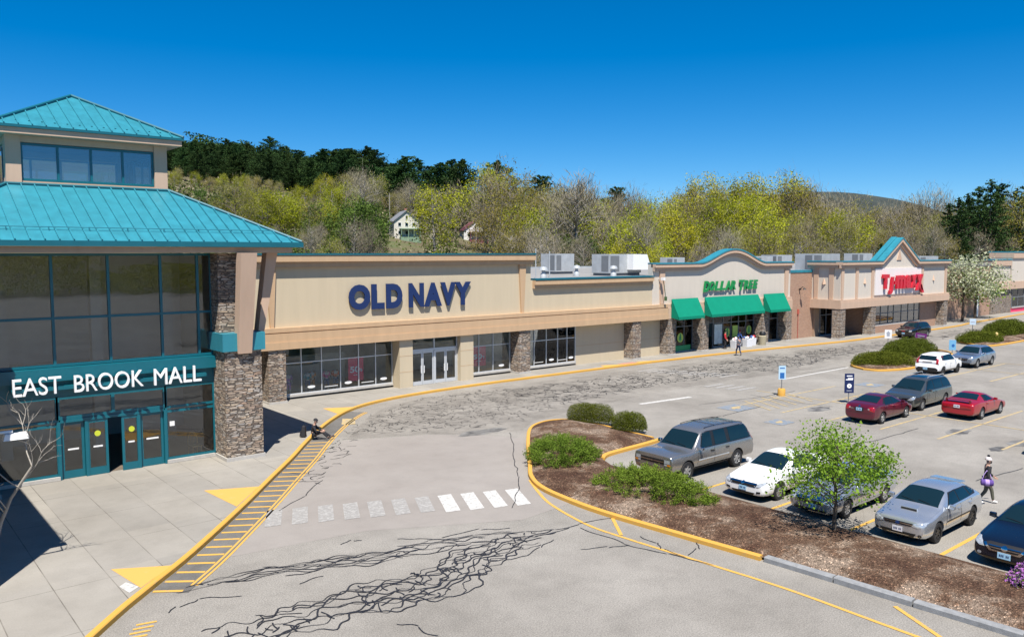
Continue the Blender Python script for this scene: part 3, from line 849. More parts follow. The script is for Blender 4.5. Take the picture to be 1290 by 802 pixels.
# upper curtain wall
gy = 35.45
mull = [6.52, 8.53, 10.54, 12.05]
storefront(T, 4.34, 12.62, gy, 4.62, 9.0, mull, [6.5], M['teal_frame'], M['glass_tower'], fw=0.10, name="curtain_wall", sill=False, depth=.14)
# sign band
mb = MB(); mb.box(4.32, 12.64, gy-.30, gy+.12, 4.10, 4.60); mb.box(4.32, 12.64, gy-.02, gy+.12, 3.46, 4.098)
band = mb.build("sign_band", M['teal_frame'], T); WL[band.name] = WL[T.name]
def band_word(s, x0, x1, z0, h):
    letters(s, x0, z0, x1-x0, h, gy-.58, .10, M['lamp_white'], band, bold=.0)
band_word("EAST", 4.98, 6.60, 3.66, .67); band_word("BROOK", 7.04, 9.57, 3.63, .67); band_word("MALL", 9.99, 11.90, 3.61, .67)
mb = MB(); mb.box(4.95, 12.15, gy-.47, gy-.30, 3.78, 3.92); mb.build("letter_rail", M['teal_frame'], band)
# lower glazing
storefront(T, 4.34, 6.50, gy, .30, 3.45, [], [2.30, 2.48], M['teal_frame'], M['glass_tower'], fw=.10, name="window")
storefront(T, 10.58, 12.60, gy, .30, 3.45, [], [2.36, 2.54], M['teal_frame'], M['glass_tower'], fw=.10, name="window")
storefront(T, 6.54, 10.54, gy, 2.52, 3.45, [8.53], [], M['teal_frame'], M['glass_tower'], fw=.13, name="transom", sill=False)
def door_leaf(x0, x1, y, nm="door"):
    mb = MB(); st = .10
    mb.box(x0, x0+st, y, y+.06, .16, 2.40); mb.box(x1-st, x1, y, y+.06, .16, 2.40)
    mb.box(x0+st, x1-st, y, y+.06, .16, .46); mb.box(x0+st, x1-st, y, y+.06, 2.28, 2.40)
    o = mb.build(nm, M['teal_frame'], T); WL[o.name] = WL[T.name]
    mb = MB(); mb.box(x0+st-.01, x1-st+.01, y+.024, y+.036, .45, 2.29); mb.build("pane", M['glass_tower'], o)
    mb = MB(); mb.box(x0+st+.12, x1-st-.12, y-.05, y-.02, 1.28, 1.34); mb.build("push_bar", M['white'], o)
    return o
mb = MB()
for x in (6.54, 7.52, 9.48, 10.54): mb.box(x-.06, x+.06, gy-.03, gy+.15, .15, 2.44)
mb.box(6.6, 10.48, gy-.04, gy+.15, 2.402, 2.515)
mb.build("door_frame", M['teal_frame'], T)
door_leaf(6.62, 7.45, gy+.08); door_leaf(9.55, 10.47, gy+.08)
d1 = door_leaf(7.52, 8.30, gy-.01, "sliding_door"); d2 = door_leaf(8.82, 9.50, gy-.01, "sliding_door")
for d, x in ((d1, 7.92), (d2, 9.20)):
    mb = MB(); mb.lathe([(0,0),(.115,0),(.115,.012),(0,.012)], (x, gy+.002, 1.82), 20, 0, 'y')
    fixn(mb.build("round_sticker", simple("sticker_yellow", (.55,.6,.04), .5, 0), d))
mb = MB(); mb.box(10.72, 10.92, gy+.035, gy+.043, 1.72, 1.92); mb.build("notice", M['white'], T)
# sides, back, interior
mb = MB()
mb.box(13.75, 14.0, 35.75, 48.3, .15, 9.0); mb.box(3.1, 3.35, 35.75, 48.3, .15, 9.0); mb.box(3.36, 13.74, 48.0, 48.3, .15, 9.0)
mb.build("side_wall", M['cream'], T)
mb = MB(); mb.box(3.4, 13.7, 35.6, 47.9, .10, .155); mb.build("lobby_floor", M['int_floor'], T)
mb = MB(); mb.box(3.4, 13.7, 43.0, 43.2, .16, 9.0); mb.box(3.4,13.7,41.0,43,3.6,3.95); mb.build("lobby_wall", M['int_mid'], T)
mb = MB()
for x in (5.2, 8.9, 12.0): mb.box(x, x+.45, 40.2, 40.65, .16, 9.0)
mb.build("lobby_column", M['int_mid'], T)
# roofs
def hip_roof(name, e, ez, r, rz, m, pitch_ribs=.46, rib=.075):
    """frustum or pyramid: eave rect e=(x0,x1,y0,y1), ridge rect r"""
    mb = MB()
    E4 = [(e[0],e[2],ez),(e[1],e[2],ez),(e[1],e[3],ez),(e[0],e[3],ez)]
    R4 = [(r[0],r[2],rz),(r[1],r[2],rz),(r[1],r[3],rz),(r[0],r[3],rz)]
    for i in range(4):
        j = (i+1)%4; mb.face([E4[i],E4[j],R4[j],R4[i]])
    mb.face([(p[0],p[1],p[2]-.02) for p in E4][::-1])
    if r[0] != r[1]: mb.face(R4)
    for i in range(4):
        a = Vector(E4[i]); c = Vector(E4[(i+1)%4]); ra = Vector(R4[i]); rc = Vector(R4[(i+1)%4])
        L = (c-a).length; d = (c-a)/L; n = int(L/pitch_ribs)
        la = (ra-a).dot(d); lc = (rc-a).dot(d)
        up = ((ra-a) - d*la)      # eave to ridge, square to the eave
        nrm = d.cross(up).normalized()
        if nrm.z < 0: nrm = -nrm
        for k in range(1, n):
            s = L*k/n
            t = 1.0
            if s < la: t = s/la
            elif s > lc: t = (L-s)/(L-lc)
            if t < .04: continue
            p0 = a + d*s; p1 = p0 + up*t*0.995; w = d*.02
            mb.hexa([p0-w, p0+w, p1+w, p1-w], [p0-w+nrm*rib, p0+w+nrm*rib, p1+w+nrm*rib, p1-w+nrm*rib])
    o = fixn(mb.build(name, m, T)); WL[o.name] = WL[T.name]
    mb = MB()
    for i in range(4): mb.tube(Vector(E4[i])+Vector((0,0,.03)), Vector(R4[i])+Vector((0,0,.04)), .075, .075, 6)
    if r[0] != r[1]:
        for i in range(4): mb.tube(Vector(R4[i])+Vector((0,0,.03)), Vector(R4[(i+1)%4])+Vector((0,0,.03)), .07, .07, 6)
    mb.build("ridge_cap", M['teal_dark'], o)
    return o
lower = hip_roof("lower_roof", (1.30,16.0,33.62,48.6), 9.46, (5.56,11.74,38.0,44.2), 11.74, M['teal_roof'])
mb = MB()
for y in (34.35,): mb.tube((2.1,y,9.98),(15.0,y,9.98),.018,.018,6)
for k in range(10):
    x = 2.2+k*1.371; mb.box(x-.015,x+.015,34.33,34.45,9.84,10.0)
mb.build("snow_guard", M['teal_roof'], lower)
mb = MB(); mb.box(1.26,16.04,33.55,33.70,9.26,9.47); mb.box(15.9,16.08,33.71,48.6,9.26,9.47); mb.box(1.22,1.40,33.71,48.6,9.26,9.47)
mb.build("gutter", M['teal_dark'], lower)
mb = MB(); mb.box(1.62,15.68,33.92,48.5,9.02,9.255); mb.build("eave_soffit", M['pink'], T)
up0 = (5.56, 11.74, 38.0, 44.2)
mb = MB()
for (x0,x1,y0,y1) in ((5.56,6.10,38.0,38.54),(11.2,11.74,38.0,38.54),(5.56,6.10,43.66,44.2),(11.2,11.74,43.66,44.2)): mb.box(x0,x1,y0,y1,11.5,13.72)
mb.box(6.10,11.2,38.06,38.3,11.5,11.9); mb.box(6.10,11.2,38.06,38.3,13.44,13.70); mb.box(6.10,11.2,43.9,44.14,11.5,11.9); mb.box(6.10,11.2,43.9,44.14,13.44,13.70)
mb.box(5.62,5.86,38.54,43.66,11.5,11.9); mb.box(5.62,5.86,38.54,43.66,13.44,13.70); mb.box(11.44,11.68,38.54,43.66,11.5,11.9); mb.box(11.44,11.68,38.54,43.66,13.44,13.70)
cl = mb.build("clerestory_wall", M['pink'], T); WL[cl.name] = WL[T.name]
storefront(T, 6.14, 11.16, 38.12, 11.92, 13.42, [7.44,8.69,9.93], [], M['teal_frame'], M['glass_sky'], fw=.09, name="clerestory_window", sill=False)
storefront(T, 6.14, 11.16, 43.96, 11.92, 13.42, [7.44,8.69,9.93], [], M['teal_frame'], M['glass_sky'], fw=.09, name="clerestory_window", sill=False)
for xx in (5.70, 11.50):
    mb = MB()
    for y in (38.56, 39.85, 41.1, 42.35, 43.64): mb.box(xx, xx+.10, y-.045, y+.045, 11.92, 13.42)
    mb.box(xx+.004, xx+.096, 38.6, 43.6, 11.91, 12.0); mb.box(xx+.004, xx+.096, 38.6, 43.6, 13.34, 13.43)
    o = mb.build("clerestory_window", M['teal_frame'], T); WL[o.name] = WL[T.name]
    mb = MB(); mb.box(xx+.045, xx+.055, 38.6, 43.6, 11.95, 13.4); mb.build("pane", M['glass_sky'], o)
upper = hip_roof("upper_roof", (5.0,12.3,37.44,44.76), 14.05, (8.65,8.6501,41.1,41.1001), 15.95, M['teal_roof'], .46, .06)
mb = MB(); mb.box(4.98,12.32,37.42,44.78,13.94,14.045); mb.build("roof_edge", M['teal_dark'], upper)
mb = MB(); mb.box(5.06,12.24,37.5,44.7,13.705,13.935); mb.build("eave_soffit", M['pink'], T)
mb = MB()
for k in range(15):
    x = 5.5+.457*k; mb.box(x-.03,x+.03,37.8,37.86,14.17,14.28)
mb.box(5.4,12.0,37.815,37.845,14.18,14.2)
mb.build("snow_guard", M['teal_dark'], upper)

# wing of the mall left of the tower (its corner throws the shadow on the walk)
W = thing("mall_wing", "cream mall wing with stone base left of the glass entrance tower", "building", (-3, 29, 0))
mb = MB(); mb.box(-12, 2.38, 24.05, 46, .14, 8.6); mb.build("wall", M['cream'], W)
mb = MB(); mb.box(-12.1, 2.42, 24.0, 46, 8.602, 8.9); o=mb.build("parapet_cornice", M['peach'], W)
mb = MB(); mb.box(-12.12, 2.46, 23.96, 46, 8.902, 9.0); mb.build("coping", M['teal_dark'], W)

# ------------------------------------------------------------------ clothing store
ON = thing("clothing_store_building", "long cream store front with tall parapet and big dark blue lettering", "building", (30, 46, 0))
def part(mb, name, m, parent, fix=False, smooth=False):
    o = mb.build(name, m, parent, smooth=smooth); WL[o.name] = WL[parent.name]
    if fix: fixn(o)
    return o
mb = MB(); mb.box(18.6, 40.0, 45.85, 46.4, 3.3, 8.9); part(mb, "parapet_wall", M['cream'], ON)
mb = MB(); mb.box(40.003, 54.6, 45.85, 46.4, 3.3, 7.0); part(mb, "low_parapet_wall", M['cream'], ON)
mb = MB()
mb.box(18.55,40.1,45.60,45.848,8.17,8.50); mb.box(18.5,40.15,45.42,45.85,8.503,8.89)
cor = part(mb, "cornice", M['peach'], ON)
mb = MB(); mb.box(18.48,40.17,45.38,46.42,8.893,9.0); mb.build("coping", M['teal_dark'], cor)
mb = MB(); mb.box(40.18,53.6,45.64,45.848,6.38,6.66); mb.box(40.18,53.6,45.5,45.85,6.663,6.98)
cor2 = part(mb, "cornice", M['peach'], ON)
mb = MB(); mb.box(40.18,53.6,45.46,46.42,7.003,7.12); mb.build("coping", M['teal_dark'], cor2)
# tapered pilasters
for x, a in ((19.78,.30),(39.12,.32)):
    mb = MB(); mb.prism([(x-a*.35,4.6),(x+a*.35,4.6),(x+a,8.168),(x-a,8.168)], XZ, 45.70, 45.849); part(mb, "pilaster", M['peach'], ON, True)
# canopy fascia
mb = MB()
mb.box(18.6,55.45,45.52,46.35,4.35,4.62)
mb.box(18.6,55.45,45.60,46.35,4.28,4.348)
mb.box(18.6,55.45,45.47,46.35,3.78,4.278)
mb.box(18.6,55.45,45.40,46.35,3.34,3.775)
part(mb, "canopy_fascia", M['peach'], ON)
# storefront bays
SY = 46.45
storefront(ON, 20.55, 28.35, SY, .42, 3.33, [21.9,23.25,24.55,25.85,27.1], [2.34], M['alu'], M['glass'], fw=.06)
storefront(ON, 34.55, 38.50, SY, .42, 3.33, [35.6,36.9], [2.34], M['alu'], M['glass'], fw=.06)
storefront(ON, 39.75, 45.25, SY, .42, 3.33, [40.9,42.15,43.35,44.35], [2.34], M['alu'], M['glass'], fw=.06)
storefront(ON, 29.5, 33.3, 45.98, 2.5, 3.33, [31.4], [], M['alu'], M['glass'], fw=.08, name="transom", sill=False)
mb = MB()
for x in (29.5,31.4,33.3): mb.box(x-.05,x+.05,45.97,46.09,.15,2.46)
mb.box(29.55,33.25,45.97,46.09,2.40,2.50); part(mb, "door_frame", M['alu'], ON)
for (x0,x1,hx) in ((29.56,30.43,30.3),(30.45,31.34,30.55),(31.46,32.34,32.2),(32.36,33.24,32.46)):
    mb = MB(); st=.09
    mb.box(x0,x0+st,46.0,46.05,.16,2.39); mb.box(x1-st,x1,46.0,46.05,.16,2.39); mb.box(x0+st,x1-st,46.0,46.05,.16,.40); mb.box(x0+st,x1-st,46.0,46.05,2.28,2.39)
    o = part(mb, "door", M['alu'], ON)
    mb = MB(); mb.box(x0+st,x1-st,46.02,46.03,.4,2.28); mb.build("pane", M['glass'], o)
    mb = MB(); mb.box(hx-.02,hx+.02,45.92,45.95,.95,1.45); mb.build("handle", M['white'], o)
for (x0,x1) in ((28.42,29.44),(33.36,34.48)):
    mb = MB(); mb.box(x0,x1,45.62,46.6,.15,3.335); q = part(mb, "pier", M['cream'], ON)
    for z in (1.2,2.26):
        mb = MB(); mb.box(x0-.01,x1+.01,45.612,45.622,z-.012,z+.012); mb.build("joint", M['peach'], q)
for (x0,x1) in ((19.42,20.48),(38.62,39.68),(50.98,51.98),(55.56,56.52)):
    mb = MB(); mb.box(x0,x1,45.5,46.5,.28,3.335); o = part(mb, "stone_pillar", M['stone'], ON)
    mb = MB(); mb.box(x0-.04,x1+.04,45.45,46.5,.14,.28); mb.build("pillar_base", M['concrete'], o)
mb = MB(); mb.box(45.3,50.95,46.46,46.75,.15,3.335); mb.box(52.0,55.55,46.46,46.75,.15,3.335); part(mb, "blank_wall", M['cream'], ON)
mb = MB()
pass
for x0,x1 in ((45.31,50.94),(52.01,55.54)):
    mb = MB(); mb.box(x0,x1,46.45,46.462,1.62,1.645); part(mb, "wall_joint", M['peach'], ON)
mb = MB(); mb.box(14.0,19.4,46.9,47.2,.15,6.8); part(mb, "recess_wall", M['cream'], ON)
# lettering
for ch_, x0_, x1_ in (("O",24.80,26.33),("L",26.42,27.37),("D",27.50,28.72),("N",29.22,30.40),("A",30.44,31.86),("V",31.76,33.02),("Y",32.94,34.32)):
    letters(ch_, x0_, 5.44, x1_-x0_, 1.60, 45.66, .08, M['navy'], ON, bold=.055)
# interior
mb = MB(); mb.box(18.7,55.5,46.56,52.4,.08,.17); part(mb, "shop_floor", M['int_floor'], ON)
mb = MB(); mb.box(18.7,55.5,52.2,52.5,.18,3.4); mb.box(28.6,28.8,46.7,52,.18,3.4); mb.box(45.5,45.7,46.8,52,.18,3.4); mb.box(20.6,26,48.6,48.7,.18,2.5); part(mb, "partition", M['int_dark'], ON)
mb = MB(); mb.box(18.7,55.5,46.56,52.4,3.42,3.5); part(mb, "shop_ceiling", M['int_mid'], ON)
# posters and window stickers
def poster(parent, x0, x1, z0, z1, y, txt=None, m=None, tm=None, small=None):
    mb = MB(); mb.box(x0,x1,y,y+.012,z0,z1); o = part(mb, "poster", m or M['poster_red'], parent)
    if txt:
        w = x1-x0; letters(txt, x0+w*.12, z0+(z1-z0)*.36, w*.62, (z1-z0)*.26, y-.008, .006, tm or M['lamp_white'], o, bold=.03)
        letters("%", x0+w*.77, z0+(z1-z0)*.38, w*.15, (z1-z0)*.13, y-.008, .006, tm or M['lamp_white'], o, bold=.02)
        mb = MB(); mb.box(x0+w*.35,x0+w*.65,y-.006,y-.002,z0+(z1-z0)*.24,z0+(z1-z0)*.27); mb.build("caption_line", M['lamp_white'], o)
    return o
poster(ON, 25.15, 26.25, .82, 2.35, SY+.10, "50"); poster(ON, 35.0, 36.3, .9, 2.3, SY+.10, "50")
def oval(parent, x, z, w=.26, h=.09, y=SY+.02, m=None):
    mb = MB(); n=20; mb.prism([(x+w*math.cos(2*math.pi*i/n), z+h*math.sin(2*math.pi*i/n)) for i in range(n)], XZ, y, y+.006); part(mb, "oval_sticker", m or M['white'], parent, True)
for x in (22.55,25.1,27.7,37.7,42.7,44.8): oval(ON, x, .78)
for x in (23.9,26.5,43.85,41.4):
    mb = MB(); mb.box(x-.45,x+.45,SY+.02,SY+.026,.66,.70); part(mb, "window_text_strip", M['white'], ON)
oval(ON, 40.1, .85, .12,.09)

# low roof, deck and plant
RF = thing("mall_roof", "flat pale membrane roof behind the store parapets", "roof", (60, 65, 0))
mb = MB(); mb.box(14.1,75.5,46.5,85,6.72,6.9); mb.box(75.6,160,48.6,85,6.72,6.9); part(mb, "roof_deck", M['roof_white'], RF)
mb = MB(); mb.box(14.1,160,84.7,85,0,6.7); mb.box(159.7,160,49,84.6,0,6.7); part(mb, "rear_wall", M['cream'], RF)
mb = MB(); mb.box(14.1,160,84.6,85.1,6.9,7.12); part(mb, "roof_kerb", M['galv'], RF)
def hvac(x, y, lx, ly, h, z=6.9, lab="", hood=True):
    o = thing("rooftop_unit", lab, "air conditioner", (x,y,z), "air conditioners on the mall roof")
    mb = MB(); mb.box(x,x+lx,y,y+ly,z+.25,z+h); c = part(mb, "cabinet", M['galv'], o)
    mb = MB(); mb.box(x+.1,x+lx-.1,y+.1,y+ly-.1,z,z+.248); part(mb, "curb_base", M['galv_dark'], o)
    mb = MB(); mb.box(x-.012,x+.0,y+.15,y+ly*.45,z+.4,z+h-.15); mb.box(x+.12,x+lx*.3,y-.012,y,z+.4,z+h-.15); part(mb, "louvre", M['galv_dark'], o)
    if hood:
        mb = MB(); mb.prism([(x+lx*.55,z+.55),(x+lx*1.15,z+.55),(x+lx*1.0,z+h-.02),(x+lx*.55,z+h-.02)], XZ, y-.75, y-.002); part(mb, "intake_hood", M['white'], o, True)
    return o
hvac(56.2,60.6,2.6,2.2,2.05,lab="squat grey rooftop unit beside the roof pipes near the tall parapet", hood=False)
hvac(55.7,52.7,4.4,2.3,2.02,lab="large grey rooftop unit with slanted white hood left of the arch")
hvac(82.0,54.5,3.4,2.3,1.75,lab="low grey rooftop unit showing just right of the arched parapet", hood=False)
hvac(86.3,54.5,3.2,2.2,1.9,lab="small grey rooftop unit second from the arched parapet", hood=False)
hvac(69.0,56,1.9,1.8,1.65,lab="small pale rooftop unit peeping over the left shoulder of the arch", hood=False)
hvac(81.9,47.3,5.6,2.2,2.05,lab="wide grey rooftop unit behind the left half of the gabled store", hood=False)
hvac(99.0,51.0,3.4,2.0,2.1,lab="dark louvred rooftop unit next to the teal gable", hood=False)
hvac(112.8,49.6,5.6,2.0,1.72,lab="long low rooftop unit behind the right end of the gabled parapet", hood=False)
for (x,y,h,lab) in ((45.5,51.5,2.5,"thin pole on the flat roof, nearest the tall parapet"),(48.8,53.4,2.3,"second thin pole on the flat roof beside the squat unit")):
    o = thing("roof_pole", lab, "pole", (x,y,6.9)); mb = MB(); mb.tube((x,y,6.9),(x,y,6.9+h),.05,.04,8); part(mb, "shaft", M['galv'], o)
for i,(x,y,lab) in enumerate(((45.2,50.2,"round metal roof vent at the foot of the tall parapet"),(53.2,54.5,"conical metal vent in front of the squat rooftop unit"),(54.0,50.6,"small roof vent left of the hooded rooftop unit"))):
    o = thing("roof_vent", lab, "vent", (x,y,6.9), "vents on the mall roof"); mb = MB(); mb.lathe([(0.28,0),(.26,.35),(.15,.5),(.15,.75),(0,.75)], (x,y,6.9), 14); part(mb, "stack", M['galv'], o, smooth=True)
    mb = MB(); mb.lathe([(0,.72),(.38,.72),(.30,.95),(0,1.02)], (x,y,6.9), 14); part(mb, "cap", M['galv'], o, smooth=True)

# ------------------------------------------------------------------ arched store
DT = thing("arched_store_building", "pale store front with arched parapet, green awnings and green lettering", "building", (64.5, 46, 0))
def arch_z(x):
    d = abs(x-65.05); W_ = 5.1
    if d > W_: return 8.15
    t = d/W_
    return 8.15 + 1.25*(0.5*(1+math.cos(math.pi*t)))**0.8
AX = [53.7+ (75.0-53.7)*i/100 for i in range(101)]
def arch_band(off_top, off_bot, y0, y1, x0=53.7, x1=75.0):
    xs = [x0]+[x for x in AX if x0 < x < x1]+[x1]; mb = MB()
    for a, c in zip(xs[:-1], xs[1:]):
        q = [(a,arch_z(a)-off_bot),(c,arch_z(c)-off_bot),(c,arch_z(c)-off_top),(a,arch_z(a)-off_top)]
        mb.face([(u,y0,v) for u,v in q]); mb.face([(u,y1,v) for u,v in q[::-1]])
        mb.face([(q[3][0],y0,q[3][1]),(q[2][0],y0,q[2][1]),(q[2][0],y1,q[2][1]),(q[3][0],y1,q[3][1])])
        mb.face([(q[0][0],y1,q[0][1]),(q[1][0],y1,q[1][1]),(q[1][0],y0,q[1][1]),(q[0][0],y0,q[0][1])])
    for x in (x0,x1):
        z = arch_z(x); mb.face([(x,y0,z-off_bot),(x,y1,z-off_bot),(x,y1,z-off_top),(x,y0,z-off_top)])
    return mb
mb = MB(); xs = AX
for a, c in zip(xs[:-1], xs[1:]):
    mb.face([(a,45.80,4.62),(c,45.80,4.62),(c,45.80,arch_z(c)-.05),(a,45.80,arch_z(a)-.05)])
    mb.face([(a,46.3,4.62),(a,46.3,arch_z(a)-.05),(c,46.3,arch_z(c)-.05),(c,46.3,4.62)])
mb.face([(53.7,46.3,4.62),(53.7,45.8,4.62),(53.7,45.8,8.1),(53.7,46.3,8.1)]); mb.face([(75,45.8,4.62),(75,46.3,4.62),(75,46.3,8.1),(75,45.8,8.1)])
part(mb, "parapet_wall", M['pale'], DT)
c3 = part(arch_band(.36,.66,45.62,45.797), "cornice", M['pink'], DT)
mb = arch_band(.085,.357,45.45,45.95); mb.build("cornice_lip", M['pink'], c3)
mb = arch_band(-.04,.082,45.41,46.35); mb.build("coping", M['teal_roof'], c3)
for x in (54.9, 74.2):
    mb = MB(); mb.prism([(x-.22,4.65),(x+.22,4.65),(x+.34,7.48),(x-.34,7.48)], XZ, 45.68, 45.798); part(mb, "pilaster", M['pink'], DT, True)
mb = MB(); mb.box(55.5,75.0,45.56,46.35,4.30,4.615); mb.box(55.5,75.0,45.48,46.35,3.34,4.297); part(mb, "canopy_fascia", M['pink'], DT)
def awning(x0, x1):
    mb = MB(); yb, yt, zb, zt = 44.66, 45.47, 3.52, 5.05
    mb.face([(x0,yb,zb),(x1,yb,zb),(x1,yt,zt),(x0,yt,zt)])
    mb.face([(x0,yb,zb-.24),(x1,yb,zb-.24),(x1,yb,zb),(x0,yb,zb)])
    for x in (x0,x1): mb.face([(x,yt,zb-.1),(x,yb,zb-.24),(x,yb,zb),(x,yt,zt)])
    mb.face([(x0,yt-.02,zb-.1),(x1,yt-.02,zb-.1),(x1,yb,zb-.24),(x0,yb,zb-.24)])
    o = part(mb, "awning", M['awning'], DT)
    m = o.modifiers.new("thickness", 'SOLIDIFY'); m.thickness = .015
awning(55.86,59.5); awning(60.5,68.85); awning(69.8,73.35)
def word(s, x0, x1, z, h, h1, yf=45.60):
    # first letter taller, the rest a little smaller
    w1 = (x1-x0)/len(s)
    for i, c in enumerate(s):
        letters(c, x0+w1*i, z-(.06 if i == 0 else -.04), w1*(1.06 if i == 0 else .98), h1 if i == 0 else h, yf, .10, M['green'], DT, bold=.045, shear=.22)
word("DOLLAR", 60.55, 65.45, 5.56, .86, 1.0); word("TREE", 66.0, 69.05, 5.56, .86, 1.0)
storefront(DT, 56.6, 60.1, SY, .25, 3.33, [57.75,58.9], [2.45], M['galv_dark'], M['glass'], fw=.07)
storefront(DT, 63.2, 69.7, SY, .25, 3.33, [64.7,66.0,67.2,68.4], [2.45], M['galv_dark'], M['glass'], fw=.07)
storefront(DT, 61.3, 63.1, SY, 2.52, 3.33, [], [], M['galv_dark'], M['glass'], fw=.07, name="transom", sill=False)
storefront(DT, 70.9, 73.9, SY, .25, 3.33, [72.4], [2.45], M['galv_dark'], M['glass'], fw=.07)
for (x0,x1) in ((60.2,61.22),(69.78,70.8),(73.96,74.98)):
    mb = MB(); mb.box(x0,x1,45.5,46.55,.28,3.335); o = part(mb, "stone_pillar", M['stone'], DT)
    mb = MB(); mb.box(x0-.04,x1+.04,45.45,46.55,.14,.28); mb.build("pillar_base", M['concrete'], o)
pm = simple("poster_pale", (.55,.62,.62), .6, .2, 3.0); pg = simple("poster_lime", (.42,.55,.10), .6, .1, 3.0)
tg = simple("poster_green", (.02,.28,.10), .6, 0)
def tree_poster(x, z, r=.42):
    mb = MB(); n=24; mb.prism([(x+r*math.cos(2*math.pi*i/n), z+r*math.sin(2*math.pi*i/n)) for i in range(n)], XZ, SY-.012, SY-.004); o = part(mb, "round_decal", pg, DT, True)
    mb = MB()
    for k in range(3): mb.prism([(x-r*(.55-.13*k),z-.22+k*.2),(x+r*(.55-.13*k),z-.22+k*.2),(x,z+.1+k*.2)], XZ, SY-.02, SY-.014)
    mb.box(x-.04,x+.04,SY-.02,SY-.014,z-.36,z-.22); fixn(mb.build("tree_mark", tg, o))
for x,z in ((58.35,1.45),(68.9,1.55),(65.35,1.5)): tree_poster(x,z)
for (x0,x1,z0,z1,m) in ((56.9,57.55,.9,2.2,pm),(63.35,64.55,.5,2.35,pm),(66.2,67.05,1.0,2.1,pg),(71.2,72.0,1.2,2.0,pm)):
    mb = MB(); mb.box(x0,x1,SY-.012,SY-.004,z0,z1); part(mb, "window_poster", m, DT)
mb = MB(); mb.box(56.62,59.8,SY-.03,SY-.02,.26,.75); part(mb, "window_lower_decal", tg, DT)
mb = MB(); mb.box(55.6,75,46.56,53,.08,.17); part(mb, "shop_floor", M['int_floor'], DT)
mb = MB(); mb.box(55.6,75,53,53.2,.18,3.4); part(mb, "partition", M['int_dark'], DT)
mb = MB(); mb.box(55.6,75,46.56,53,3.42,3.5); part(mb, "shop_ceiling", M['int_dark'], DT)

# brick link
BL = thing("brick_link_wall", "plain tan brick wall between the green awning store and the gabled store", "wall", (77, 46.5, 0))
mb = MB(); mb.box(75.02,80.2,46.2,47.0,.14,7.0); part(mb, "brickwork", M['brick'], BL)
mb = MB(); mb.box(75.0,80.2,46.15,47.05,7.003,7.25); part(mb, "coping", M['teal_roof'], BL)
mb = MB(); mb.box(77.3,77.45,46.0,46.199,5.2,5.35); mb.path([(77.37,46.1,5.3),(77.37,45.8,5.55),(77.37,45.6,5.4)], .03, 6); mb.lathe([(.03,0.05),(.2,-.15)], (77.37,45.58,5.4), 12); part(mb, "wall_lamp", M['black'], BL)
mb = MB(); mb.tube((77.2,46.13,.2),(77.2,46.13,3.0),.03,.03,6); mb.box(77.08,77.32,46.08,46.19,2.7,3.2); part(mb, "alarm_bell_pipe", simple("alarm_red",(.45,.1,.07),.5,0), BL)

# ------------------------------------------------------------------ gabled store
TJ = thing("gabled_store_building", "pale pink store front with pointed teal gable and red lettering", "building", (92, 44, 0))
TY = 42.72
PX = 92.55
def tj_z(x):
    d = abs(x-PX)
    return 8.2 if d > 4.45 else 8.2 + (4.45-d)/4.45*2.55
def tj_band(ot, ob, y0, y1, x0=79.5, x1=105.6):
    xs = [x0, PX-4.45, PX, PX+4.45, x1]; mb = MB()
    # on slopes the band is measured square to the slope
    def zz(x, o):
        d = abs(x-PX)
        return None
    k = math.hypot(1, 2.55/4.45)
    def pts(o):
        s = 2.55/4.45
        xi = 4.45 - (o*k - o)/s       # where the offset slope meets the offset level line
        return [(x0,8.2-o),(PX-xi,8.2-o),(PX,8.2+2.55-o*k),(PX+xi,8.2-o),(x1,8.2-o)]
    T_, B_ = pts(ot), pts(ob)
    for i in range(4):
        q = [B_[i],B_[i+1],T_[i+1],T_[i]]
        mb.face([(u,y0,v) for u,v in q]); mb.face([(u,y1,v) for u,v in q[::-1]])
        mb.face([(T_[i][0],y0,T_[i][1]),(T_[i+1][0],y0,T_[i+1][1]),(T_[i+1][0],y1,T_[i+1][1]),(T_[i][0],y1,T_[i][1])])
        mb.face([(B_[i][0],y1,B_[i][1]),(B_[i+1][0],y1,B_[i+1][1]),(B_[i+1][0],y0,B_[i+1][1]),(B_[i][0],y0,B_[i][1])])
    for x, i in ((x0,0),(x1,4)):
        mb.face([(x,y0,B_[i][1]),(x,y1,B_[i][1]),(x,y1,T_[i][1]),(x,y0,T_[i][1])])
    return mb
mb = MB(); mb.prism([(79.85,4.2),(105.3,4.2),(105.3,8.1),(PX+4.4,8.1),(PX,10.6),(PX-4.4,8.1),(79.85,8.1)], XZ, TY+.30, TY+.60)
mb.box(79.85,80.15,TY+.602,46.4,4.2,8.1); mb.box(105.0,105.3,TY+.602,48.6,4.2,8.1)
part(mb, "parapet_wall", M['pale'], TJ, True)
c4 = part(tj_band(.40,.72,TY+.10,TY+.297), "cornice", M['pink'], TJ)
mb = tj_band(.10,.397,TY-.08,TY+.45); mb.box(79.45,79.8,TY+.46,46.6,7.80,8.10); mb.box(79.6,79.84,TY+.46,46.6,7.48,7.797); mb.build("cornice_lip", M['pink'], c4)
mb = tj_band(-.03,.097,TY-.12,TY+.62); mb.box(79.42,80.2,TY+.63,46.6,8.105,8.23); mb.build("coping", M['teal_roof'], c4)
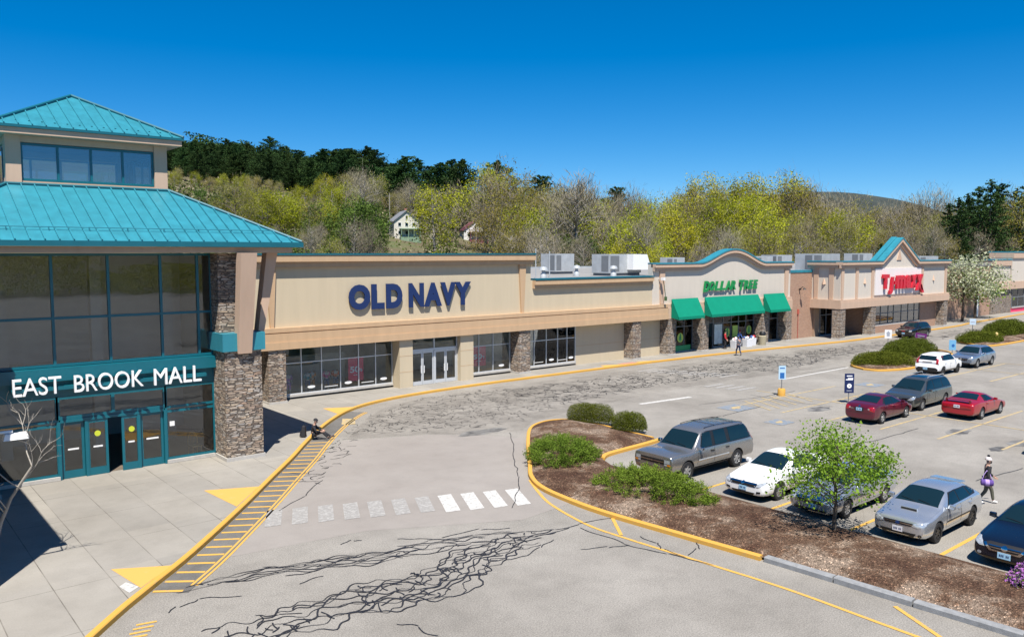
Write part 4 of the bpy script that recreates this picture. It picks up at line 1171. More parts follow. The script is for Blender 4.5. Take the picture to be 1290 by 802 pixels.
# gable roof running back from the point
mb = MB(); s = 2.55/4.45
mb.hexa([(PX-4.7,TY+.64,8.1),(PX,TY+.64,10.72),(PX,TY+1.25,10.72),(PX-4.7,TY+1.25,8.1)], [(PX-4.8,TY+.64,8.22),(PX,TY+.64,10.86),(PX,TY+1.25,10.86),(PX-4.8,TY+1.25,8.22)])
mb.hexa([(PX+.001,TY+.64,10.72),(PX+4.7,TY+.64,8.1),(PX+4.7,TY+1.25,8.1),(PX+.001,TY+1.25,10.72)], [(PX+.001,TY+.64,10.86),(PX+4.8,TY+.64,8.22),(PX+4.8,TY+1.25,8.22),(PX+.001,TY+1.25,10.86)])
fixn(part(mb, "gable_roof", M['teal_roof'], TJ))
for x in (80.15, 83.15, 86.55, 98.5, 104.9):
    mb = MB(); mb.prism([(x-.2,4.22),(x+.2,4.22),(x+.28,7.47),(x-.28,7.47)], XZ, TY+.20, TY+.298); part(mb, "pilaster", M['pink'], TJ, True)
for y in (45.7, 44.0):
    mb = MB(); mb.prism([(y-.2,4.22),(y+.2,4.22),(y+.28,7.47),(y-.28,7.47)], YZ, 79.76, 79.848); part(mb, "pilaster", M['pink'], TJ, True)
mb = MB(); mb.box(87.0,98.05,TY+.18,TY+.298,4.45,7.38); part(mb, "sign_panel", simple("panel_white_pink",(.72,.66,.63),.85,.03,1.0), TJ)
mb = MB()
mb.prism([(PX-.55,8.25),(PX+.55,8.25),(PX,9.55)], XZ, TY+.22, TY+.299)
part(mb, "gable_accent", M['pink'], TJ, True)
for x in (84.9, 101.6):
    mb = MB(); mb.hexa([(x-.28,TY+.298,5.8),(x,TY+.10,5.75),(x+.28,TY+.298,5.8),(x,TY+.298,5.8)],[(x-.01,TY+.298,6.45),(x,TY+.28,6.45),(x+.01,TY+.298,6.45),(x,TY+.298,6.45)]); part(mb, "wall_accent", M['pink'], TJ, True)
mb = MB(); mb.hexa([(79.848,44.6,5.8),(79.65,44.85,5.75),(79.848,45.1,5.8),(79.848,44.85,5.8)],[(79.848,44.84,6.45),(79.83,44.85,6.45),(79.848,44.86,6.45),(79.848,44.85,6.45)]); part(mb, "wall_accent", M['pink'], TJ, True)
# canopy band with left return
mb = MB()
mb.box(79.5,105.6,TY+.05,TY+.9,3.98,4.195); mb.box(79.5,105.6,TY,TY+.9,3.28,3.975)
mb.box(79.5,80.3,TY+.903,46.4,3.28,4.19)
part(mb, "canopy_fascia", M['pink'], TJ)
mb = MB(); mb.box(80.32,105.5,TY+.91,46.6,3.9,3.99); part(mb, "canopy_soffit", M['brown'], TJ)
for (x0,x1) in ((79.55,80.62),(86.1,87.1),(104.2,105.3)):
    mb = MB(); mb.box(x0,x1,TY+.06,TY+.95,.28,3.277); o = part(mb, "stone_pillar", M['stone'], TJ)
    mb = MB(); mb.box(x0-.04,x1+.04,TY+.02,TY+.98,.0,.28); mb.build("pillar_base", M['concrete'], o)
storefront(TJ, 81.2, 86.0, 45.9, .2, 3.5, [82.4,83.6,84.8], [2.4], M['galv_dark'], M['glass'], fw=.08, name="entrance_doors")
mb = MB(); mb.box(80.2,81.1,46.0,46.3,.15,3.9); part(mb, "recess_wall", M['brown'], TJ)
storefront(TJ, 88.6, 99.8, 43.75, 1.05, 3.26, [90.2,92.0,93.3,95.2,96.9,98.5], [2.3], M['galv_dark'], glass_mat("shop_glass_bright",(.5,.56,.58),.22), fw=.08)
mb = MB(); mb.box(88.5,99.9,43.62,43.9,.0,.90); mb.box(87.1,88.5,43.7,43.9,.0,3.9); mb.box(99.9,104.2,43.7,43.95,0,3.9); part(mb, "brick_base", M['brick'], TJ)
mb = MB(); mb.box(86.7,87.0,43.7,46.4,0.1,3.9); part(mb, "porch_wall", M['brick'], TJ)
for (x0,x1,z0,z1,m) in ((89.0,90.0,1.3,2.0,'white'),(93.5,94.4,1.4,2.2,'white'),(97.0,97.6,1.2,1.7,'poster_red'),(98.7,99.5,1.8,2.2,'white')):
    mb = MB(); mb.box(x0,x1,43.83,43.84,z0,z1); part(mb, "window_poster", M[m], TJ)
mb = MB(); mb.box(80.3,105.5,46.6,52,.08,.17); part(mb, "shop_floor", M['int_floor'], TJ)
mb = MB(); mb.box(80.3,105.5,52,52.2,.18,3.8); part(mb, "partition", M['int_dark'], TJ)
# stylised red lettering
rl = MB()
def tjl(s, x0, z0, w, h, bold=.06, shear=0.0, dz=None):
    v, f = text_geo(s, w, h, .2, bold, shear); rl.add(v, f, lambda p: (x0+p[0], TY-.12+.2-p[2], z0+p[1]))
tjl("T", 88.2, 5.1, 1.45, 1.6, .06); tjl("J", 89.75, 4.5, 1.0, 1.9, .06, .1)
rl.box(90.95,91.3,TY-.12,TY+.08,5.55,5.95)
tjl("m", 91.45, 5.05, 2.1, 1.5, .05); tjl("a", 93.65, 5.05, 1.3, 1.5, .05); tjl("x", 95.0, 5.05, 1.35, 1.5, .05); tjl("x", 96.3, 4.75, 1.7, 1.85, .05)
rl.prism([(97.3,5.4),(97.7,5.4),(98.3,4.45),(97.7,4.45)], XZ, TY-.12, TY+.08)
part(rl, "lettering", M['red'], TJ, True)

# link and far store
LK = thing("brick_link_building", "low brick wall with pale door behind the white blossom trees", "wall", (117, 46.5, 0))
mb = MB(); mb.box(105.7,128.4,46.4,47.2,.1,7.2); part(mb, "brickwork", M['brick'], LK)
mb = MB(); mb.box(105.7,128.4,46.34,47.3,7.203,7.6); part(mb, "coping", M['roof_white'], LK)
mb = MB(); mb.box(122.9,124.3,46.33,46.398,.15,3.0); part(mb, "door", M['white'], LK)
FS = thing("far_store_building", "far pale store end with dark stone base at the right edge", "building", (137, 47, 0))
mb = MB(); mb.box(128.5,135.0,46.2,47.2,4.8,7.2); part(mb, "upper_wall", M['pale'], FS)
mb = MB(); mb.box(128.3,135.1,46.0,47.3,7.203,8.0); c5 = part(mb, "cornice", M['pink'], FS)
mb = MB(); mb.box(128.2,135.15,45.95,47.35,8.003,8.15); mb.build("coping", M['teal_roof'], c5)
mb = MB(); mb.box(128.4,160,45.9,47.2,3.7,4.795); part(mb, "canopy_fascia", M['pink'], FS)
mb = MB(); mb.box(128.6,136.3,46.3,47.2,.1,3.695); part(mb, "stone_wall", M['stone'], FS)
mb = MB(); mb.box(135.2,160,46.0,49,4.8,8.3); part(mb, "tower_wall", M['pale'], FS)
mb = MB(); mb.box(135.17,160.2,45.8,49.2,8.303,9.1); c6 = part(mb, "cornice", M['pink'], FS)
mb = MB(); mb.box(135.16,160.3,45.75,49.3,9.103,9.28); mb.build("coping", M['teal_roof'], c6)
storefront(FS, 136.6, 146, 46.3, .9, 3.69, [139,141.3,143.6], [2.4], M['galv_dark'], M['glass'], fw=.1)
mb = MB(); mb.box(136.5,146,46.35,46.5,.1,.75); part(mb, "red_panel", M['poster_red'], FS)
mb = MB(); mb.box(136.4,160,49,49.2,.1,3.69); part(mb, "partition", M['int_dark'], FS)
# ================================================================== plants
rng = np.random.default_rng(7)
bark = simple("bark_grey", (0.17,0.145,0.12), 0.95, 0.25, 2.0, world_space=False)
bark_pale = simple("bark_pale", (0.30,0.275,0.24), 0.95, 0.2, 2.0, world_space=False)
bark_dark = simple("bark_dark", (0.075,0.058,0.045), 0.95, 0.25, 2.0, world_space=False)
L_YEL = leaf_mat("leaves_spring_yellow", [(0.18,0.205,0.010),(0.32,0.335,0.016),(0.45,0.44,0.04)], hue=.015, val=.22, trans=.3)
L_OLV = leaf_mat("leaves_olive_bud", [(0.16,0.155,0.022),(0.28,0.26,0.04),(0.38,0.335,0.075)], hue=.02, val=.25)
L_TWG = leaf_mat("twigs_taupe", [(0.15,0.128,0.080),(0.24,0.21,0.135),(0.36,0.32,0.215)], hue=.012, val=.2, trans=.0)
L_PIN = leaf_mat("pine_needles", [(0.012,0.030,0.009),(0.026,0.058,0.016),(0.055,0.095,0.022)], hue=.02, val=.3, trans=.1)
L_GRN = leaf_mat("leaves_mid_green", [(0.035,0.065,0.012),(0.07,0.115,0.02),(0.12,0.17,0.03)], hue=.02, val=.2, trans=.2)
L_MAP = leaf_mat("leaves_fresh_green", [(0.10,0.19,0.018),(0.19,0.32,0.03),(0.30,0.44,0.06)], hue=.0, val=.0, trans=.4, scale=1.5)
L_JUN = leaf_mat("juniper_foliage", [(0.05,0.095,0.012),(0.115,0.185,0.02),(0.20,0.27,0.038)], hue=.01, val=.05, trans=.15, scale=1.6)
L_BOX = leaf_mat("boxwood_foliage", [(0.040,0.055,0.006),(0.085,0.105,0.010),(0.14,0.155,0.018)], hue=.01, val=.08, trans=.15, scale=1.5)
L_BLO = leaf_mat("white_blossom", [(0.22,0.27,0.10),(0.42,0.44,0.28),(0.62,0.61,0.50)], hue=.0, val=.05, trans=.25)
L_AZA = leaf_mat("azalea_blossom", [(0.25,0.08,0.30),(0.42,0.16,0.48),(0.55,0.28,0.60)], hue=.0, val=.0, trans=.25, scale=4)

def quads_np(cent, size, aspect=1.0, up=0.3, dirs=None):
    """one leaf-sized quad per centre"""
    n = len(cent)
    if dirs is None:
        a = rng.normal(size=(n,3))
    else:
        a = dirs + rng.normal(size=(n,3))*0.25
    a /= np.linalg.norm(a, axis=1, keepdims=True)
    b = rng.normal(size=(n,3)); b[:,2] *= (1-up)
    b -= a*np.sum(a*b, axis=1, keepdims=True); b /= np.linalg.norm(b, axis=1, keepdims=True)+1e-9
    s = (size*(0.6+0.8*rng.random(n)))[:,None]
    a = a*s*0.5; b = b*s*0.5*aspect
    v = np.stack([cent-a, cent-b*0.9, cent+a, cent+b*0.9], axis=1).reshape(-1,3)
    return v

def quad_obj(name, v, mat, parent, v2=None, mat2=None):
    n1 = len(v)//4
    if v2 is not None: v = np.concatenate([v, v2])
    me = bpy.data.meshes.new(name); nq = len(v)//4
    me.vertices.add(len(v)); me.vertices.foreach_set('co', v.astype(np.float32).ravel())
    me.loops.add(len(v)); me.loops.foreach_set('vertex_index', np.arange(len(v), dtype=np.int32))
    me.polygons.add(nq); me.polygons.foreach_set('loop_start', np.arange(0,len(v),4,dtype=np.int32))
    me.update(calc_edges=True); me.validate()
    me.materials.append(mat)
    if v2 is not None:
        me.materials.append(mat2); mi = np.zeros(len(me.polygons), dtype=np.int32); mi[n1:] = 1; me.polygons.foreach_set('material_index', mi)
    o = bpy.data.objects.new(name, me); COL.objects.link(o)
    if parent is not None: o.parent = parent
    return o

def sphere_pts(n):
    p = rng.normal(size=(n,3)); return p/np.linalg.norm(p,axis=1,keepdims=True)

def broadleaf(name, h, cw, cb, nclump, nleaf, lsize, lmat, bmat, tr=.016, twigs=0, tmat=None, clump_r=.17, multi=1, shell=.55, limb_r=.35, aspect=.7):
    """tapered trunk, limbs that reach every clump, leaves spread through the clumps"""
    root = bpy.data.objects.new(name, None); COL.objects.link(root); WL[root.name] = Vector((0,0,0))
    ch = h*(1-cb); cz = h*cb+ch*.5
    C = sphere_pts(nclump)*(shell+(1-shell)*rng.random((nclump,1)))**.6
    C *= 1+rng.normal(size=(nclump,1))*.10
    C = C*np.array([cw/2*(1-clump_r*.5), cw/2*(1-clump_r*.5), ch*.5*(1-clump_r*.4)])
    # egg: broad low, narrow high
    k = 1.0-0.28*(C[:,2]/(ch*.5)); C[:,0] *= k; C[:,1] *= k
    C[:,2] += cz
    mb = MB(); R0 = h*tr
    tops = []
    for t in range(multi):
        lean = Vector((rng.normal()*.03, rng.normal()*.03, 1)) if multi == 1 else Vector((rng.uniform(-.10,.10), rng.uniform(-.10,.10), 1))
        P = [Vector((0,0,-.3))]; nseg = 7; r = R0 if multi == 1 else R0*.75
        for i in range(1, nseg+1):
            z = h*.86*i/nseg
            P.append(Vector((lean.x*z+rng.normal()*h*.006, lean.y*z+rng.normal()*h*.006, z)))
        for i in range(nseg): mb.tube(P[i], P[i+1], r*(1.15-i/nseg), r*(1.15-(i+1)/nseg)+.01, 7, 0, False)
        tops.append(P)
    for c in C:
        P = tops[rng.integers(len(tops))]; c = Vector(c)
        z0 = max(h*cb*.75, min(c.z-.25*math.hypot(c.x,c.y)-h*.06, h*.8)); i = min(6, int(z0/(h*.86)*7)); f = z0/(h*.86)*7-i
        p0 = P[i].lerp(P[i+1], max(0,min(1,f)))
        m_ = p0.lerp(c,.5)+Vector((0,0,(c-p0).length*.10))+Vector(rng.normal(size=3))*h*.008
        r = R0*limb_r*(1.1-.6*z0/h)
        mb.tube(p0, m_, r, r*.6, 5, 0, False); mb.tube(m_, c, r*.6, r*.22, 5, 0, False)
        for q in range(3):
            e = c + Vector(rng.normal(size=3))*h*clump_r*.45; mb.tube(m_.lerp(c,.4+.2*q), e, r*.3, r*.08, 4, 0, False)
    tk = mb.build("trunk", bmat, root, smooth=60)
    idx = rng.integers(nclump, size=nleaf)
    crad = np.array([cw*.5,cw*.5,ch*.5])*clump_r*2.0*(0.65+0.7*rng.random((nclump,1)))
    d = sphere_pts(nleaf)*(rng.random((nleaf,1))**.42)*crad[idx]
    v = quads_np(C[idx]+d, lsize, aspect)
    if nleaf and not twigs: quad_obj("crown", v, lmat, root)
    if twigs:
        idx = rng.integers(nclump, size=twigs)
        d = sphere_pts(twigs); base = C[idx]+d*(rng.random((twigs,1))**.5)*crad[idx]*1.1
        out = base-np.array([0,0,h*cb]); out /= np.linalg.norm(out,axis=1,keepdims=True)
        dr = out*.8+np.array([0,0,.55])+rng.normal(size=(twigs,3))*.35; dr /= np.linalg.norm(dr,axis=1,keepdims=True)
        v2 = quads_np(base, h*.065, .055, 0, dr)
        if nleaf: quad_obj("crown", v, lmat, root, v2, tmat or L_TWG)
        else: quad_obj("crown", v2, tmat or L_TWG, root)
    return root

def conifer(name, h, cw, cb, nb, per, lmat, bmat, size=.5, irregular=.35):
    root = bpy.data.objects.new(name, None); COL.objects.link(root); WL[root.name] = Vector((0,0,0))
    mb = MB(); R0 = h*.014
    for i in range(8): mb.tube((0,0,-.3+(h+.2)*i/8),(0,0,-.3+(h+.2)*(i+1)/8),R0*(1.1-i/8),R0*(1.1-(i+1)/8)+.012,7,0,False)
    cs = []; ds = []
    for k in range(nb):
        t = (k+rng.random())/nb; z = h*(cb+(1-cb)*t); a = k*2.4+rng.normal()*.4
        prof = (1-t**2.2)**.8*(.6+.4*math.sin(min(1,t*3)*1.57))+.07
        r = cw*.5*prof*(1+rng.normal()*irregular)
        r = max(.3,r); up = .10+.35*t
        e = Vector((math.cos(a)*r, math.sin(a)*r, z+r*up))
        mb.tube((0,0,z), e, R0*.28*(1.1-t), R0*.06, 4, 0, False)
        n = max(6,int(per*(.3+r/(cw*.5))))
        s = rng.random((n,1))**.6; base = np.array([[0,0,z]])+(np.array(e)-np.array([0,0,z]))*s
        sp_ = rng.normal(size=(n,3))*np.array([.30,.30,.16])*max(.9,r*.5)
        cs.append(base+sp_); dd = np.tile(np.array([math.cos(a),math.sin(a),.35]),(n,1))+rng.normal(size=(n,3))*.5; ds.append(dd)
    mb.build("trunk", bmat, root, smooth=60)
    C = np.concatenate(cs); D = np.concatenate(ds)
    quad_obj("crown", quads_np(C, size, .5, .2, D), lmat, root)
    return root

PROTO = {
 'yellow': [broadleaf("budding_tree",18,13,.22,52,6400,.34,L_YEL,bark,twigs=500), broadleaf("budding_tree",18,11,.28,44,5400,.34,L_YEL,bark,twigs=600,multi=2), broadleaf("budding_tree",18,10,.18,40,5000,.34,L_YEL,bark_pale,twigs=500)],
 'olive': [broadleaf("hazy_tree",19,11,.30,48,3600,.30,L_OLV,bark_pale,twigs=1300,multi=2), broadleaf("hazy_tree",19,9,.34,42,3100,.30,L_OLV,bark_pale,twigs=1300), broadleaf("hazy_tree",19,12,.26,50,3900,.30,L_OLV,bark,twigs=1100)],
 'bare': [broadleaf("bare_tree",19,10,.30,60,0,.3,None,bark_pale,twigs=1900,multi=2,clump_r=.2), broadleaf("bare_tree",19,8,.36,50,0,.3,None,bark_pale,twigs=1700,clump_r=.2), broadleaf("bare_tree",19,11,.28,64,0,.3,None,bark,twigs=2100,multi=3,clump_r=.2)],
 'pine': [conifer("pine_tree",24,13,.16,64,120,L_PIN,bark_dark,.75,.22), conifer("pine_tree",24,12,.22,58,120,L_PIN,bark_dark,.75,.28), conifer("pine_tree",24,14,.12,68,125,L_PIN,bark_dark,.75,.2)],
 'spire': [conifer("spruce_tree",24,8,.10,62,75,L_PIN,bark_dark,.6,.34), conifer("spruce_tree",24,6.6,.16,56,70,L_PIN,bark_dark,.6,.42)],
 'green': [broadleaf("leafy_tree",15,12,.12,44,4400,.42,L_GRN,bark_dark), broadleaf("leafy_tree",15,10,.15,36,3800,.42,L_GRN,bark_dark)],
}
CAT = {'yellow':'tree','olive':'tree','bare':'tree','pine':'tree','green':'tree'}
used = set()
def bearing(u): return R(50.2)-math.atan((u-645)/1030.0)
def place_tree(kind, x, y, h, label, group, sc_w=1.0):
    k = int(rng.integers(len(PROTO[kind]))); p = PROTO[kind][k]
    base_h = {'yellow':18,'olive':19,'bare':19,'pine':24,'spire':24,'green':15}[kind]
    o = p if p.name not in used else copy_tree(p)
    used.add(p.name)
    s = h/base_h
    o.location = (x, y, terrain(x,y)); o.rotation_euler = (0,0,rng.random()*6.28); w = s*sc_w*(0.9+.25*rng.random()); o.scale = (w,w,s)
    return tag(o, label, 'tree', group)

SKY_U = [0,205,260,300,340,385,440,470,490,520,560,600,640,680,730,770,800,850,890,940,990,1040,1070,1095,1120,1160,1200,1240,1290]
SKY_V = [185,186,183,181,184,191,186,190,207,202,212,205,208,222,214,236,238,238,222,216,222,234,246,254,248,238,236,230,232]
def sky_v(u): return float(np.interp(u, SKY_U, SKY_V))
def put(kind, u, d, v, label, group, sc_w=1.0, hmin=7, hmax=30):
    a = bearing(u); x = d*math.cos(a); y = d*math.sin(a)
    if y < 94: y = 94+rng.random()*6; d = y/math.sin(a); x = d*math.cos(a)
    v += 0 if kind in ('pine','spire') else 7
    dep = d*math.cos(math.atan((u-645)/1030.0)); zt = 9+(319-v)/1030.0*dep
    h = min(hmax, max(hmin, zt-terrain(x,y)))
    return place_tree(kind, x, y, h, label, group, sc_w)
TREES = []
# hilltop pines
for u in np.arange(192, 505, 6.6):
    TREES.append(put('pine', u+rng.normal()*3, 375+rng.normal()*14, sky_v(u)+rng.normal()*4+3, "dark green pine in the dense hilltop row above the yellow trees on the left", "hilltop pines on the left", 1.05, 14, 34))
for u in np.arange(196, 500, 11.5):
    TREES.append(put('pine', u+rng.normal()*4, 335+rng.normal()*12, sky_v(u)+13+rng.normal()*5, "dark pine just below the hilltop row, above the yellow trees on the left", "second row of hillside pines", 1.1, 12, 30))
for u, v in ((512,200),(528,203),(556,208),(572,204),(583,204),(627,205),(680,224),(775,238),(500,208),(543,212)):
    TREES.append(put('pine', u, 330+rng.normal()*15, v, "single dark pine poking above the bare brown slope behind the small houses", "pines behind the houses", 1.1, 12, 34))
# left slope, mixed spring trees
def mixed(us, dist, dv, kinds, probs, label, group, dd=14, dvn=7, sw=1.0):
    for u in us:
        k = kinds[int(rng.choice(len(kinds), p=probs))]
        if (484 < u < 532 and dist < 250) or (578 < u < 614 and dist < 286): continue
        TREES.append(put(k, u+rng.normal()*4, dist+rng.normal()*dd, sky_v(u)+dv+rng.normal()*dvn, label[k], group[k], sw))
Lb = {'yellow':"bright yellow green budding tree on the left hillside below the pines",'olive':"hazy olive budding tree on the left hillside below the pines",'bare':"bare grey brown tree on the left hillside below the pines",'green':"dark leafy green tree low on the left hillside",'pine':"dark pine low on the left hillside among yellow trees"}
Gp = {k: k+" trees on the left hillside" for k in Lb}
mixed(np.arange(205,480,15), 275, 38, ['yellow','olive','bare'], [.70,.20,.10], Lb, Gp)
mixed(np.arange(205,300,17), 215, 62, ['green','pine','olive'], [.6,.2,.2], Lb, Gp)
mixed(np.arange(300,430,15), 205, 46, ['yellow','olive','bare'], [.74,.16,.10], Lb, Gp, sw=1.1)
mixed(np.arange(395,480,18), 190, 66, ['green','olive','bare'], [.62,.2,.18], Lb, Gp)
mixed(np.arange(300,480,15), 165, 92, ['green','bare','olive','yellow'], [.35,.35,.15,.15], Lb, Gp)
mixed(np.arange(445,520,10), 290, 24, ['bare','olive'], [.6,.4], Lb, Gp)
# middle, round the houses
Lm = {'yellow':"yellow green budding tree in the woods behind the low flat roof",'olive':"hazy olive budding tree in the woods behind the low flat roof",'bare':"bare pale trunked tree in the woods behind the low flat roof",'pine':"dark pine in the woods behind the low flat roof",'green':"dark leafy tree in the woods behind the low flat roof"}
Gm = {k: k+" trees behind the low flat roof" for k in Lm}
mixed(np.arange(518,600,14), 285, 22, ['bare','olive'], [.7,.3], Lm, Gm)
TREES.append(put('yellow', 549, 205, 220, "big bright yellow green tree right of the cream hillside house", None, 1.15, 10, 30))
TREES.append(put('green', 452, 195, 245, "dark rounded green tree left of the cream hillside house", None, 1.25))
TREES.append(put('yellow', 612, 250, 208, "pale yellow tree standing tallest behind the maroon roofed house", None, 1.05, 10, 34))
TREES.append(put('yellow', 640, 255, 211, "pale yellow tree just right of the tallest one behind the maroon roofed house", None, .95, 10, 34))
TREES.append(put('yellow', 556, 135, 304, "small rounded yellow forsythia bush behind the tall parapet", None, 1.3, 4, 8))
TREES.append(put('bare', 727, 170, 214, "tall many stemmed budding tree with pale trunks above the low flat roof", None, 1.35, 10, 34))
mixed(np.arange(628,830,12), 215, 10, ['olive','bare','yellow'], [.55,.17,.28], Lm, Gm)
mixed(np.arange(636,830,12), 170, 30, ['olive','bare','yellow'], [.5,.22,.28], Lm, Gm, dvn=10)
mixed(np.arange(650,830,16), 145, 62, ['bare','olive','yellow','green'], [.28,.3,.27,.15], Lm, Gm, dvn=10)
# right
Lr = {'yellow':"yellow green budding tree in the woods behind the arched and gabled stores",'olive':"hazy olive budding tree in the woods behind the arched and gabled stores",'bare':"bare pale trunked tree in the woods behind the arched and gabled stores",'spire':"dark slender pine among bare trees in the woods behind the gabled store",'green':"dark leafy tree in the woods behind the arched and gabled stores"}
Gr = {k: k+" trees behind the arched and gabled stores" for k in Lr}
mixed(np.arange(830,1070,12), 265, 4, ['bare','olive','yellow'], [.26,.42,.32], Lr, Gr)
mixed(np.arange(836,1075,12), 225, 28, ['yellow','bare','olive'], [.46,.18,.36], Lr, Gr, dvn=10)
mixed(np.arange(840,1110,16), 195, 58, ['bare','yellow','olive','green'], [.28,.44,.18,.1], Lr, Gr, dvn=10)
mixed(np.arange(1060,1180,11), 330, 4, ['bare','olive'], [.8,.2], Lr, Gr)
mixed(np.arange(1060,1180,13), 270, 30, ['bare','olive','yellow'], [.6,.22,.18], Lr, Gr)
mixed(np.arange(1110,1290,15), 250, 55, ['bare','spire','olive'], [.6,.25,.15], Lr, Gr)
for u, v in ((1192,258),(1228,238),(1243,229),(1257,233),(1275,240),(1290,235),(1215,246),(1204,251),(1251,246),(1283,250),(1236,250)):
    TREES.append(put('spire', u, 285+rng.normal()*10, v, "tall dark pine in the group behind the white blossom trees at the right edge", "tall pines at the right edge", 1.0, 14, 36))
mixed(np.arange(1180,1295,14), 320, 10, ['bare','olive'], [.8,.2], Lr, Gr)
for k, ps in PROTO.items():
    for p in ps:
        if p.name not in used:
            for c in list(p.children): bpy.data.objects.remove(c)
            bpy.data.objects.remove(p)

# undergrowth, brush and the far mass of the wood
def scatter_mass(name, n, ulo, uhi, dlo, dhi, hmax, mat, size):
    u = rng.uniform(ulo,uhi,n); a = np.array([bearing(q) for q in u]); d = rng.uniform(dlo,dhi,n)
    x = d*np.cos(a); y = np.maximum(d*np.sin(a), 94+rng.random(n)*8); hh = hmax*(.35+.65*(np.sin(x*.23)*np.sin(y*.31+1)*.5+.5))
    z = np.array([terrain(p,q) for p,q in zip(x,y)])+rng.random(n)**1.2*hh
    keep = ~(((u > 490) & (u < 534) & (d < 262)) | ((u > 576) & (u < 616) & (d < 292))) | (rng.random(n) < .12)
    o = quad_obj(name, quads_np(np.stack([x,y,z],1)[keep], size, .6), mat, None); return tag(o, kind='stuff')
scatter_mass("brush", 26000, 200, 640, 115, 300, 4.5, L_GRN, .7)
scatter_mass("bramble", 30000, 200, 1300, 112, 330, 4.0, L_TWG, .8)
scatter_mass("brush", 14000, 620, 1300, 130, 330, 3.5, L_OLV, .7)
def far_mass(name, n, mat, ulo, uhi, dlo, dhi, hh, size, off=0):
    u = rng.uniform(ulo,uhi,n); a = np.array([bearing(q) for q in u]); d = rng.uniform(dlo,dhi,n)
    x = d*np.cos(a); y = d*np.sin(a)
    cell = np.floor(x/7)*57.3+np.floor(y/7)*131.7; ph = np.modf(np.sin(cell)*4375.5)[0]
    top = hh*(.75+.3*ph); z = np.array([terrain(p,q) for p,q in zip(x,y)])+top*(1-rng.random(n)**1.8*.8)
    return tag(quad_obj(name, quads_np(np.stack([x,y,z],1), size, .7), mat, None), kind='stuff')
far_mass("far_woods", 45000, L_TWG, 560, 1320, 300, 420, 15, .9)
far_mass("far_woods", 26000, L_PIN, 180, 640, 380, 440, 15, 1.1)
# the wood across the road behind the camera, mirrored by the shop glass
n = 90000; x = rng.uniform(-90,260,n); y = rng.uniform(-150,-112,n)
cell = np.floor(x/9)*57.3; ph = np.modf(np.sin(cell)*4375.5)[0]
z = (7.5+4*ph)*(1-rng.random(n)**1.6*.95)
tag(quad_obj("far_woods", quads_np(np.stack([x,y,z],1), .5, .7), L_OLV, None), kind='stuff')
# far ridge showing in the gap
mb = MB()
def rz_(x, y):
    t = math.exp(-((y-560-.05*(x-1000))/160)**2)*math.exp(-((x-1050)/520)**2); return -1+90*t
mb.add(*grid([300+50*i for i in range(34)], [250+30*i for i in range(24)], rz_))
rm = simple("ridge_woods", (0.030,0.038,0.030), 0.95, 0.45, 0.02, bump=1.0, bscale=0.12)
tag(mb.build("far_hill", rm, smooth=True), kind='structure')

# ------------------------------------------------------------------ shrubs in the islands
def shrub(name, label, cat, x, y, lx, ly, h, rot, n, size, mat, power=2.6, z0=.18, group=None, aspect=.55, fl=None, lump=.12, upd=None):
    o = thing(name, label, cat, (x,y,z0), group, rot)
    p = sphere_pts(n); p[:,2] = np.abs(p[:,2])
    k = (np.abs(p)**power).sum(1)**(-1/power); p = p*k[:,None]
    ph = rng.random(8)*6.28
    az = np.arctan2(p[:,1],p[:,0])
    bump = 1+lump*(np.sin(az*5+ph[0])*.5+np.sin(az*9+ph[1]+p[:,2]*6)*.5+np.sin(p[:,0]*7+ph[2])*np.sin(p[:,1]*8+ph[3])*.8)
    rr = (rng.random(n)**.35)*bump
    c = p*rr[:,None]*np.array([lx/2,ly/2,h])
    dirs = None
    if upd is not None: dirs = p*np.array([1,1,.4])+np.array([0,0,upd])
    quad_obj("foliage", quads_np(c, size, aspect, .2, dirs), mat, o)
    if fl is not None:
        m_ = c[rr > .75][:fl[1]]; quad_obj("blossom", quads_np(m_*1.03, fl[2], .9), fl[0], o)
    mb = MB()
    for i in range(26):
        e = c[rng.integers(n)]*.85; mb.tube((rng.normal()*lx*.06,rng.normal()*ly*.06,-.25),e,.016,.005,4,0,False)
    mb.build("stem", bark, o, off=None)
    return o
shrub("boxwood_hedge","long clipped green hedge on the mulch nose of the front island","hedge",30.35,29.95,2.5,1.15,.92,R(-60),26000,.045,L_BOX,4.0,.22,lump=.05)
shrub("boxwood_shrub","short clipped green shrub beside the long hedge on the front island","shrub",30.45,27.35,1.75,1.15,.85,R(-60),20000,.045,L_BOX,3.6,.22,lump=.06)
def juniper(label, x, y, lx, ly, h, rot):
    o = thing("juniper", label, "shrub", (x,y,.2), None, rot)
    nb = 210; a = rng.random(nb)*6.28; r = rng.random(nb)**.5
    cs=[];ds=[]; mb=MB()
    for k in range(nb):
        bx=math.cos(a[k])*r[k]*lx*.5; by=math.sin(a[k])*r[k]*ly*.5; hz=h*(1-r[k]**2.2)*(.7+.5*rng.random())+.12
        dx=np.array([math.cos(a[k])*.9+rng.normal()*.4, math.sin(a[k])*.9+rng.normal()*.4, .55+rng.normal()*.2]); dx/=np.linalg.norm(dx)
        L=.38+.3*rng.random(); n=120; s=rng.random((n,1))
        base=np.array([bx,by,hz])-dx*L*.5
        cs.append(base+dx*L*s+rng.normal(size=(n,3))*(.10-.06*s)); ds.append(np.tile(dx,(n,1))+rng.normal(size=(n,3))*.55)
        if k%4==0: mb.tube((bx*.3,by*.3,-.2),tuple(base+dx*L*.5),.014,.005,4,0,False)
    quad_obj("foliage", quads_np(np.concatenate(cs), .07, .4, .2, np.concatenate(ds)), L_JUN, o)
    mb.build("stem", bark, o); return o
juniper("bright green spreading juniper filling the kerb corner of the front island", 23.95, 25.3, 4.3, 3.0, .62, R(48))
juniper("spreading juniper in front of the grey and white parked cars", 22.85, 19.35, 4.9, 2.7, .62, R(-84))
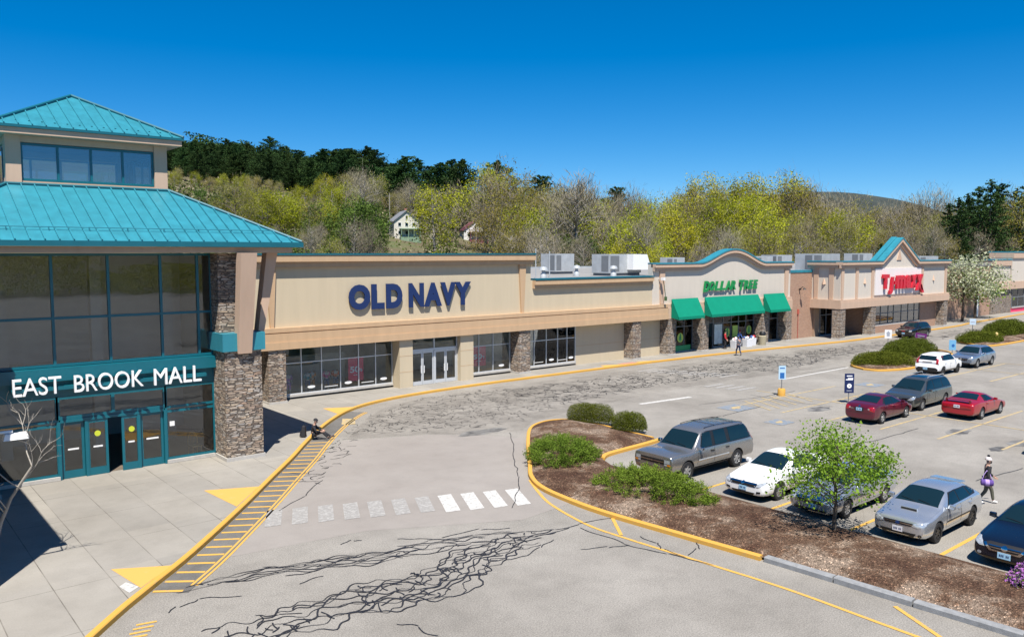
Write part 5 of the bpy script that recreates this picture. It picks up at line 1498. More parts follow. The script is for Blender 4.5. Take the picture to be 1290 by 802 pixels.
tagg="mounded shrubs on the far islands"
shrub("mounded_shrub","low dense green mound at the near tip of the far island beside the hatchback","shrub",64.3,30.9,5.2,3.2,1.0,R(-30),26000,.085,L_BOX,2.3,.2,tagg,lump=.08)
shrub("mounded_shrub","second larger green mound on the far island, under the purple flag","shrub",71.8,32.2,8.2,3.8,1.45,R(5),34000,.09,L_BOX,2.3,.2,tagg,lump=.08)
shrub("mounded_shrub","low green mound at the near end of the hydrant island","shrub",88.6,32.7,5.6,3.4,1.05,R(-10),24000,.10,L_BOX,2.3,.2,tagg,lump=.08)
shrub("mounded_shrub","long green mound behind the yellow hydrant","shrub",98.5,33.8,10,3.4,1.6,R(0),30000,.11,L_BOX,2.3,.2,tagg,lump=.08)
shrub("azalea","purple flowering azalea at the right end of the mulch island","shrub",23.95,7.25,1.2,1.2,.62,0,3500,.07,L_JUN,2.2,.2,fl=(L_AZA,2400,.065),lump=.15)
# young street tree in the mulch
yt = broadleaf("young_tree",3.5,3.5,.24,56,6800,.09,L_MAP,bark_dark,tr=.017,clump_r=.17,limb_r=.35,shell=.25,aspect=.75)
yt.location = (23.95,12.85,.25); tag(yt,"young fresh green leafy tree in the mulch in front of the silver sedan","tree")
# blossom trees
w1 = broadleaf("blossom_tree",8.2,7.6,.30,40,2300,.30,L_BLO,bark_dark,clump_r=.2,tr=.02)
w1.location = (112.6,43.9,.1); tag(w1,"white blossom tree standing left of its pair, nearer the gabled store","tree")
quad_obj("leaves", quads_np(rng.normal(size=(900,3))*np.array([1.5,1.5,1.2])+np.array([0,0,5]), .26, .7), L_GRN, w1)
w2 = broadleaf("blossom_tree",8.6,7.4,.28,40,1700,.30,L_BLO,bark_dark,clump_r=.2,tr=.02)
w2.location = (120.2,45.2,.1); tag(w2,"white blossom tree with fresh green leaves on its right side","tree")
quad_obj("leaves", quads_np(rng.normal(size=(1200,3))*np.array([1.5,1.0,1.0])+np.array([1.5,-.8,4.2]), .26, .7), L_MAP, w2)
# ================================================================== vehicles
def car_paint(name, col, metal=0.5, rough=0.32):
    m, nt, b = new_mat(name)
    b.inputs["Base Color"].default_value = (*col, 1); b.inputs["Metallic"].default_value = metal
    b.inputs["Roughness"].default_value = rough; b.inputs["Coat Weight"].default_value = 0.9; b.inputs["Coat Roughness"].default_value = 0.03
    co = coords(nt, False); n = N(nt, "ShaderNodeTexNoise", Scale=3.0, Detail=5.0); nt.links.new(co, n.inputs[0])
    mr = N(nt, "ShaderNodeMapRange"); mr.inputs["To Min"].default_value = rough-.06; mr.inputs["To Max"].default_value = rough+.12
    nt.links.new(n.outputs[0], mr.inputs["Value"]); nt.links.new(mr.outputs[0], b.inputs["Roughness"])
    return m
M['car_glass'] = simple("car_glass", (0.006,0.018,0.025), 0.03, 0.0, spec=0.42)
M['car_trim'] = simple("car_trim", (0.012,0.012,0.013), 0.45, 0.0)
M['lamp_clear'] = simple("headlamp_clear", (0.50,0.53,0.55), 0.12, 0.35, 18.0, metal=0.4, coat=1.0, world_space=False)
M['lamp_red'] = simple("tail_lamp_red", (0.32,0.006,0.012), 0.15, 0.2, 20.0, coat=1.0, world_space=False)
M['lamp_amber'] = simple("lamp_amber", (0.55,0.20,0.02), 0.2, 0.1, coat=1.0)
M['chrome'] = simple("chrome", (0.62,0.63,0.64), 0.14, 0.0, metal=1.0)
M['rim'] = simple("alloy_rim", (0.42,0.43,0.44), 0.3, 0.0, metal=0.7)
M['rim_dark'] = simple("dark_rim", (0.05,0.05,0.052), 0.35, 0.0, metal=0.6)
M['plate_blue'] = simple("plate_light_blue", (0.33,0.55,0.72), 0.5, 0.05, 30.0, world_space=False)
M['plate_white'] = simple("plate_white", (0.65,0.63,0.66), 0.5, 0.05, 30.0, world_space=False)

def lerp_tab(tab, x):
    xs = [t[0] for t in tab]
    for i in range(len(xs)-1):
        if xs[i] <= x <= xs[i+1]:
            f = (x-xs[i])/(xs[i+1]-xs[i]); return [a+(c-a)*f for a, c in zip(tab[i], tab[i+1])][1:]
    return tab[-1][1:] if x > xs[-1] else tab[0][1:]

def car_body_mesh(P):
    """lofted shell: P['st'] rows = (x, z_bottom, z_shoulder, z_top, half_width, half_width_top, crown)"""
    ring = 12; V = []; F = []
    for (x, zb, zs, zt, w, wt, cr) in P['st']:
        g = zt-zs
        h = [(0,zb),(w*.72,zb),(w*.93,zb+.05),(w*.995,zb+(zs-zb)*.33),(w,zb+(zs-zb)*.62),(w*.985,zb+(zs-zb)*.86),(w*.955,zs),
             (w*.955+(wt-w*.955)*.10, zs+g*.07),(w*.955+(wt-w*.955)*.62+.012*min(1,g*3), zs+g*.58),(wt+(w*.955-wt)*.10, zt-cr*.9-g*.10),(wt*.90, zt-cr*.42),(wt*.48, zt-cr*.08),(0,zt)]
        n = len(h)
        V += [(x,y,z) for y,z in h] + [(x,-y,z) for y,z in h[1:-1]]
    n = 13; m = 24
    idx = lambda i, k: i*m + k                     # k: 0..12 right half, 13..23 left half (of h[1..11])
    def kk(k):                                      # walk round the ring
        return k if k <= 12 else 13+(23-k)
    loop = list(range(13)) + [13+j for j in range(10,-1,-1)]
    L = len(P['st'])
    for i in range(L-1):
        for a in range(24):
            b_ = (a+1)%24
            F.append((i*m+loop[a], i*m+loop[b_], (i+1)*m+loop[b_], (i+1)*m+loop[a]))
    for i, rev in ((0,True),(L-1,False)):
        # cap in quads: right k with left k
        for k in range(12):
            r0 = i*m+k; r1 = i*m+k+1
            l0 = i*m+(12+k) if k >= 1 else i*m; l1 = i*m+(13+k) if k+1 <= 11 else i*m+12
            q = [r0, r1, l1, l0]
            q = list(dict.fromkeys(q))
            F.append(tuple(q if rev else q[::-1]))
    me = bpy.data.meshes.new("shell"); me.from_pydata(V, [], F)
    bm = bmesh.new(); bm.from_mesh(me); bmesh.ops.recalc_face_normals(bm, faces=bm.faces); bm.to_mesh(me); bm.free()
    ob = bpy.data.objects.new("shell", me); COL.objects.link(ob)
    md = ob.modifiers.new("s", 'SUBSURF'); md.levels = 2; md.render_levels = 2
    dg = bpy.context.evaluated_depsgraph_get()
    me2 = bpy.data.meshes.new_from_object(ob.evaluated_get(dg))
    ob.modifiers.clear(); bpy.data.objects.remove(ob); bpy.data.meshes.remove(me)
    return me2

def cut_arches(me, wheels, W, ra, zc):
    ob = bpy.data.objects.new("shell", me); COL.objects.link(ob)
    cuts = []
    for xw in wheels:
        for s in (-1, 1):
            mb = MB(); y0, y1 = (W/2-.30, W/2+.3) if s > 0 else (-W/2-.3, -W/2+.30)
            n = 30; mb.prism([(xw+ra*math.cos(2*math.pi*i/n), zc+ra*math.sin(2*math.pi*i/n)) for i in range(n)], XZ, y0, y1)
            c = fixn(mb.build("cut", M['car_trim'])); cuts.append(c)
            md = ob.modifiers.new("b", 'BOOLEAN'); md.operation = 'DIFFERENCE'; md.object = c; md.solver = 'EXACT'
    dg = bpy.context.evaluated_depsgraph_get()
    me2 = bpy.data.meshes.new_from_object(ob.evaluated_get(dg))
    bpy.data.objects.remove(ob)
    for c in cuts: bpy.data.objects.remove(c)
    return me2

def build_car(name, label, cat, P, paint, x, y, rz=0.0, group="parked cars"):
    """local frame: nose at -X, length along X, ground at z = 0, origin under the middle"""
    L, W = P['L'], P['W']; R_ = P.get('R', .33); zc = R_; wheels = P['wheels']
    o = thing(name, label, cat, (x, y, 0.0), group, rz)
    me0 = car_body_mesh(P)
    bv = BVHTree.FromPolygons([v.co.copy() for v in me0.vertices], [tuple(p.vertices) for p in me0.polygons])
    me = cut_arches(me0, wheels, W, R_+.055, zc+.01)
    for mt in (paint, M['car_trim']):
        me.materials.append(mt)
    if len(me.materials) > 2:
        while len(me.materials) > 2: me.materials.pop(index=0)
    for p in me.polygons:
        c = p.center; dark = 0
        for xw in wheels:
            if math.hypot(c.x-xw, c.z-zc-.01) < R_+.052 and abs(c.y) < W/2-.01 and abs(c.y) > .3: dark = 1
        if p.normal.z < -.75 or c.z < P.get('clad', .0): dark = 1
        p.material_index = dark
    me.shade_smooth(); me.set_sharp_from_angle(angle=R(48))
    me.transform(Matrix.Translation((-L/2, 0, 0)))
    body = bpy.data.objects.new("body", me); COL.objects.link(body); body.parent = o
    OFF = Vector((L/2, 0, 0)); WL[o.name] = OFF; WL[body.name] = OFF
    def patch(nm, out, O, U, V_, off, m, parent=o, res=.07, thick=0.0):
        """surface panel: outline in the plane (O,U,V), laid on the shell along the plane normal"""
        O = Vector(O); U = Vector(U).normalized(); V_ = Vector(V_).normalized(); nn = U.cross(V_).normalized()
        pts = []
        for i in range(len(out)):
            a = Vector(out[i]); c = Vector(out[(i+1)%len(out)]); k = max(1, int((c-a).length/res))
            pts += [a.lerp(c, j/k) for j in range(k)]
        n = len(pts); V2 = list(pts); xs=[p.x for p in pts]; ys=[p.y for p in pts]
        xx = min(xs)+res/2
        while xx < max(xs):
            yy = min(ys)+res/2
            while yy < max(ys):
                if inside([(p.x,p.y) for p in pts], xx, yy):
                    q = Vector((xx,yy))
                    if min((q-p).length for p in pts) > res*.45: V2.append(q)
                yy += res
            xx += res
        r = geometry.delaunay_2d_cdt(V2, [(i,(i+1)%n) for i in range(n)], [], 1, 1e-5)
        v3 = []; ok = []; fb = None
        for q in r[0]:
            s = O+U*q.x+V_*q.y+nn*2.0
            h = bv.ray_cast(s, -nn, 5.0)
            if h[0] is None:
                h = bv.find_nearest(O+U*q.x+V_*q.y)
            N_ = h[1] if h[1].dot(nn) > 0 else nn
            v3.append(h[0]+(N_*.6+nn*.4).normalized()*off); ok.append(True)
        f = [tuple(t) for t in r[2]]
        mb = MB(); mb.add(v3, f); oo = mb.build(nm, m, parent, smooth=60); WL[oo.name] = OFF
        bm = bmesh.new(); bm.from_mesh(oo.data); bmesh.ops.recalc_face_normals(bm, faces=bm.faces)
        if sum((f_.normal.dot(nn)*f_.calc_area() for f_ in bm.faces)) < 0: bmesh.ops.reverse_faces(bm, faces=bm.faces)
        bm.to_mesh(oo.data); bm.free(); return oo
    LFT = dict(O=(0,W/2,0), U=(-1,0,0), V_=(0,0,1)); RGT = dict(O=(0,-W/2,0), U=(1,0,0), V_=(0,0,1))
    FRT = dict(O=(0,0,0), U=(0,-1,0), V_=(0,0,1)); REA = dict(O=(L,0,0), U=(0,1,0), V_=(0,0,1))
    def side(nm, out, off, m, parent=o, res=.07):
        a = patch(nm, [(-u,v) for u,v in out], off=off, m=m, parent=parent if parent is o else parent[0], res=res, **LFT)
        c = patch(nm, out, off=off, m=m, parent=parent if parent is o else parent[1], res=res, **RGT)
        return a, c
    # wheels
    tw = P.get('tw', .21)
    for xw in wheels:
        for s in (-1, 1):
            mb = MB(); yc = s*(W/2-.025-tw/2)
            mb.lathe([(R_*.62,-tw/2),(R_*.93,-tw/2),(R_,-tw*.36),(R_,tw*.36),(R_*.93,tw/2),(R_*.62,tw/2)], (xw,yc,R_), 28, 0, 'y')
            wo = mb.build("wheel", M['rubber'], o, smooth=40); WL[wo.name] = OFF
            mb = MB(); yo = yc + s*(tw/2-.025); nsp = P.get('spokes', 5); r1 = R_*.645
            mb.lathe([(r1*.98,-.05*s),(r1,0.012*s),(r1*.88,.016*s),(r1*.86,-.04*s)], (xw,yo,R_), 26, 0, 'y')
            mb.lathe([(0,.012*s),(r1*.2,.012*s),(r1*.24,-.02*s)], (xw,yo,R_), 14, 0, 'y')
            for k in range(nsp):
                a = 2*math.pi*k/nsp+.3; d = Vector((math.cos(a),0,math.sin(a))); t = Vector((-d.z,0,d.x)); c0 = Vector((xw,yo,R_)); wd = r1*P.get('spw',.16)
                yv = Vector((0,s,0))
                mb.hexa([c0+d*r1*.18-t*wd-yv*.03, c0+d*r1*.92-t*wd*.8-yv*.03, c0+d*r1*.92+t*wd*.8-yv*.03, c0+d*r1*.18+t*wd-yv*.03],[c0+d*r1*.18-t*wd*.8+yv*.008, c0+d*r1*.92-t*wd*.6+yv*.008, c0+d*r1*.92+t*wd*.6+yv*.008, c0+d*r1*.18+t*wd*.8+yv*.008])
            mb.lathe([(0,-.06*s),(r1*.95,-.06*s)], (xw,yo,R_), 20, 1, 'y')
            ri = fixn(mb.build("rim", [P.get('rim', M['rim']), M['car_trim']], wo, smooth=40)); WL[ri.name] = OFF
    # glass
    g = P['glass']
    cxw, czw, txw, tzw = g['ws']                   # windscreen foot and head (x,z)
    vv = Vector((txw-cxw, 0, tzw-czw)); ln = vv.length; wb, wtp = g['wsw']
    wo = patch("windscreen", [(-wb,.02),(wb,.02),(wb*.97,.10),(wtp,ln-.03),(wtp*.85,ln),(-wtp*.85,ln),(-wtp,ln-.03),(-wb*.97,.10)], (cxw,0,czw), (0,-1,0), vv, .006, M['car_glass'])
    mb = MB()
    for (ya,yb) in ((.05,wb*.75),(-.6*wb,-.02)):
        pa = Vector((cxw+vv.x*.06,ya,czw+vv.z*.06+.03)); pb = Vector((cxw+vv.x*.16,yb,czw+vv.z*.16+.05)); mb.tube(pa,pb,.009,.007,5)
    wp = mb.build("wiper", M['car_trim'], o); WL[wp.name] = OFF
    rx0, rz0, rx1, rz1 = g['rw']                   # rear window head and foot
    vv2 = Vector((rx0-rx1, 0, rz0-rz1)); ln2 = vv2.length; rb, rt = g['rww']
    patch("rear_window", [(-rb,.02),(rb,.02),(rt,ln2-.02),(-rt,ln2-.02)], (rx1,0,rz1), (0,1,0), vv2, .006, M['car_glass'])
    side("window_trim", g['dlo'], .004, M['car_trim'])
    for pn in g['panes']: side("window", pn, .009, g.get('sm') or M['car_glass'])
    # doors
    for di, d in enumerate(P['doors']):
        zlo = P['st'][5][1]+.22; d = [(u,max(v,zlo)) for u,v in d]
        gap = [(u+(-.012 if u < sum(p[0] for p in d)/len(d) else .012), v+(-.012 if v < sum(p[1] for p in d)/len(d) else .0)) for u,v in d]
        a = side("door_gap", gap, .0025, M['car_trim'], res=.10)
        dd = side("door", d, .006, paint, res=.10)
        for q, gp_ in zip(dd, a): gp_.parent = q
        hx, hz = P['handle'][di]
        for q, s in zip(dd, (1,-1)):
            h = bv.ray_cast(Vector((hx, s*3, hz)), Vector((0,-s,0)))
            if h[0] is None: continue
            yv = h[0].y; mb = MB(); mb.box(hx-.10,hx+.10,min(yv,yv+s*.045),max(yv,yv+s*.045),hz-.02,hz+.02); ho = mb.build("handle", P.get('hm', paint), q); WL[ho.name] = OFF
    # mirrors
    mx, mz = P['mirror']
    for s in (-1,1):
        h = bv.ray_cast(Vector((mx, s*3, mz)), Vector((0,-s,0))); yv = h[0].y if h[0] else s*W/2
        mb = MB(); y0 = yv+s*.04; y1 = yv+s*.23; a, c = min(y0,y1), max(y0,y1)
        mb.hexa([(mx-.06,a,mz-.02),(mx+.09,a,mz-.02),(mx+.09,c,mz),(mx-.02,c,mz)],[(mx-.05,a,mz+.12),(mx+.09,a,mz+.13),(mx+.09,c,mz+.13),(mx,c,mz+.12)])
        mb.box(mx,mx+.05,min(yv-s*.05,yv+s*.06),max(yv-s*.05,yv+s*.06),mz-.02,mz+.03)
        mo = fixn(mb.build("mirror", P.get('mm', paint), o)); WL[mo.name] = OFF
        md = mo.modifiers.new("bevel",'BEVEL'); md.width=.018; md.segments=2
    MT = dict(M); MT['paint'] = paint
    # lamps, grilles, plates: P['front'] / P['rear'] = list of (name, outline (y,z), offset, material, mirrored)
    for nm, out, off, mt, mir in P['front']:
        patch(nm, [(-u,v) for u,v in out], off=off, m=MT[mt], res=.06, **FRT)
        if mir: patch(nm, [(u,v) for u,v in out], off=off, m=MT[mt], res=.06, **FRT)
    for nm, out, off, mt, mir in P['rear']:
        patch(nm, out, off=off, m=MT[mt], res=.06, **REA)
        if mir: patch(nm, [(-u,v) for u,v in out], off=off, m=MT[mt], res=.06, **REA)
    for nm, out, off, mt in P.get('side', []):
        side(nm, out, off, MT[mt])
    for nm, out, off, mt in P.get('top', []):
        patch(nm, out, (0,0,3), (1,0,0), (0,1,0), off, MT[mt])
    for (which, yv, zv, w, h, mt) in P.get('plates', []):
        s = -1 if which == 'f' else 1; x0 = -1 if which == 'f' else L+1
        hh = bv.ray_cast(Vector((x0*3 if which=='f' else L+3, yv, zv)), Vector((-s,0,0)))
        xs_ = (hh[0].x if hh[0] else (0 if which=='f' else L)) + s*.018
        mb = MB(); mb.box(min(xs_,xs_+s*.012),max(xs_,xs_+s*.012),yv-w/2,yv+w/2,zv-h/2,zv+h/2); po = mb.build("number_plate", M[mt], o); WL[po.name] = OFF
        mb = MB(); xq = xs_+s*.013
        for k in range(6):
            if k != 2: y_ = yv+(k-2.5)*w*.13; mb.box(min(xq,xq+s*.003),max(xq,xq+s*.003),y_-w*.04,y_+w*.04,zv-h*.17,zv+h*.2)
        to = mb.build("plate_number", M['navy'], po); WL[to.name] = OFF
    if 'extra' in P: P['extra'](o, paint, OFF, bv)
    o.location = (x, y, 0.0)
    return o

def rz_top(bv, x, y):
    h = bv.ray_cast(Vector((x,y,5)), Vector((0,0,-1))); return h[0].z if h[0] else 1.8

def sedan(L=4.85, W=1.84, H=1.46, cow=(1.35,.98), ws=(2.15,1.40), rr=(3.25,1.41), dk=(4.15,1.08), hood=.80, tail=1.02, belt=(.93,1.00), roofw=.56, nose=.60):
    w = W/2
    st = [
     (0.00,.30,nose-.02,nose+.04,w*.80,w*.66,.02),
     (0.06,.23,nose+.04,nose+.10,w*.90,w*.72,.03),
     (0.24,.20,hood-.09,hood-.02,w*.965,w*.78,.04),
     (0.60,.19,hood-.03,hood+.05,w*.985,w*.80,.05),
     (cow[0]-.35,.19,belt[0]-.06,cow[1]-.05,w,w*.82,.05),
     (cow[0]-.05,.19,belt[0]-.01,cow[1]+.0,w,w*.83,.05),
     (cow[0]+.12,.19,belt[0],cow[1]+.09,w,w*.80,.05),
     ((cow[0]+ws[0])/2+.06,.19,belt[0]+.01,(cow[1]+ws[1])/2+.05,w,(w*.80+roofw)/2+.01,.05),
     (ws[0]-.02,.19,belt[0]+.02,ws[1]-.005,w,roofw+.03,.05),
     (ws[0]+.28,.19,belt[0]+.03,H-.015,w,roofw,.055),
     ((ws[0]+rr[0])/2+.05,.19,(belt[0]+belt[1])/2+.01,H,w,roofw,.055),
     (rr[0]-.15,.19,belt[1],rr[1]+.025,w,roofw-.005,.055),
     (rr[0]+.12,.19,belt[1]+.01,rr[1]-.03,w,roofw-.02,.05),
     ((rr[0]+dk[0])/2+.1,.20,belt[1]+.02,(rr[1]+dk[1])/2-.0,w*.995,w*.72,.045),
     (dk[0]-.02,.20,dk[1]-.06,dk[1]+.02,w*.985,w*.79,.04),
     (dk[0]+.16,.21,dk[1]-.06,dk[1]+.01,w*.975,w*.80,.04),
     (L-.20,.23,tail-.07,tail+.0,w*.93,w*.76,.04),
     (L-.05,.26,tail-.14,tail-.06,w*.92,w*.76,.04),
     (L,.32,tail-.26,tail-.20,w*.82,w*.70,.03)]
    return st
def dlo_sedan(cow, ws, rr, dk, belt, top, bp, cp=None):
    """side glass outline and panes"""
    z0 = belt+.045; a = cow[0]+.42; b0 = ws[0]+.12; c0 = rr[0]+.05; d0 = dk[0]-.36
    dl = [(a,z0),(b0,top),(ws[0]+.5,top+.025),((b0+c0)/2,top+.035),(c0-.25,top+.02),(c0,top-.01),(d0,z0+.07),(d0-.08,z0+.02)]
    m_ = .022
    p1 = [(a+.07,z0+m_),(b0+.03,top-m_),(bp-.03,top+.01),(bp-.03,z0+m_)]
    e = cp or d0-.22
    p2 = [(bp+.03,z0+m_),(bp+.03,top+.01),(c0-.22,top-.005),(min(c0+.0,e+.1),top-.04),(e,z0+m_+.02)]
    return dl, [p1, p2]

def rect(y0, y1, z0, z1): return [(y0,z0),(y1,z0),(y1,z1),(y0,z1)]
def ell(cy, cz, a, b, n=14): return [(cy+a*math.cos(2*math.pi*i/n), cz+b*math.sin(2*math.pi*i/n)) for i in range(n)]

def sedan_spec(kind):
    if kind == 'accord':
        cow=(1.42,.98); ws=(2.22,1.39); rr=(3.30,1.40); dk=(4.28,1.10); L=4.85
        dl, pn = dlo_sedan(cow,ws,rr,dk,.93,1.325,2.80)
        P = dict(L=L,W=1.85,R=.335,wheels=(.98,3.76),st=sedan(L,1.85,1.455,cow,ws,rr,dk,.80,1.04),spokes=10,spw=.10,
          glass=dict(ws=(1.42,.99,2.22,1.40),wsw=(.70,.58),rw=(3.34,1.40,4.16,1.10),rww=(.64,.53),dlo=dl,panes=pn),
          doors=[[(1.62,.36),(2.78,.34),(2.80,.95),(1.70,.95)],[(2.82,.34),(3.42,.40),(3.72,.75),(3.74,.97),(2.82,.95)]],handle=[(2.66,.84),(3.55,.86)],mirror=(1.78,.96),
          front=[("grille",[(-.50,.56),(.50,.56),(.60,.68),(.50,.70),(-.50,.70),(-.60,.68)],.010,'car_trim',False),("grille_bar",rect(-.56,.56,.655,.685),.020,'chrome',False),("badge",ell(0,.655,.075,.06),.028,'chrome',False),
             ("headlight",[(.46,.60),(.62,.575),(.80,.66),(.83,.75),(.70,.735),(.54,.68)],.012,'lamp_clear',True),("lower_intake",[(-.42,.27),(.42,.27),(.50,.36),(-.50,.36)],.008,'car_trim',False),("fog_light",[(.54,.34),(.72,.38),(.72,.44),(.56,.42)],.010,'car_trim',True)],
          rear=[("tail_light",[(.46,.76),(.78,.74),(.82,.90),(.50,.92)],.010,'lamp_red',True),("lower_bumper",rect(-.6,.6,.28,.40),.008,'car_trim',False)],
          plates=[('f',0,.48,.31,.155,'plate_blue'),('r',0,.78,.31,.155,'plate_blue')])
    elif kind == 'silver':
        cow=(1.32,.98); ws=(2.08,1.38); rr=(3.20,1.39); dk=(4.1,1.08); L=4.70
        dl, pn = dlo_sedan(cow,ws,rr,dk,.93,1.315,2.68)
        P = dict(L=L,W=1.80,R=.32,wheels=(.92,3.62),st=sedan(L,1.80,1.45,cow,ws,rr,dk,.80,1.03),spokes=7,
          glass=dict(ws=(1.32,.99,2.08,1.39),wsw=(.68,.57),rw=(3.24,1.39,3.98,1.09),rww=(.62,.52),dlo=dl,panes=pn),
          doors=[[(1.5,.36),(2.66,.34),(2.68,.95),(1.58,.95)],[(2.70,.34),(3.28,.40),(3.58,.75),(3.60,.97),(2.70,.95)]],handle=[(2.54,.84),(3.42,.86)],mirror=(1.66,.96),
          front=[("grille",[(-.46,.52),(.46,.52),(.52,.68),(-.52,.68)],.010,'car_trim',False),("grille_bar",rect(-.5,.5,.67,.70),.018,'chrome',False),("badge",ell(0,.62,.07,.055),.024,'chrome',False),
             ("headlight",[(.46,.60),(.66,.56),(.80,.66),(.80,.77),(.64,.74)],.012,'lamp_clear',True),("lower_intake",[(-.58,.25),(.58,.25),(.62,.34),(-.62,.34)],.008,'car_trim',False),("bumper_lip",rect(-.72,.72,.205,.245),.03,'chrome',False)],
          rear=[("tail_light",[(.48,.76),(.78,.74),(.80,.94),(.54,.92)],.010,'lamp_red',True)],
          plates=[('f',-.1,.44,.31,.155,'plate_blue'),('r',0,.72,.31,.155,'plate_blue')])
    elif kind == 'altima':
        cow=(1.45,1.0); ws=(2.22,1.40); rr=(3.25,1.41); dk=(4.3,1.12); L=4.87
        dl, pn = dlo_sedan(cow,ws,rr,dk,.95,1.335,2.82)
        P = dict(L=L,W=1.83,R=.335,wheels=(.97,3.75),st=sedan(L,1.83,1.47,cow,ws,rr,dk,.83,1.06,nose=.62),spokes=9,
          glass=dict(ws=(1.45,1.01,2.22,1.41),wsw=(.70,.58),rw=(3.30,1.41,4.18,1.12),rww=(.64,.53),dlo=dl,panes=pn),
          doors=[[(1.64,.36),(2.80,.34),(2.82,.97),(1.72,.97)],[(2.84,.34),(3.42,.40),(3.72,.75),(3.74,.99),(2.84,.97)]],handle=[(2.68,.86),(3.55,.88)],mirror=(1.80,.98),
          front=[("grille",[(-.36,.50),(.36,.50),(.52,.72),(.42,.75),(-.42,.75),(-.52,.72)],.010,'car_trim',False),("grille_bar",[(-.56,.70),(-.40,.52),(.40,.52),(.56,.70),(.50,.72),(.34,.56),(-.34,.56),(-.50,.72)],.020,'chrome',False),("grille_slat",rect(-.42,.42,.665,.685),.016,'chrome',False),("grille_slat",rect(-.40,.40,.61,.63),.016,'chrome',False),("badge",ell(0,.645,.085,.075),.028,'chrome',False),
             ("headlight",[(.52,.60),(.66,.60),(.82,.70),(.84,.80),(.72,.79),(.60,.72)],.012,'lamp_clear',True),("lower_intake",[(-.5,.25),(.5,.25),(.54,.34),(-.54,.34)],.008,'car_trim',False),("fog_light",ell(.66,.40,.06,.045),.012,'lamp_clear',True)],
          rear=[("tail_light",[(.48,.78),(.78,.76),(.82,.94),(.54,.96)],.010,'lamp_red',True)],
          plates=[('f',0,.44,.34,.17,'plate_blue'),('r',0,.78,.31,.155,'plate_blue')])
    elif kind == 'civic':
        cow=(1.12,.96); ws=(2.05,1.37); rr=(3.05,1.385); dk=(3.95,1.08); L=4.50
        dl, pn = dlo_sedan(cow,ws,rr,dk,.92,1.305,2.52)
        P = dict(L=L,W=1.76,R=.318,wheels=(.88,3.58),st=sedan(L,1.76,1.435,cow,ws,rr,dk,.76,1.05),spokes=7,
          glass=dict(ws=(1.12,.97,2.05,1.38),wsw=(.68,.55),rw=(3.10,1.385,3.88,1.09),rww=(.63,.52),dlo=dl,panes=pn),
          doors=[[(1.45,.35),(2.50,.33),(2.52,.94),(1.5,.94)],[(2.54,.33),(3.12,.40),(3.45,.75),(3.47,.96),(2.54,.94)]],handle=[(2.38,.83),(3.28,.85)],mirror=(1.55,.95),
          front=[("grille",rect(-.46,.46,.50,.60),.010,'car_trim',False),("headlight",[(.44,.60),(.62,.57),(.78,.66),(.78,.74),(.60,.70)],.012,'lamp_clear',True)],
          rear=[("tail_light",[(.44,.80),(.60,.74),(.79,.72),(.80,.88),(.70,.96),(.50,.93)],.010,'lamp_red',True),("reverse_light",[(.46,.83),(.56,.80),(.56,.86),(.48,.88)],.016,'lamp_clear',True),("badge",ell(0,.955,.055,.045),.014,'chrome',False),("boot_seam",rect(-.62,.62,.60,.615),.006,'car_trim',False),("plate_recess",rect(-.24,.24,.70,.90),.006,'car_trim',False),("model_script",rect(-.52,-.30,.80,.825),.010,'chrome',False)],
          plates=[('r',0,.80,.31,.155,'plate_blue')], mm=car_paint("mirror_maroon",(.10,.004,.018)))
    elif kind == 'coupe':
        cow=(1.52,.93); ws=(2.28,1.29); rr=(2.95,1.30); dk=(3.78,1.03); L=4.62
        dl = [(1.98,.945),(2.42,1.22),(2.75,1.25),(2.98,1.23),(3.20,.975)]; pn=[[(2.06,.965),(2.44,1.20),(2.86,1.225),(2.90,.965)]]
        P = dict(L=L,W=1.84,R=.325,wheels=(.93,3.50),st=sedan(L,1.84,1.345,cow,ws,rr,dk,.74,.98,belt=(.90,.94),roofw=.54,nose=.56),spokes=5,spw=.2,
          glass=dict(ws=(1.52,.94,2.28,1.30),wsw=(.70,.54),rw=(2.98,1.30,3.74,1.04),rww=(.66,.50),dlo=dl,panes=pn),
          doors=[[(1.72,.34),(2.96,.32),(3.05,.60),(3.05,.92),(1.78,.92)]],handle=[(2.86,.82)],mirror=(1.98,.93),
          front=[("headlight",[(.42,.56),(.76,.54),(.78,.64),(.46,.65)],.012,'lamp_clear',True),("grille",rect(-.34,.34,.48,.58),.01,'car_trim',False)],
          rear=[("tail_panel",[(-.66,.66),(.66,.66),(.68,.80),(-.68,.80)],.008,'lamp_red',False),("tail_light",[(.44,.67),(.72,.66),(.74,.81),(.46,.81)],.014,'lamp_red',True),("bumper_line",rect(-.7,.7,.60,.615),.008,'car_trim',False),("lower_bumper",rect(-.55,.55,.25,.33),.008,'car_trim',False)],
          plates=[('r',0,.74,.31,.155,'plate_white')])
        def ex(o, paint, OFF, bv):
            mb = MB(); mb.hexa([(4.33,-.70,1.07),(4.56,-.68,1.08),(4.56,.68,1.08),(4.33,.70,1.07)],[(4.34,-.69,1.10),(4.58,-.67,1.115),(4.58,.67,1.115),(4.34,.69,1.10)])
            for s in (-.6,.6): mb.box(4.38,4.5,s-.04,s+.04,.93,1.075)
            q = fixn(mb.build("spoiler", paint, o)); WL[q.name] = OFF
        P['extra'] = ex
    return P

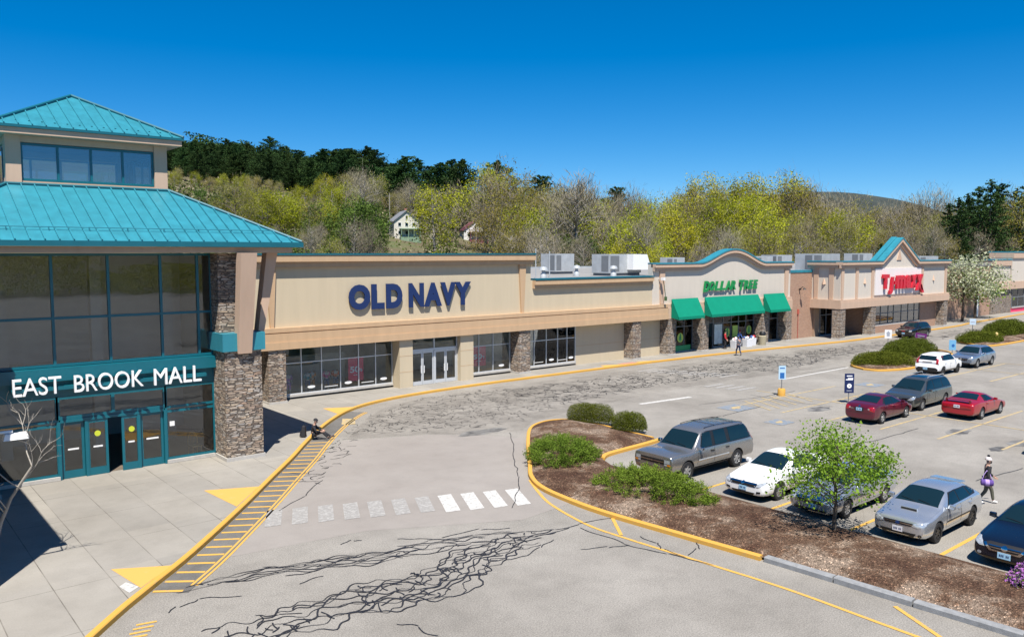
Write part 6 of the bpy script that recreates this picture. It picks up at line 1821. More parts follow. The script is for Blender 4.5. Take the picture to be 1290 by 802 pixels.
def suv_spec(L, W, H, cow, ws, roof_end, tail_x, belt, hoodz, R_, wheels, roofw, bp, cp, nosew=.72, nose=.75, bot=.26, tailw=.9):
    w = W/2; z = lambda a: a
    st = [
     (0.00,bot+.12,nose-.02,nose+.05,w*min(.95,nosew+.09),w*nosew,.02),
     (0.06,bot+.05,hoodz-.13,hoodz-.05,w*min(.98,nosew+.17),w*.78,.03),
     (0.22,bot,hoodz-.10,hoodz-.02,w*.955,w*.80,.04),
     (0.60,bot,hoodz-.07,hoodz+.02,w*.99,w*.83,.05),
     (cow[0]-.30,bot,belt-.08,cow[1]-.04,w,w*.84,.05),
     (cow[0]-.04,bot,belt-.02,cow[1],w,w*.85,.05),
     (cow[0]+.10,bot,belt,cow[1]+.09,w,w*.83,.05),
     ((cow[0]+ws[0])/2+.05,bot,belt+.01,(cow[1]+ws[1])/2+.05,w,(w*.83+roofw)/2+.02,.05),
     (ws[0]-.02,bot,belt+.02,ws[1]-.005,w,roofw+.02,.05),
     (ws[0]+.25,bot,belt+.02,H-.015,w,roofw,.05),
     ((ws[0]+roof_end[0])/2,bot,belt+.03,H,w,roofw,.05),
     (roof_end[0]-.35,bot,belt+.03,roof_end[1]+.03,w,roofw-.005,.05),
     (roof_end[0]-.03,bot,belt+.03,roof_end[1],w*.995,roofw-.015,.05),
     (roof_end[0]+(tail_x-roof_end[0])*.40,bot,belt+.03,roof_end[1]-(roof_end[1]-belt)*.38,w*.985,roofw+(w*tailw-roofw)*.3,.04),
     (tail_x,bot,belt+.0,belt+.09,w*.97,w*.83,.03),
     (tail_x+.05,bot,belt-.10,belt-.03,w*.965,w*.83,.03),
     (L-.14,bot+.02,belt-.20,belt-.15,w*.955,w*.82,.03),
     (L-.04,bot+.04,min(.72,belt-.28),min(.76,belt-.24),w*.92,w*.80,.03),
     (L,bot+.10,.58,.62,w*.82,w*.74,.02)]
    top = H-.135
    z0 = belt+.05; a = cow[0]+.40; b0 = ws[0]+.10; e = roof_end[0]+.02; d = tail_x-.16
    return st, top, z0, a, b0, e, d

def make_suv(kind):
    if kind == 'suburban':
        L,W,H=5.57,2.0,1.90; cow=(1.42,1.16); ws=(2.02,1.72); re=(5.18,1.80); tx=5.46; belt=1.10
        st,top,z0,a,b0,e,d = suv_spec(L,W,H,cow,ws,re,tx,belt,1.14,.38,(1.0,4.32),.74,2.72,3.72,.94,1.02,.34)
        dl=[(a,z0),(b0,top-.02),(b0+.4,top),(e-.05,top-.02),(d,z0+.04),(d-.02,z0)]
        pn=[[(a+.06,z0+.03),(b0+.04,top-.05),(2.62,top-.03),(2.62,z0+.03)],[(2.82,z0+.03),(2.82,top-.03),(3.56,top-.03),(3.62,z0+.03)],[(3.84,z0+.03),(3.80,top-.03),(e-.14,top-.05),(d-.08,z0+.04)]]
        P=dict(L=L,W=W,R=.385,wheels=(1.0,4.32),st=st,spokes=6,tw=.25,spw=.2,
          glass=dict(ws=(1.42,1.17,2.02,1.73),wsw=(.82,.70),rw=(5.22,1.76,5.44,1.20),rww=(.80,.70),dlo=[(a,z0)]*0 or dl,panes=pn),
          doors=[[(1.62,.50),(2.70,.50),(2.72,1.12),(1.70,1.12)],[(2.74,.50),(3.60,.50),(3.72,.75),(3.72,1.12),(2.74,1.12)]],handle=[(2.56,1.0),(3.58,1.0)],mirror=(1.72,1.14),hm=M['car_trim'],mm=M['chrome'],
          front=[("grille",[(-.60,.74),(.60,.74),(.62,.92),(-.62,.92)],.012,'car_trim',False),("grille_bar",rect(-.60,.60,.81,.85),.022,'chrome',False),("badge",[(-.10,.82),(-.035,.82),(-.035,.80),(.035,.80),(.035,.82),(.10,.82),(.10,.845),(.035,.845),(.035,.865),(-.035,.865),(-.035,.845),(-.10,.845)],.034,'chrome',False),
            ("headlight",rect(.60,.86,.79,.93),.014,'lamp_clear',True),("indicator",rect(.74,.90,.70,.77),.016,'lamp_amber',True),("parking_lamp",rect(.60,.73,.70,.77),.016,'lamp_clear',True),("bumper",rect(-.86,.86,.46,.60),.03,'chrome',False),("lower_intake",rect(-.6,.6,.38,.45),.02,'car_trim',False)],
          rear=[("tail_light",rect(.78,.93,.95,1.40),.012,'lamp_red',True),("bumper",rect(-.85,.85,.48,.62),.03,'chrome',False)],
          side=[("side_moulding",rect(1.66,3.70,.70,.76),.016,'galv'),("running_board",rect(1.5,3.86,.37,.45),.03,'car_trim')],plates=[('r',0,.9,.31,.155,'plate_blue')])
        def ex(o, paint, OFF, bv):
            for s in (-1,1):
                mb=MB(); pts=[(2.5+.26*k,s*.60,rz_top(bv,2.5+.26*k,s*.60)+.035) for k in range(11)]; mb.path(pts,.013,6)
                for k in (0,5,10): mb.tube(pts[k],(pts[k][0],pts[k][1],pts[k][2]-.06),.02,.02,6)
                q=mb.build("roof_rail",M['car_trim'],o); WL[q.name]=OFF
            for xx in (3.2,4.5):
                mb=MB(); mb.tube((xx,-.60,rz_top(bv,xx,-.6)+.04),(xx,.60,rz_top(bv,xx,.6)+.04),.008,.008,6); q=mb.build("cross_bar",M['car_trim'],o); WL[q.name]=OFF
            mb=MB()
            for k in range(6):
                yk=-.40+.16*k; z_=[rz_top(bv,2.6+.46*j,yk)+.008 for j in range(6)]; mb.path([(2.6+.46*j,yk,z_[j]) for j in range(6)],.008,4)
            q=mb.build("roof_strip",paint,o); WL[q.name]=OFF
        P['extra']=ex
    elif kind == 'van':
        L,W,H=5.08,1.98,1.76; cow=(1.02,1.10); ws=(1.92,1.60); re=(4.72,1.66); tx=4.94; belt=1.04
        st,top,z0,a,b0,e,d = suv_spec(L,W,H,cow,ws,re,tx,belt,.98,.34,(.98,4.0),.70,2.4,3.5,.70,.72,.22)
        dl=[(a,z0),(b0,top),(b0+.5,top+.02),(e-.05,top-.02),(d,z0+.04),(d-.02,z0)]
        pn=[[(a+.07,z0+.03),(b0+.04,top-.04),(2.50,top-.01),(2.50,z0+.03)],[(2.56,z0+.03),(2.56,top-.01),(3.60,top-.01),(3.64,z0+.03)],[(3.70,z0+.03),(3.68,top-.02),(e-.12,top-.05),(d-.08,z0+.05)]]
        P=dict(L=L,W=W,R=.345,wheels=(.98,4.0),st=st,spokes=10,spw=.1,
          glass=dict(ws=(1.02,1.11,1.92,1.61),wsw=(.80,.66),rw=(4.76,1.62,4.92,1.14),rww=(.78,.66),dlo=dl,panes=pn),
          doors=[[(1.5,.38),(2.52,.36),(2.54,1.06),(1.56,1.06)],[(2.56,.36),(3.55,.36),(3.66,.70),(3.66,1.06),(2.56,1.06)]],handle=[(2.40,.95),(2.72,.95)],mirror=(1.62,1.06),
          front=[("grille",[(-.44,.60),(.44,.60),(.56,.74),(-.56,.74)],.010,'car_trim',False),("grille_bar",rect(-.55,.55,.70,.745),.018,'chrome',False),("badge",ell(0,.715,.07,.05),.026,'chrome',False),
            ("headlight",[(.50,.66),(.72,.64),(.88,.76),(.88,.88),(.70,.82)],.012,'lamp_clear',True),("lower_intake",[(-.5,.32),(.5,.32),(.56,.44),(-.56,.44)],.008,'car_trim',False),("fog_light",ell(.68,.42,.06,.05),.012,'lamp_clear',True)],
          rear=[("tail_light",rect(.74,.90,.85,1.12),.012,'lamp_red',True)],plates=[('f',0,.50,.31,.155,'plate_blue')])
        def ex(o, paint, OFF, bv):
            for s in (-1,1):
                mb=MB(); mb.path([(2.3+.3*k,s*.62,H+.03) for k in range(8)],.018,6)
                for k in (0,7): mb.tube((2.3+.3*k,s*.62,H+.03),(2.3+.3*k,s*.62,H-.05),.02,.02,6)
                q=mb.build("roof_rail",M['galv'],o); WL[q.name]=OFF
        P['extra']=ex; P['top']=[("sunroof",rect(2.3,3.0,-.4,.4),.006,'car_glass')]
    elif kind == 'soul':
        L,W,H=4.14,1.80,1.61; cow=(.92,1.06); ws=(1.52,1.50); re=(3.86,1.54); tx=4.02; belt=1.02
        st,top,z0,a,b0,e,d = suv_spec(L,W,H,cow,ws,re,tx,belt,.97,.33,(.80,3.37),.62,2.2,3.1,.78,.72,.24)
        dl=[(a,z0),(b0,top),(b0+.5,top+.02),(e-.45,top-.02),(3.45,z0+.06)]
        pn=[[(a+.06,z0+.03),(b0+.04,top-.04),(2.18,top-.01),(2.18,z0+.03)],[(2.25,z0+.03),(2.25,top-.01),(3.15,top-.03),(3.18,z0+.05)]]
        P=dict(L=L,W=W,R=.335,wheels=(.80,3.37),st=st,spokes=5,spw=.2,clad=.40,rim=M['rim_dark'],
          glass=dict(ws=(.92,1.07,1.52,1.51),wsw=(.72,.60),rw=(3.88,1.50,4.00,1.12),rww=(.66,.58),dlo=dl,panes=pn),
          doors=[[(1.22,.40),(2.20,.40),(2.22,1.04),(1.28,1.04)],[(2.24,.40),(2.95,.40),(3.12,.70),(3.14,1.04),(2.24,1.04)]],handle=[(2.06,.92),(3.0,.94)],mirror=(1.32,1.04),
          front=[("headlight",[(.50,.74),(.74,.72),(.76,.88),(.54,.86)],.012,'lamp_clear',True),("grille",rect(-.4,.4,.72,.80),.01,'car_trim',False)],
          rear=[("tail_light",rect(.62,.80,.86,1.42),.012,'lamp_red',True),("garnish",rect(-.34,.34,.98,1.04),.010,'chrome',False),("lower_bumper",[(-.74,.30),(.74,.30),(.78,.52),(.60,.62),(-.60,.62),(-.78,.52)],.014,'car_trim',False)],
          plates=[('r',-.1,.52,.31,.155,'plate_blue')])
    elif kind == 'glc':
        L,W,H=4.66,1.90,1.64; cow=(1.35,1.08); ws=(2.02,1.54); re=(4.05,1.56); tx=4.48; belt=1.02
        st,top,z0,a,b0,e,d = suv_spec(L,W,H,cow,ws,re,tx,belt,1.0,.36,(.88,3.75),.60,2.6,3.6,.76,.74,.26)
        dl=[(a,z0),(b0,top),(b0+.5,top+.02),(e-.25,top-.03),(d-.05,z0+.12),(d-.2,z0+.03)]
        pn=[[(a+.08,z0+.03),(b0+.05,top-.04),(2.58,top-.01),(2.58,z0+.03)],[(2.64,z0+.03),(2.64,top-.01),(3.45,top-.03),(3.62,z0+.04)],[(3.70,z0+.06),(3.52,top-.04),(e-.3,top-.07),(d-.2,z0+.1)]]
        P=dict(L=L,W=W,R=.36,wheels=(.88,3.75),st=st,spokes=5,
          glass=dict(ws=(1.35,1.09,2.02,1.55),wsw=(.76,.60),rw=(4.08,1.53,4.44,1.14),rww=(.70,.58),dlo=dl,panes=pn),
          doors=[[(1.56,.44),(2.60,.42),(2.62,1.04),(1.64,1.04)],[(2.64,.42),(3.28,.44),(3.52,.76),(3.58,1.04),(2.64,1.04)]],handle=[(2.45,.94),(3.42,.96)],mirror=(1.74,1.05),
          front=[("grille",[(-.42,.60),(.42,.60),(.48,.80),(-.48,.80)],.012,'car_trim',False),("grille_bar",rect(-.44,.44,.70,.73),.02,'chrome',False),("badge",ell(0,.715,.09,.085),.028,'chrome',False),("headlight",[(.52,.72),(.74,.70),(.86,.84),(.78,.90),(.58,.84)],.012,'lamp_clear',True),("lower_intake",[(-.7,.34),(.7,.34),(.66,.44),(-.66,.44)],.010,'car_trim',False),("bumper",rect(-.72,.72,.285,.325),.02,'chrome',False)],
          rear=[("tail_light",rect(.55,.86,.92,1.04),.012,'lamp_red',True)],plates=[])
    elif kind == 'terrain':
        L,W,H=4.70,1.86,1.70; cow=(1.25,1.12); ws=(1.88,1.60); re=(4.25,1.62); tx=4.54; belt=1.06
        st,top,z0,a,b0,e,d = suv_spec(L,W,H,cow,ws,re,tx,belt,1.04,.36,(.92,3.78),.64,2.5,3.5,.84,.80,.28)
        dl=[(a,z0),(b0,top),(b0+.5,top+.02),(e-.1,top-.03),(d-.05,z0+.1),(d-.1,z0+.03)]
        pn=[[(a+.08,z0+.03),(b0+.05,top-.04),(2.50,top-.01),(2.50,z0+.03)],[(2.56,z0+.03),(2.56,top-.01),(3.45,top-.02),(3.52,z0+.03)],[(3.62,z0+.05),(3.55,top-.03),(e-.15,top-.06),(d-.15,z0+.1)]]
        P=dict(L=L,W=W,R=.36,wheels=(.92,3.78),st=st,spokes=5,
          glass=dict(ws=(1.25,1.13,1.88,1.61),wsw=(.76,.62),rw=(4.28,1.58,4.52,1.18),rww=(.72,.60),dlo=dl,panes=pn),
          doors=[[(1.46,.44),(2.52,.42),(2.54,1.08),(1.54,1.08)],[(2.56,.42),(3.28,.44),(3.52,.78),(3.54,1.08),(2.56,1.08)]],handle=[(2.38,.98),(3.40,1.0)],mirror=(1.62,1.09),
          front=[("grille",[(-.46,.66),(.46,.66),(.50,.88),(-.50,.88)],.012,'car_trim',False),("grille_bar",rect(-.50,.50,.86,.90),.022,'chrome',False),("badge",rect(-.17,.17,.74,.80),.024,'red',False),("headlight",[(.56,.70),(.82,.70),(.86,.90),(.58,.90)],.014,'lamp_clear',True),("lower_intake",rect(-.6,.6,.34,.46),.010,'car_trim',False)],
          rear=[("tail_light",rect(.70,.86,.9,1.2),.012,'lamp_red',True)],plates=[('f',0,.54,.31,.155,'plate_blue')])
    elif kind == 'subaru':
        L,W,H=4.42,1.76,1.475; cow=(1.22,1.0); ws=(1.98,1.40); re=(3.55,1.40); tx=4.22; belt=.94
        w=W/2
        st,top,z0,a,b0,e,d = suv_spec(L,W,H,cow,ws,re,tx,belt,.84,.325,(.90,3.52),.56,2.5,3.4,.70,.62,.19)
        top=1.335
        dl=[(a,z0),(b0,top),(b0+.45,top+.02),(3.3,top-.005),(3.55,top-.05),(3.92,z0+.12),(3.82,z0+.05)]
        pn=[[(a+.08,z0+.03),(b0+.04,top-.03),(2.48,top-.005),(2.48,z0+.03)],[(2.54,z0+.03),(2.54,top-.005),(3.22,top-.03),(3.36,z0+.05)],[(3.43,z0+.07),(3.32,top-.04),(3.52,top-.08),(3.76,z0+.11)]]
        P=dict(L=L,W=W,R=.325,wheels=(.90,3.52),st=st,spokes=7,spw=.12,rim=M['rim_dark'],
          glass=dict(ws=(1.22,1.01,1.98,1.41),wsw=(.68,.56),rw=(3.58,1.37,4.16,1.08),rww=(.64,.52),dlo=dl,panes=pn),
          doors=[[(1.42,.36),(2.50,.34),(2.52,.96),(1.50,.96)],[(2.54,.34),(3.10,.38),(3.36,.72),(3.40,.98),(2.54,.96)]],handle=[(2.36,.85),(3.24,.87)],mirror=(1.56,.97),
          front=[("grille",[(-.40,.60),(.40,.60),(.46,.70),(-.46,.70)],.010,'car_trim',False),("grille_bar",[(-.46,.645),(.46,.645),(.46,.67),(-.46,.67)],.018,'chrome',False),("badge",ell(0,.655,.07,.045),.026,'navy',False),
            ("headlight",[(.44,.62),(.62,.58),(.78,.66),(.80,.76),(.64,.75),(.48,.70)],.012,'lamp_clear',True),("lower_intake",[(-.46,.25),(.46,.25),(.56,.40),(-.56,.40)],.008,'car_trim',False),("fog_light",ell(.66,.35,.055,.05),.010,'car_trim',True)],
          rear=[("tail_light",[(.54,.78),(.78,.76),(.76,1.0),(.60,1.0)],.010,'lamp_red',True)],
          side=[("side_moulding",rect(1.46,3.30,.55,.59),.012,'car_trim')],plates=[('f',0,.46,.31,.155,'plate_white')])
        def ex(o, paint, OFF, bv):
            mb=MB(); mb.hexa([(.72,-.29,.86),(1.10,-.25,.93),(1.10,.25,.93),(.72,.29,.86)],[(.76,-.26,.965),(1.12,-.20,1.0),(1.12,.20,1.0),(.76,.26,.965)]); q=fixn(mb.build("hood_scoop",paint,o)); WL[q.name]=OFF
            md=q.modifiers.new("bevel",'BEVEL'); md.width=.02; md.segments=2
            mb=MB(); mb.hexa([(.700,-.25,.885),(.72,-.25,.885),(.72,.25,.885),(.700,.25,.885)],[(.735,-.235,.95),(.755,-.235,.95),(.755,.235,.95),(.735,.235,.95)]); q2=fixn(mb.build("scoop_mouth",M['car_trim'],q)); WL[q2.name]=OFF
            mb=MB(); mb.hexa([(3.36,-.50,1.36),(3.78,-.49,1.335),(3.78,.49,1.335),(3.36,.50,1.36)],[(3.38,-.50,1.415),(3.80,-.48,1.385),(3.80,.48,1.385),(3.38,.50,1.415)]); q=fixn(mb.build("roof_spoiler",paint,o)); WL[q.name]=OFF
        P['extra']=ex
    return P

pc = "cars nosed up to the mulch island"; pf = "cars in the middle rows"
build_car("parked_suv","large grey two tone sport utility with roof rails parked by the junipers","car",make_suv('suburban'),car_paint("paint_pewter",(.33,.32,.305),.75,.24),27.55,21.0,0,pc)
build_car("parked_sedan","white sedan with light blue plate parked between the grey sport utility and the young tree","car",sedan_spec('accord'),car_paint("paint_white",(.78,.78,.77),.0,.3),27.72,17.15,0,pc)
build_car("parked_sedan","silver blue sedan parked half hidden behind the young green tree","car",sedan_spec('silver'),car_paint("paint_silver",(.50,.53,.58),.75,.24),27.68,14.5,0,pc)
build_car("parked_hatchback","silver hatchback with black hood scoop and roof spoiler beside the yellow stall line","car",make_suv('subaru'),car_paint("paint_silver_grey",(.56,.59,.63),.75,.24),27.42,11.45,0,pc)
build_car("parked_sedan","dark navy black sedan with chrome grille, nearest the purple azalea","car",sedan_spec('altima'),car_paint("paint_black_navy",(.006,.010,.022),.3,.22),27.63,8.42,0,pc)
build_car("parked_sedan","maroon sedan seen from behind with light blue plate beside the navy sign","car",sedan_spec('civic'),car_paint("paint_maroon",(.115,.006,.022),.35,.3),43.75,21.1,R(180),pf)
build_car("parked_minivan","dark grey green minivan parked nose to nose with the maroon sedan","car",make_suv('van'),car_paint("paint_grey_green",(.14,.155,.15),.75,.24),49.35,21.5,0,pf)
build_car("parked_coupe","bright red two door coupe with rear spoiler seen from behind","car",sedan_spec('coupe'),car_paint("paint_red",(.36,.006,.016),.25,.3),48.95,18.25,R(180),pf)
build_car("parked_hatchback","white boxy hatchback with black lower bumper and red vertical tail lamps","car",make_suv('soul'),car_paint("paint_white_2",(.80,.80,.80),.0,.3),64.0,26.45,R(180),pf)
build_car("parked_suv","silver blue crossover parked facing the white boxy hatchback","car",make_suv('glc'),car_paint("paint_ice",(.33,.38,.46),.75,.24),70.45,26.5,0,pf)
build_car("parked_suv","black sport utility waiting at the kerb in front of the gabled store","car",make_suv('terrain'),car_paint("paint_black",(.008,.009,.012),.2,.22),89.6,39.8,0,None)
build_car("parked_sedan","silver sedan cut off by the right edge, beyond the walking woman","car",sedan_spec('silver'),car_paint("paint_silver_2",(.55,.57,.6),.75,.24),42.9,12.0,R(180),pf)

# ================================================================== people
SKIN = simple("skin", (0.42,0.25,0.18), 0.55, 0.0)
def cloth(name, c): return simple(name, c, 0.85, 0.12, 14.0, world_space=False)
def skin_mesh(name, nodes, edges, mat, parent, sub=2, root=0):
    """nodes: list of (x,y,z,r); one continuous skinned surface"""
    me = bpy.data.meshes.new(name); me.from_pydata([n[:3] for n in nodes], edges, [])
    ob = bpy.data.objects.new(name, me); COL.objects.link(ob)
    ob.modifiers.new("k",'SKIN'); ss = ob.modifiers.new("s",'SUBSURF'); ss.levels = sub; ss.render_levels = sub
    if not me.skin_vertices:
        me.skin_vertices.new() if hasattr(me.skin_vertices,'new') else None
    lay = me.skin_vertices[0].data
    for i, n in enumerate(nodes):
        r = n[3]; lay[i].radius = (r, r) if not isinstance(r, tuple) else r; lay[i].use_root = (i == root)
    dg = bpy.context.evaluated_depsgraph_get()
    m2 = bpy.data.meshes.new_from_object(ob.evaluated_get(dg)); bpy.data.objects.remove(ob)
    m2.materials.clear(); m2.materials.append(mat); m2.shade_smooth(); m2.name = name
    o = bpy.data.objects.new(name, m2); COL.objects.link(o); o.parent = parent; WL[o.name] = Vector((0,0,0)); return o
def V(*a): return Vector(a)
def person(label, x, y, z, face, pose, cols, hair=None, hat=None, s=1.0, mask=False, group=None):
    """pose: joints in a local frame, x forward, y left, z up (metres, for a 1.7 m figure)"""
    o = thing("person", label, "person", (x,y,z), group, face); WL[o.name] = Vector((0,0,0)); o.scale = (s,s,s)
    J = pose; nodes = []; edges = []; ix = {}
    def nd(k, p, r): ix[k] = len(nodes); nodes.append((*p, r)); return ix[k]
    def link(*ks):
        for a, c in zip(ks[:-1], ks[1:]): edges.append((ix[a], ix[c]))
    nd('pel', J['pel'], .115); nd('wai', J['wai'], .10); nd('che', J['che'], .125); nd('nk', J['nk'], .052); nd('hd', J['hd'], .082); nd('top', J['top'], .075)
    link('pel','wai','che','nk','hd','top')
    for S in 'LR':
        nd('sh'+S, J['sh'+S], .055); nd('el'+S, J['el'+S], .038); nd('wr'+S, J['wr'+S], .026)
        hd = (V(*J['wr'+S])-V(*J['el'+S])).normalized(); w = V(*J['wr'+S])
        nd('pa'+S, w+hd*.075, .030)
        link('che','sh'+S,'el'+S,'wr'+S,'pa'+S)
        sd = hd.orthogonal().normalized()
        for k, (off, ln) in enumerate(((-.030,.075),(-.010,.088),(.010,.082),(.030,.064))):
            b = w+hd*.10+sd*off; nd(f'f{k}a'+S, b, .0095); nd(f'f{k}b'+S, b+hd*ln*.55+hd.cross(sd)*.010, .0085); nd(f'f{k}c'+S, b+hd*ln+hd.cross(sd)*.028, .007); link('pa'+S,f'f{k}a'+S,f'f{k}b'+S,f'f{k}c'+S)
        nd('tha'+S, w+hd*.045-sd*.045, .011); nd('thb'+S, w+hd*.085-sd*.062, .009); link('pa'+S,'tha'+S,'thb'+S)
        nd('hi'+S, J['hi'+S], .088); nd('kn'+S, J['kn'+S], .055); nd('an'+S, J['an'+S], .036); nd('to'+S, J['to'+S], .030)
        link('pel','hi'+S,'kn'+S,'an'+S,'to'+S)
    body = skin_mesh("body", nodes, edges, SKIN, o)
    g = lambda k: J[k]
    # jacket
    n = [(*g('pel'),.128),(*g('wai'),.120),(*g('che'),.145),(*(V(*g('nk'))*.6+V(*g('che'))*.4),.075)]; e=[(0,1),(1,2),(2,3)]
    for S in 'LR':
        b = len(n); n += [(*g('sh'+S),.072),(*g('el'+S),.054),(*(V(*g('wr'+S))*.92+V(*g('el'+S))*.08),.042)]; e += [(2,b),(b,b+1),(b+1,b+2)]
    skin_mesh("jacket", n, e, cols['top'], o)
    # trousers
    n = [(*(V(*g('pel'))+V(0,0,.02)),.125)]; e = []
    for S in 'LR':
        b = len(n); n += [(*g('hi'+S),.100),(*g('kn'+S),.068),(*(V(*g('an'+S))*.93+V(*g('kn'+S))*.07),.052)]; e += [(0,b),(b,b+1),(b+1,b+2)]
    skin_mesh("trousers", n, e, cols['legs'], o)
    for S in 'LR':
        a = V(*g('an'+S)); t = V(*g('to'+S)); d = (t-a); d.z = 0
        if d.length < .02: d = V(.1,0,0)
        d.normalize(); up = (t-a)
        skin_mesh("shoe", [(*(a-d*.035+up*0),.046),(*(a*.5+t*.5),.045),(*(t+d*.02),.036)], [(0,1),(1,2)], cols['shoes'], o)
    hd = V(*g('hd')); tp = V(*g('top')); up = (tp-hd).normalized(); fw = (V(*J['fw'])).normalized(); lf = up.cross(fw).normalized()
    def ball(nm, c, rx, ry, rz, mat, lo=None):
        mb = MB(); k = 10; pts = []
        for i in range(k+1):
            th = math.pi*i/k
            if lo is not None and math.cos(th) < lo: continue
            pts.append(th)
        m = 14; b = []
        for th in pts:
            for j in range(m):
                ph = 2*math.pi*j/m; mb.v.append(tuple(c+fw*rx*math.sin(th)*math.cos(ph)+lf*ry*math.sin(th)*math.sin(ph)+up*rz*math.cos(th)))
        for i in range(len(pts)-1):
            for j in range(m): mb.f.append((i*m+j,i*m+(j+1)%m,(i+1)*m+(j+1)%m,(i+1)*m+j)); mb.m.append(0)
        q = mb.build(nm, mat, body, smooth=80); WL[q.name] = V(0,0,0); return q
    mid = hd*.45+tp*.55
    if hair: ball("hair", mid-fw*.02+up*.015, .108,.098,.112, hair, -.25)
    if hat:
        ball("hat", mid+up*.025-fw*.008, .118,.108,.115, hat[0], .0)
        if hat[1]: ball("pompom", mid+up*.165, .05,.05,.05, hat[1])
    for s_ in (-1,1): ball("eye", mid+fw*.088+lf*.032*s_-up*.012, .008,.012,.008, M['black'])
    ball("nose", mid+fw*.097-up*.035, .018,.013,.02, SKIN)
    for s_ in (-1,1): ball("ear", mid+lf*.092*s_-up*.02, .022,.01,.032, SKIN)
    if mask: ball("face_mask", mid+fw*.045-up*.062, .062,.07,.05, M['black'])
    else: ball("mouth", mid+fw*.088-up*.072, .008,.022,.006, simple("lips",(.30,.10,.09),.5,0))
    return o
def stand(step=.0, arm=.0, sw=0.0, lean=0.0):
    P = dict(pel=(0,0,.94),wai=(.01+lean*.3,0,1.08),che=(.015+lean*.8,0,1.27),nk=(.015+lean,0,1.44),hd=(.035+lean*1.1,0,1.54),top=(.03+lean*1.1,0,1.63),fw=(1,0,-.05))
    for S, q in (('L',1),('R',-1)):
        f = step*q
        P['hi'+S]=(0,.095*q,.88); P['kn'+S]=(f*.5+.03+abs(f)*.15,.10*q,.49); P['an'+S]=(f-(.05 if f<0 else 0),.10*q,.09+(.07 if f<-.05 else 0)); P['to'+S]=(f+.13,.115*q,.04+(.02 if f<-.05 else 0))
        a = -f*sw+arm
        P['sh'+S]=(.01+lean*.8,.185*q,1.36); P['el'+S]=(a*.35-.02+lean*.7,.235*q,1.09); P['wr'+S]=(a*.8+.08+lean*.7,.225*q,.86+.12*abs(a))
    return P
dk = cloth("cloth_black",(.018,.018,.022)); olive = cloth("cloth_olive",(.095,.095,.07)); jean = cloth("cloth_denim_dark",(.02,.032,.075)); grey = cloth("cloth_grey",(.10,.10,.115)); redc = cloth("cloth_red",(.45,.02,.03)); bluec = cloth("cloth_blue",(.05,.11,.32)); whitec = cloth("cloth_white",(.70,.69,.67)); blond = simple("hair_blond",(.36,.25,.11),.6,.2,30.0); hdark = simple("hair_dark",(.02,.014,.01),.5,.2,30.0)
pw = stand(.27,0,.9); pw['elR']=(-.05,-.27,1.09); pw['wrR']=(.02,-.30,.86)
pw['elL']=(.10,.25,1.10); pw['wrL']=(.30,.27,.95)
person("woman in dark jacket, olive trousers and white pompom hat walking across the parking lot",31.64,11.25,0,R(-52),pw,dict(top=dk,legs=olive,shoes=whitec),hair=blond,hat=(cloth("knit_white",(.55,.50,.49)),dk),mask=True)
def rot2(x, y, a): return (x*math.cos(a)-y*math.sin(a), x*math.sin(a)+y*math.cos(a))
bx, by = rot2(-.10,-.33,R(-52))
bg_ = thing("duffel_bag","purple and lilac duffel bag hanging at the walking woman's side","bag",(31.64+bx,11.25+by,.86),None,R(-60)); bg_.scale = (.8,.8,.8)
purp = cloth("bag_purple",(.09,.045,.22)); lil = cloth("bag_lilac",(.38,.26,.55)); WL[bg_.name]=V(0,0,0)
mb = MB(); n=16
for (a,r) in ((-.26,.04),(-.24,.13),(-.08,.15),(.08,.15),(.24,.13),(.26,.04)):
    for j in range(n): mb.v.append((a, r*math.cos(2*math.pi*j/n), r*math.sin(2*math.pi*j/n)))
for i in range(5):
    for j in range(n): mb.f.append((i*n+j,i*n+(j+1)%n,(i+1)*n+(j+1)%n,(i+1)*n+j)); mb.m.append(1 if i==2 else 0)
mb.f += [tuple(range(n)), tuple(range(5*n,6*n))]; mb.m += [0,0]
o = fixn(mb.build("bag_body",[purp,lil],bg_,smooth=50))
mb = MB(); mb.path([(-.2,0,.12),(-.12,.06,.35),(.0,.14,.52)],.014,6); mb.path([(.2,0,.12),(.12,.06,.35),(.0,.14,.52)],.014,6); mb.build("strap",lil,bg_)
person("man in grey jacket and dark jeans walking towards the green awning store",61.2,42.25,0,R(75),stand(.2,.05,.8),dict(top=grey,legs=jean,shoes=dk),hair=hdark)
person("person in red jacket and black trousers standing at the green awning store entrance",63.6,45.4,.15,R(-60),stand(.04,.1,0),dict(top=redc,legs=dk,shoes=dk),hair=hdark)
person("person in blue and red top bending over the white sale bins",66.1,45.75,.15,R(-100),stand(.06,.35,0,.22),dict(top=bluec,legs=jean,shoes=dk),hair=hdark,hat=(redc,None),s=.92)
# seated figure on the kerb
sp = dict(pel=(-.05,0,.14),wai=(-.07,0,.27),che=(-.02,0,.46),nk=(.03,0,.63),hd=(.07,0,.72),top=(.08,0,.81),fw=(1,0,-.2))
for S, q in (('L',1),('R',-1)):
    sp['hi'+S]=(.0,.10*q,.12); sp['kn'+S]=(.40,.13*q,.27-.05*(q>0)); sp['an'+S]=(.74+.06*q,.11*q,-.03); sp['to'+S]=(.86+.06*q,.13*q,.03)
    sp['sh'+S]=(-.01,.18*q,.55); sp['el'+S]=(.12,.25*q,.33); sp['wr'+S]=(.34,.17*q,.30)
person("person in black sitting on the yellow kerb with legs stretched over the hatching",17.62,36.08,.158,R(-38),sp,dict(top=dk,legs=dk,shoes=simple("shoe_brown",(.05,.03,.025),.7,0)),hat=(dk,None))
bp_ = thing("backpack","black backpack standing on the walk behind the seated person","bag",(17.22,36.38,.158),None,R(-38)); WL[bp_.name]=V(0,0,0)
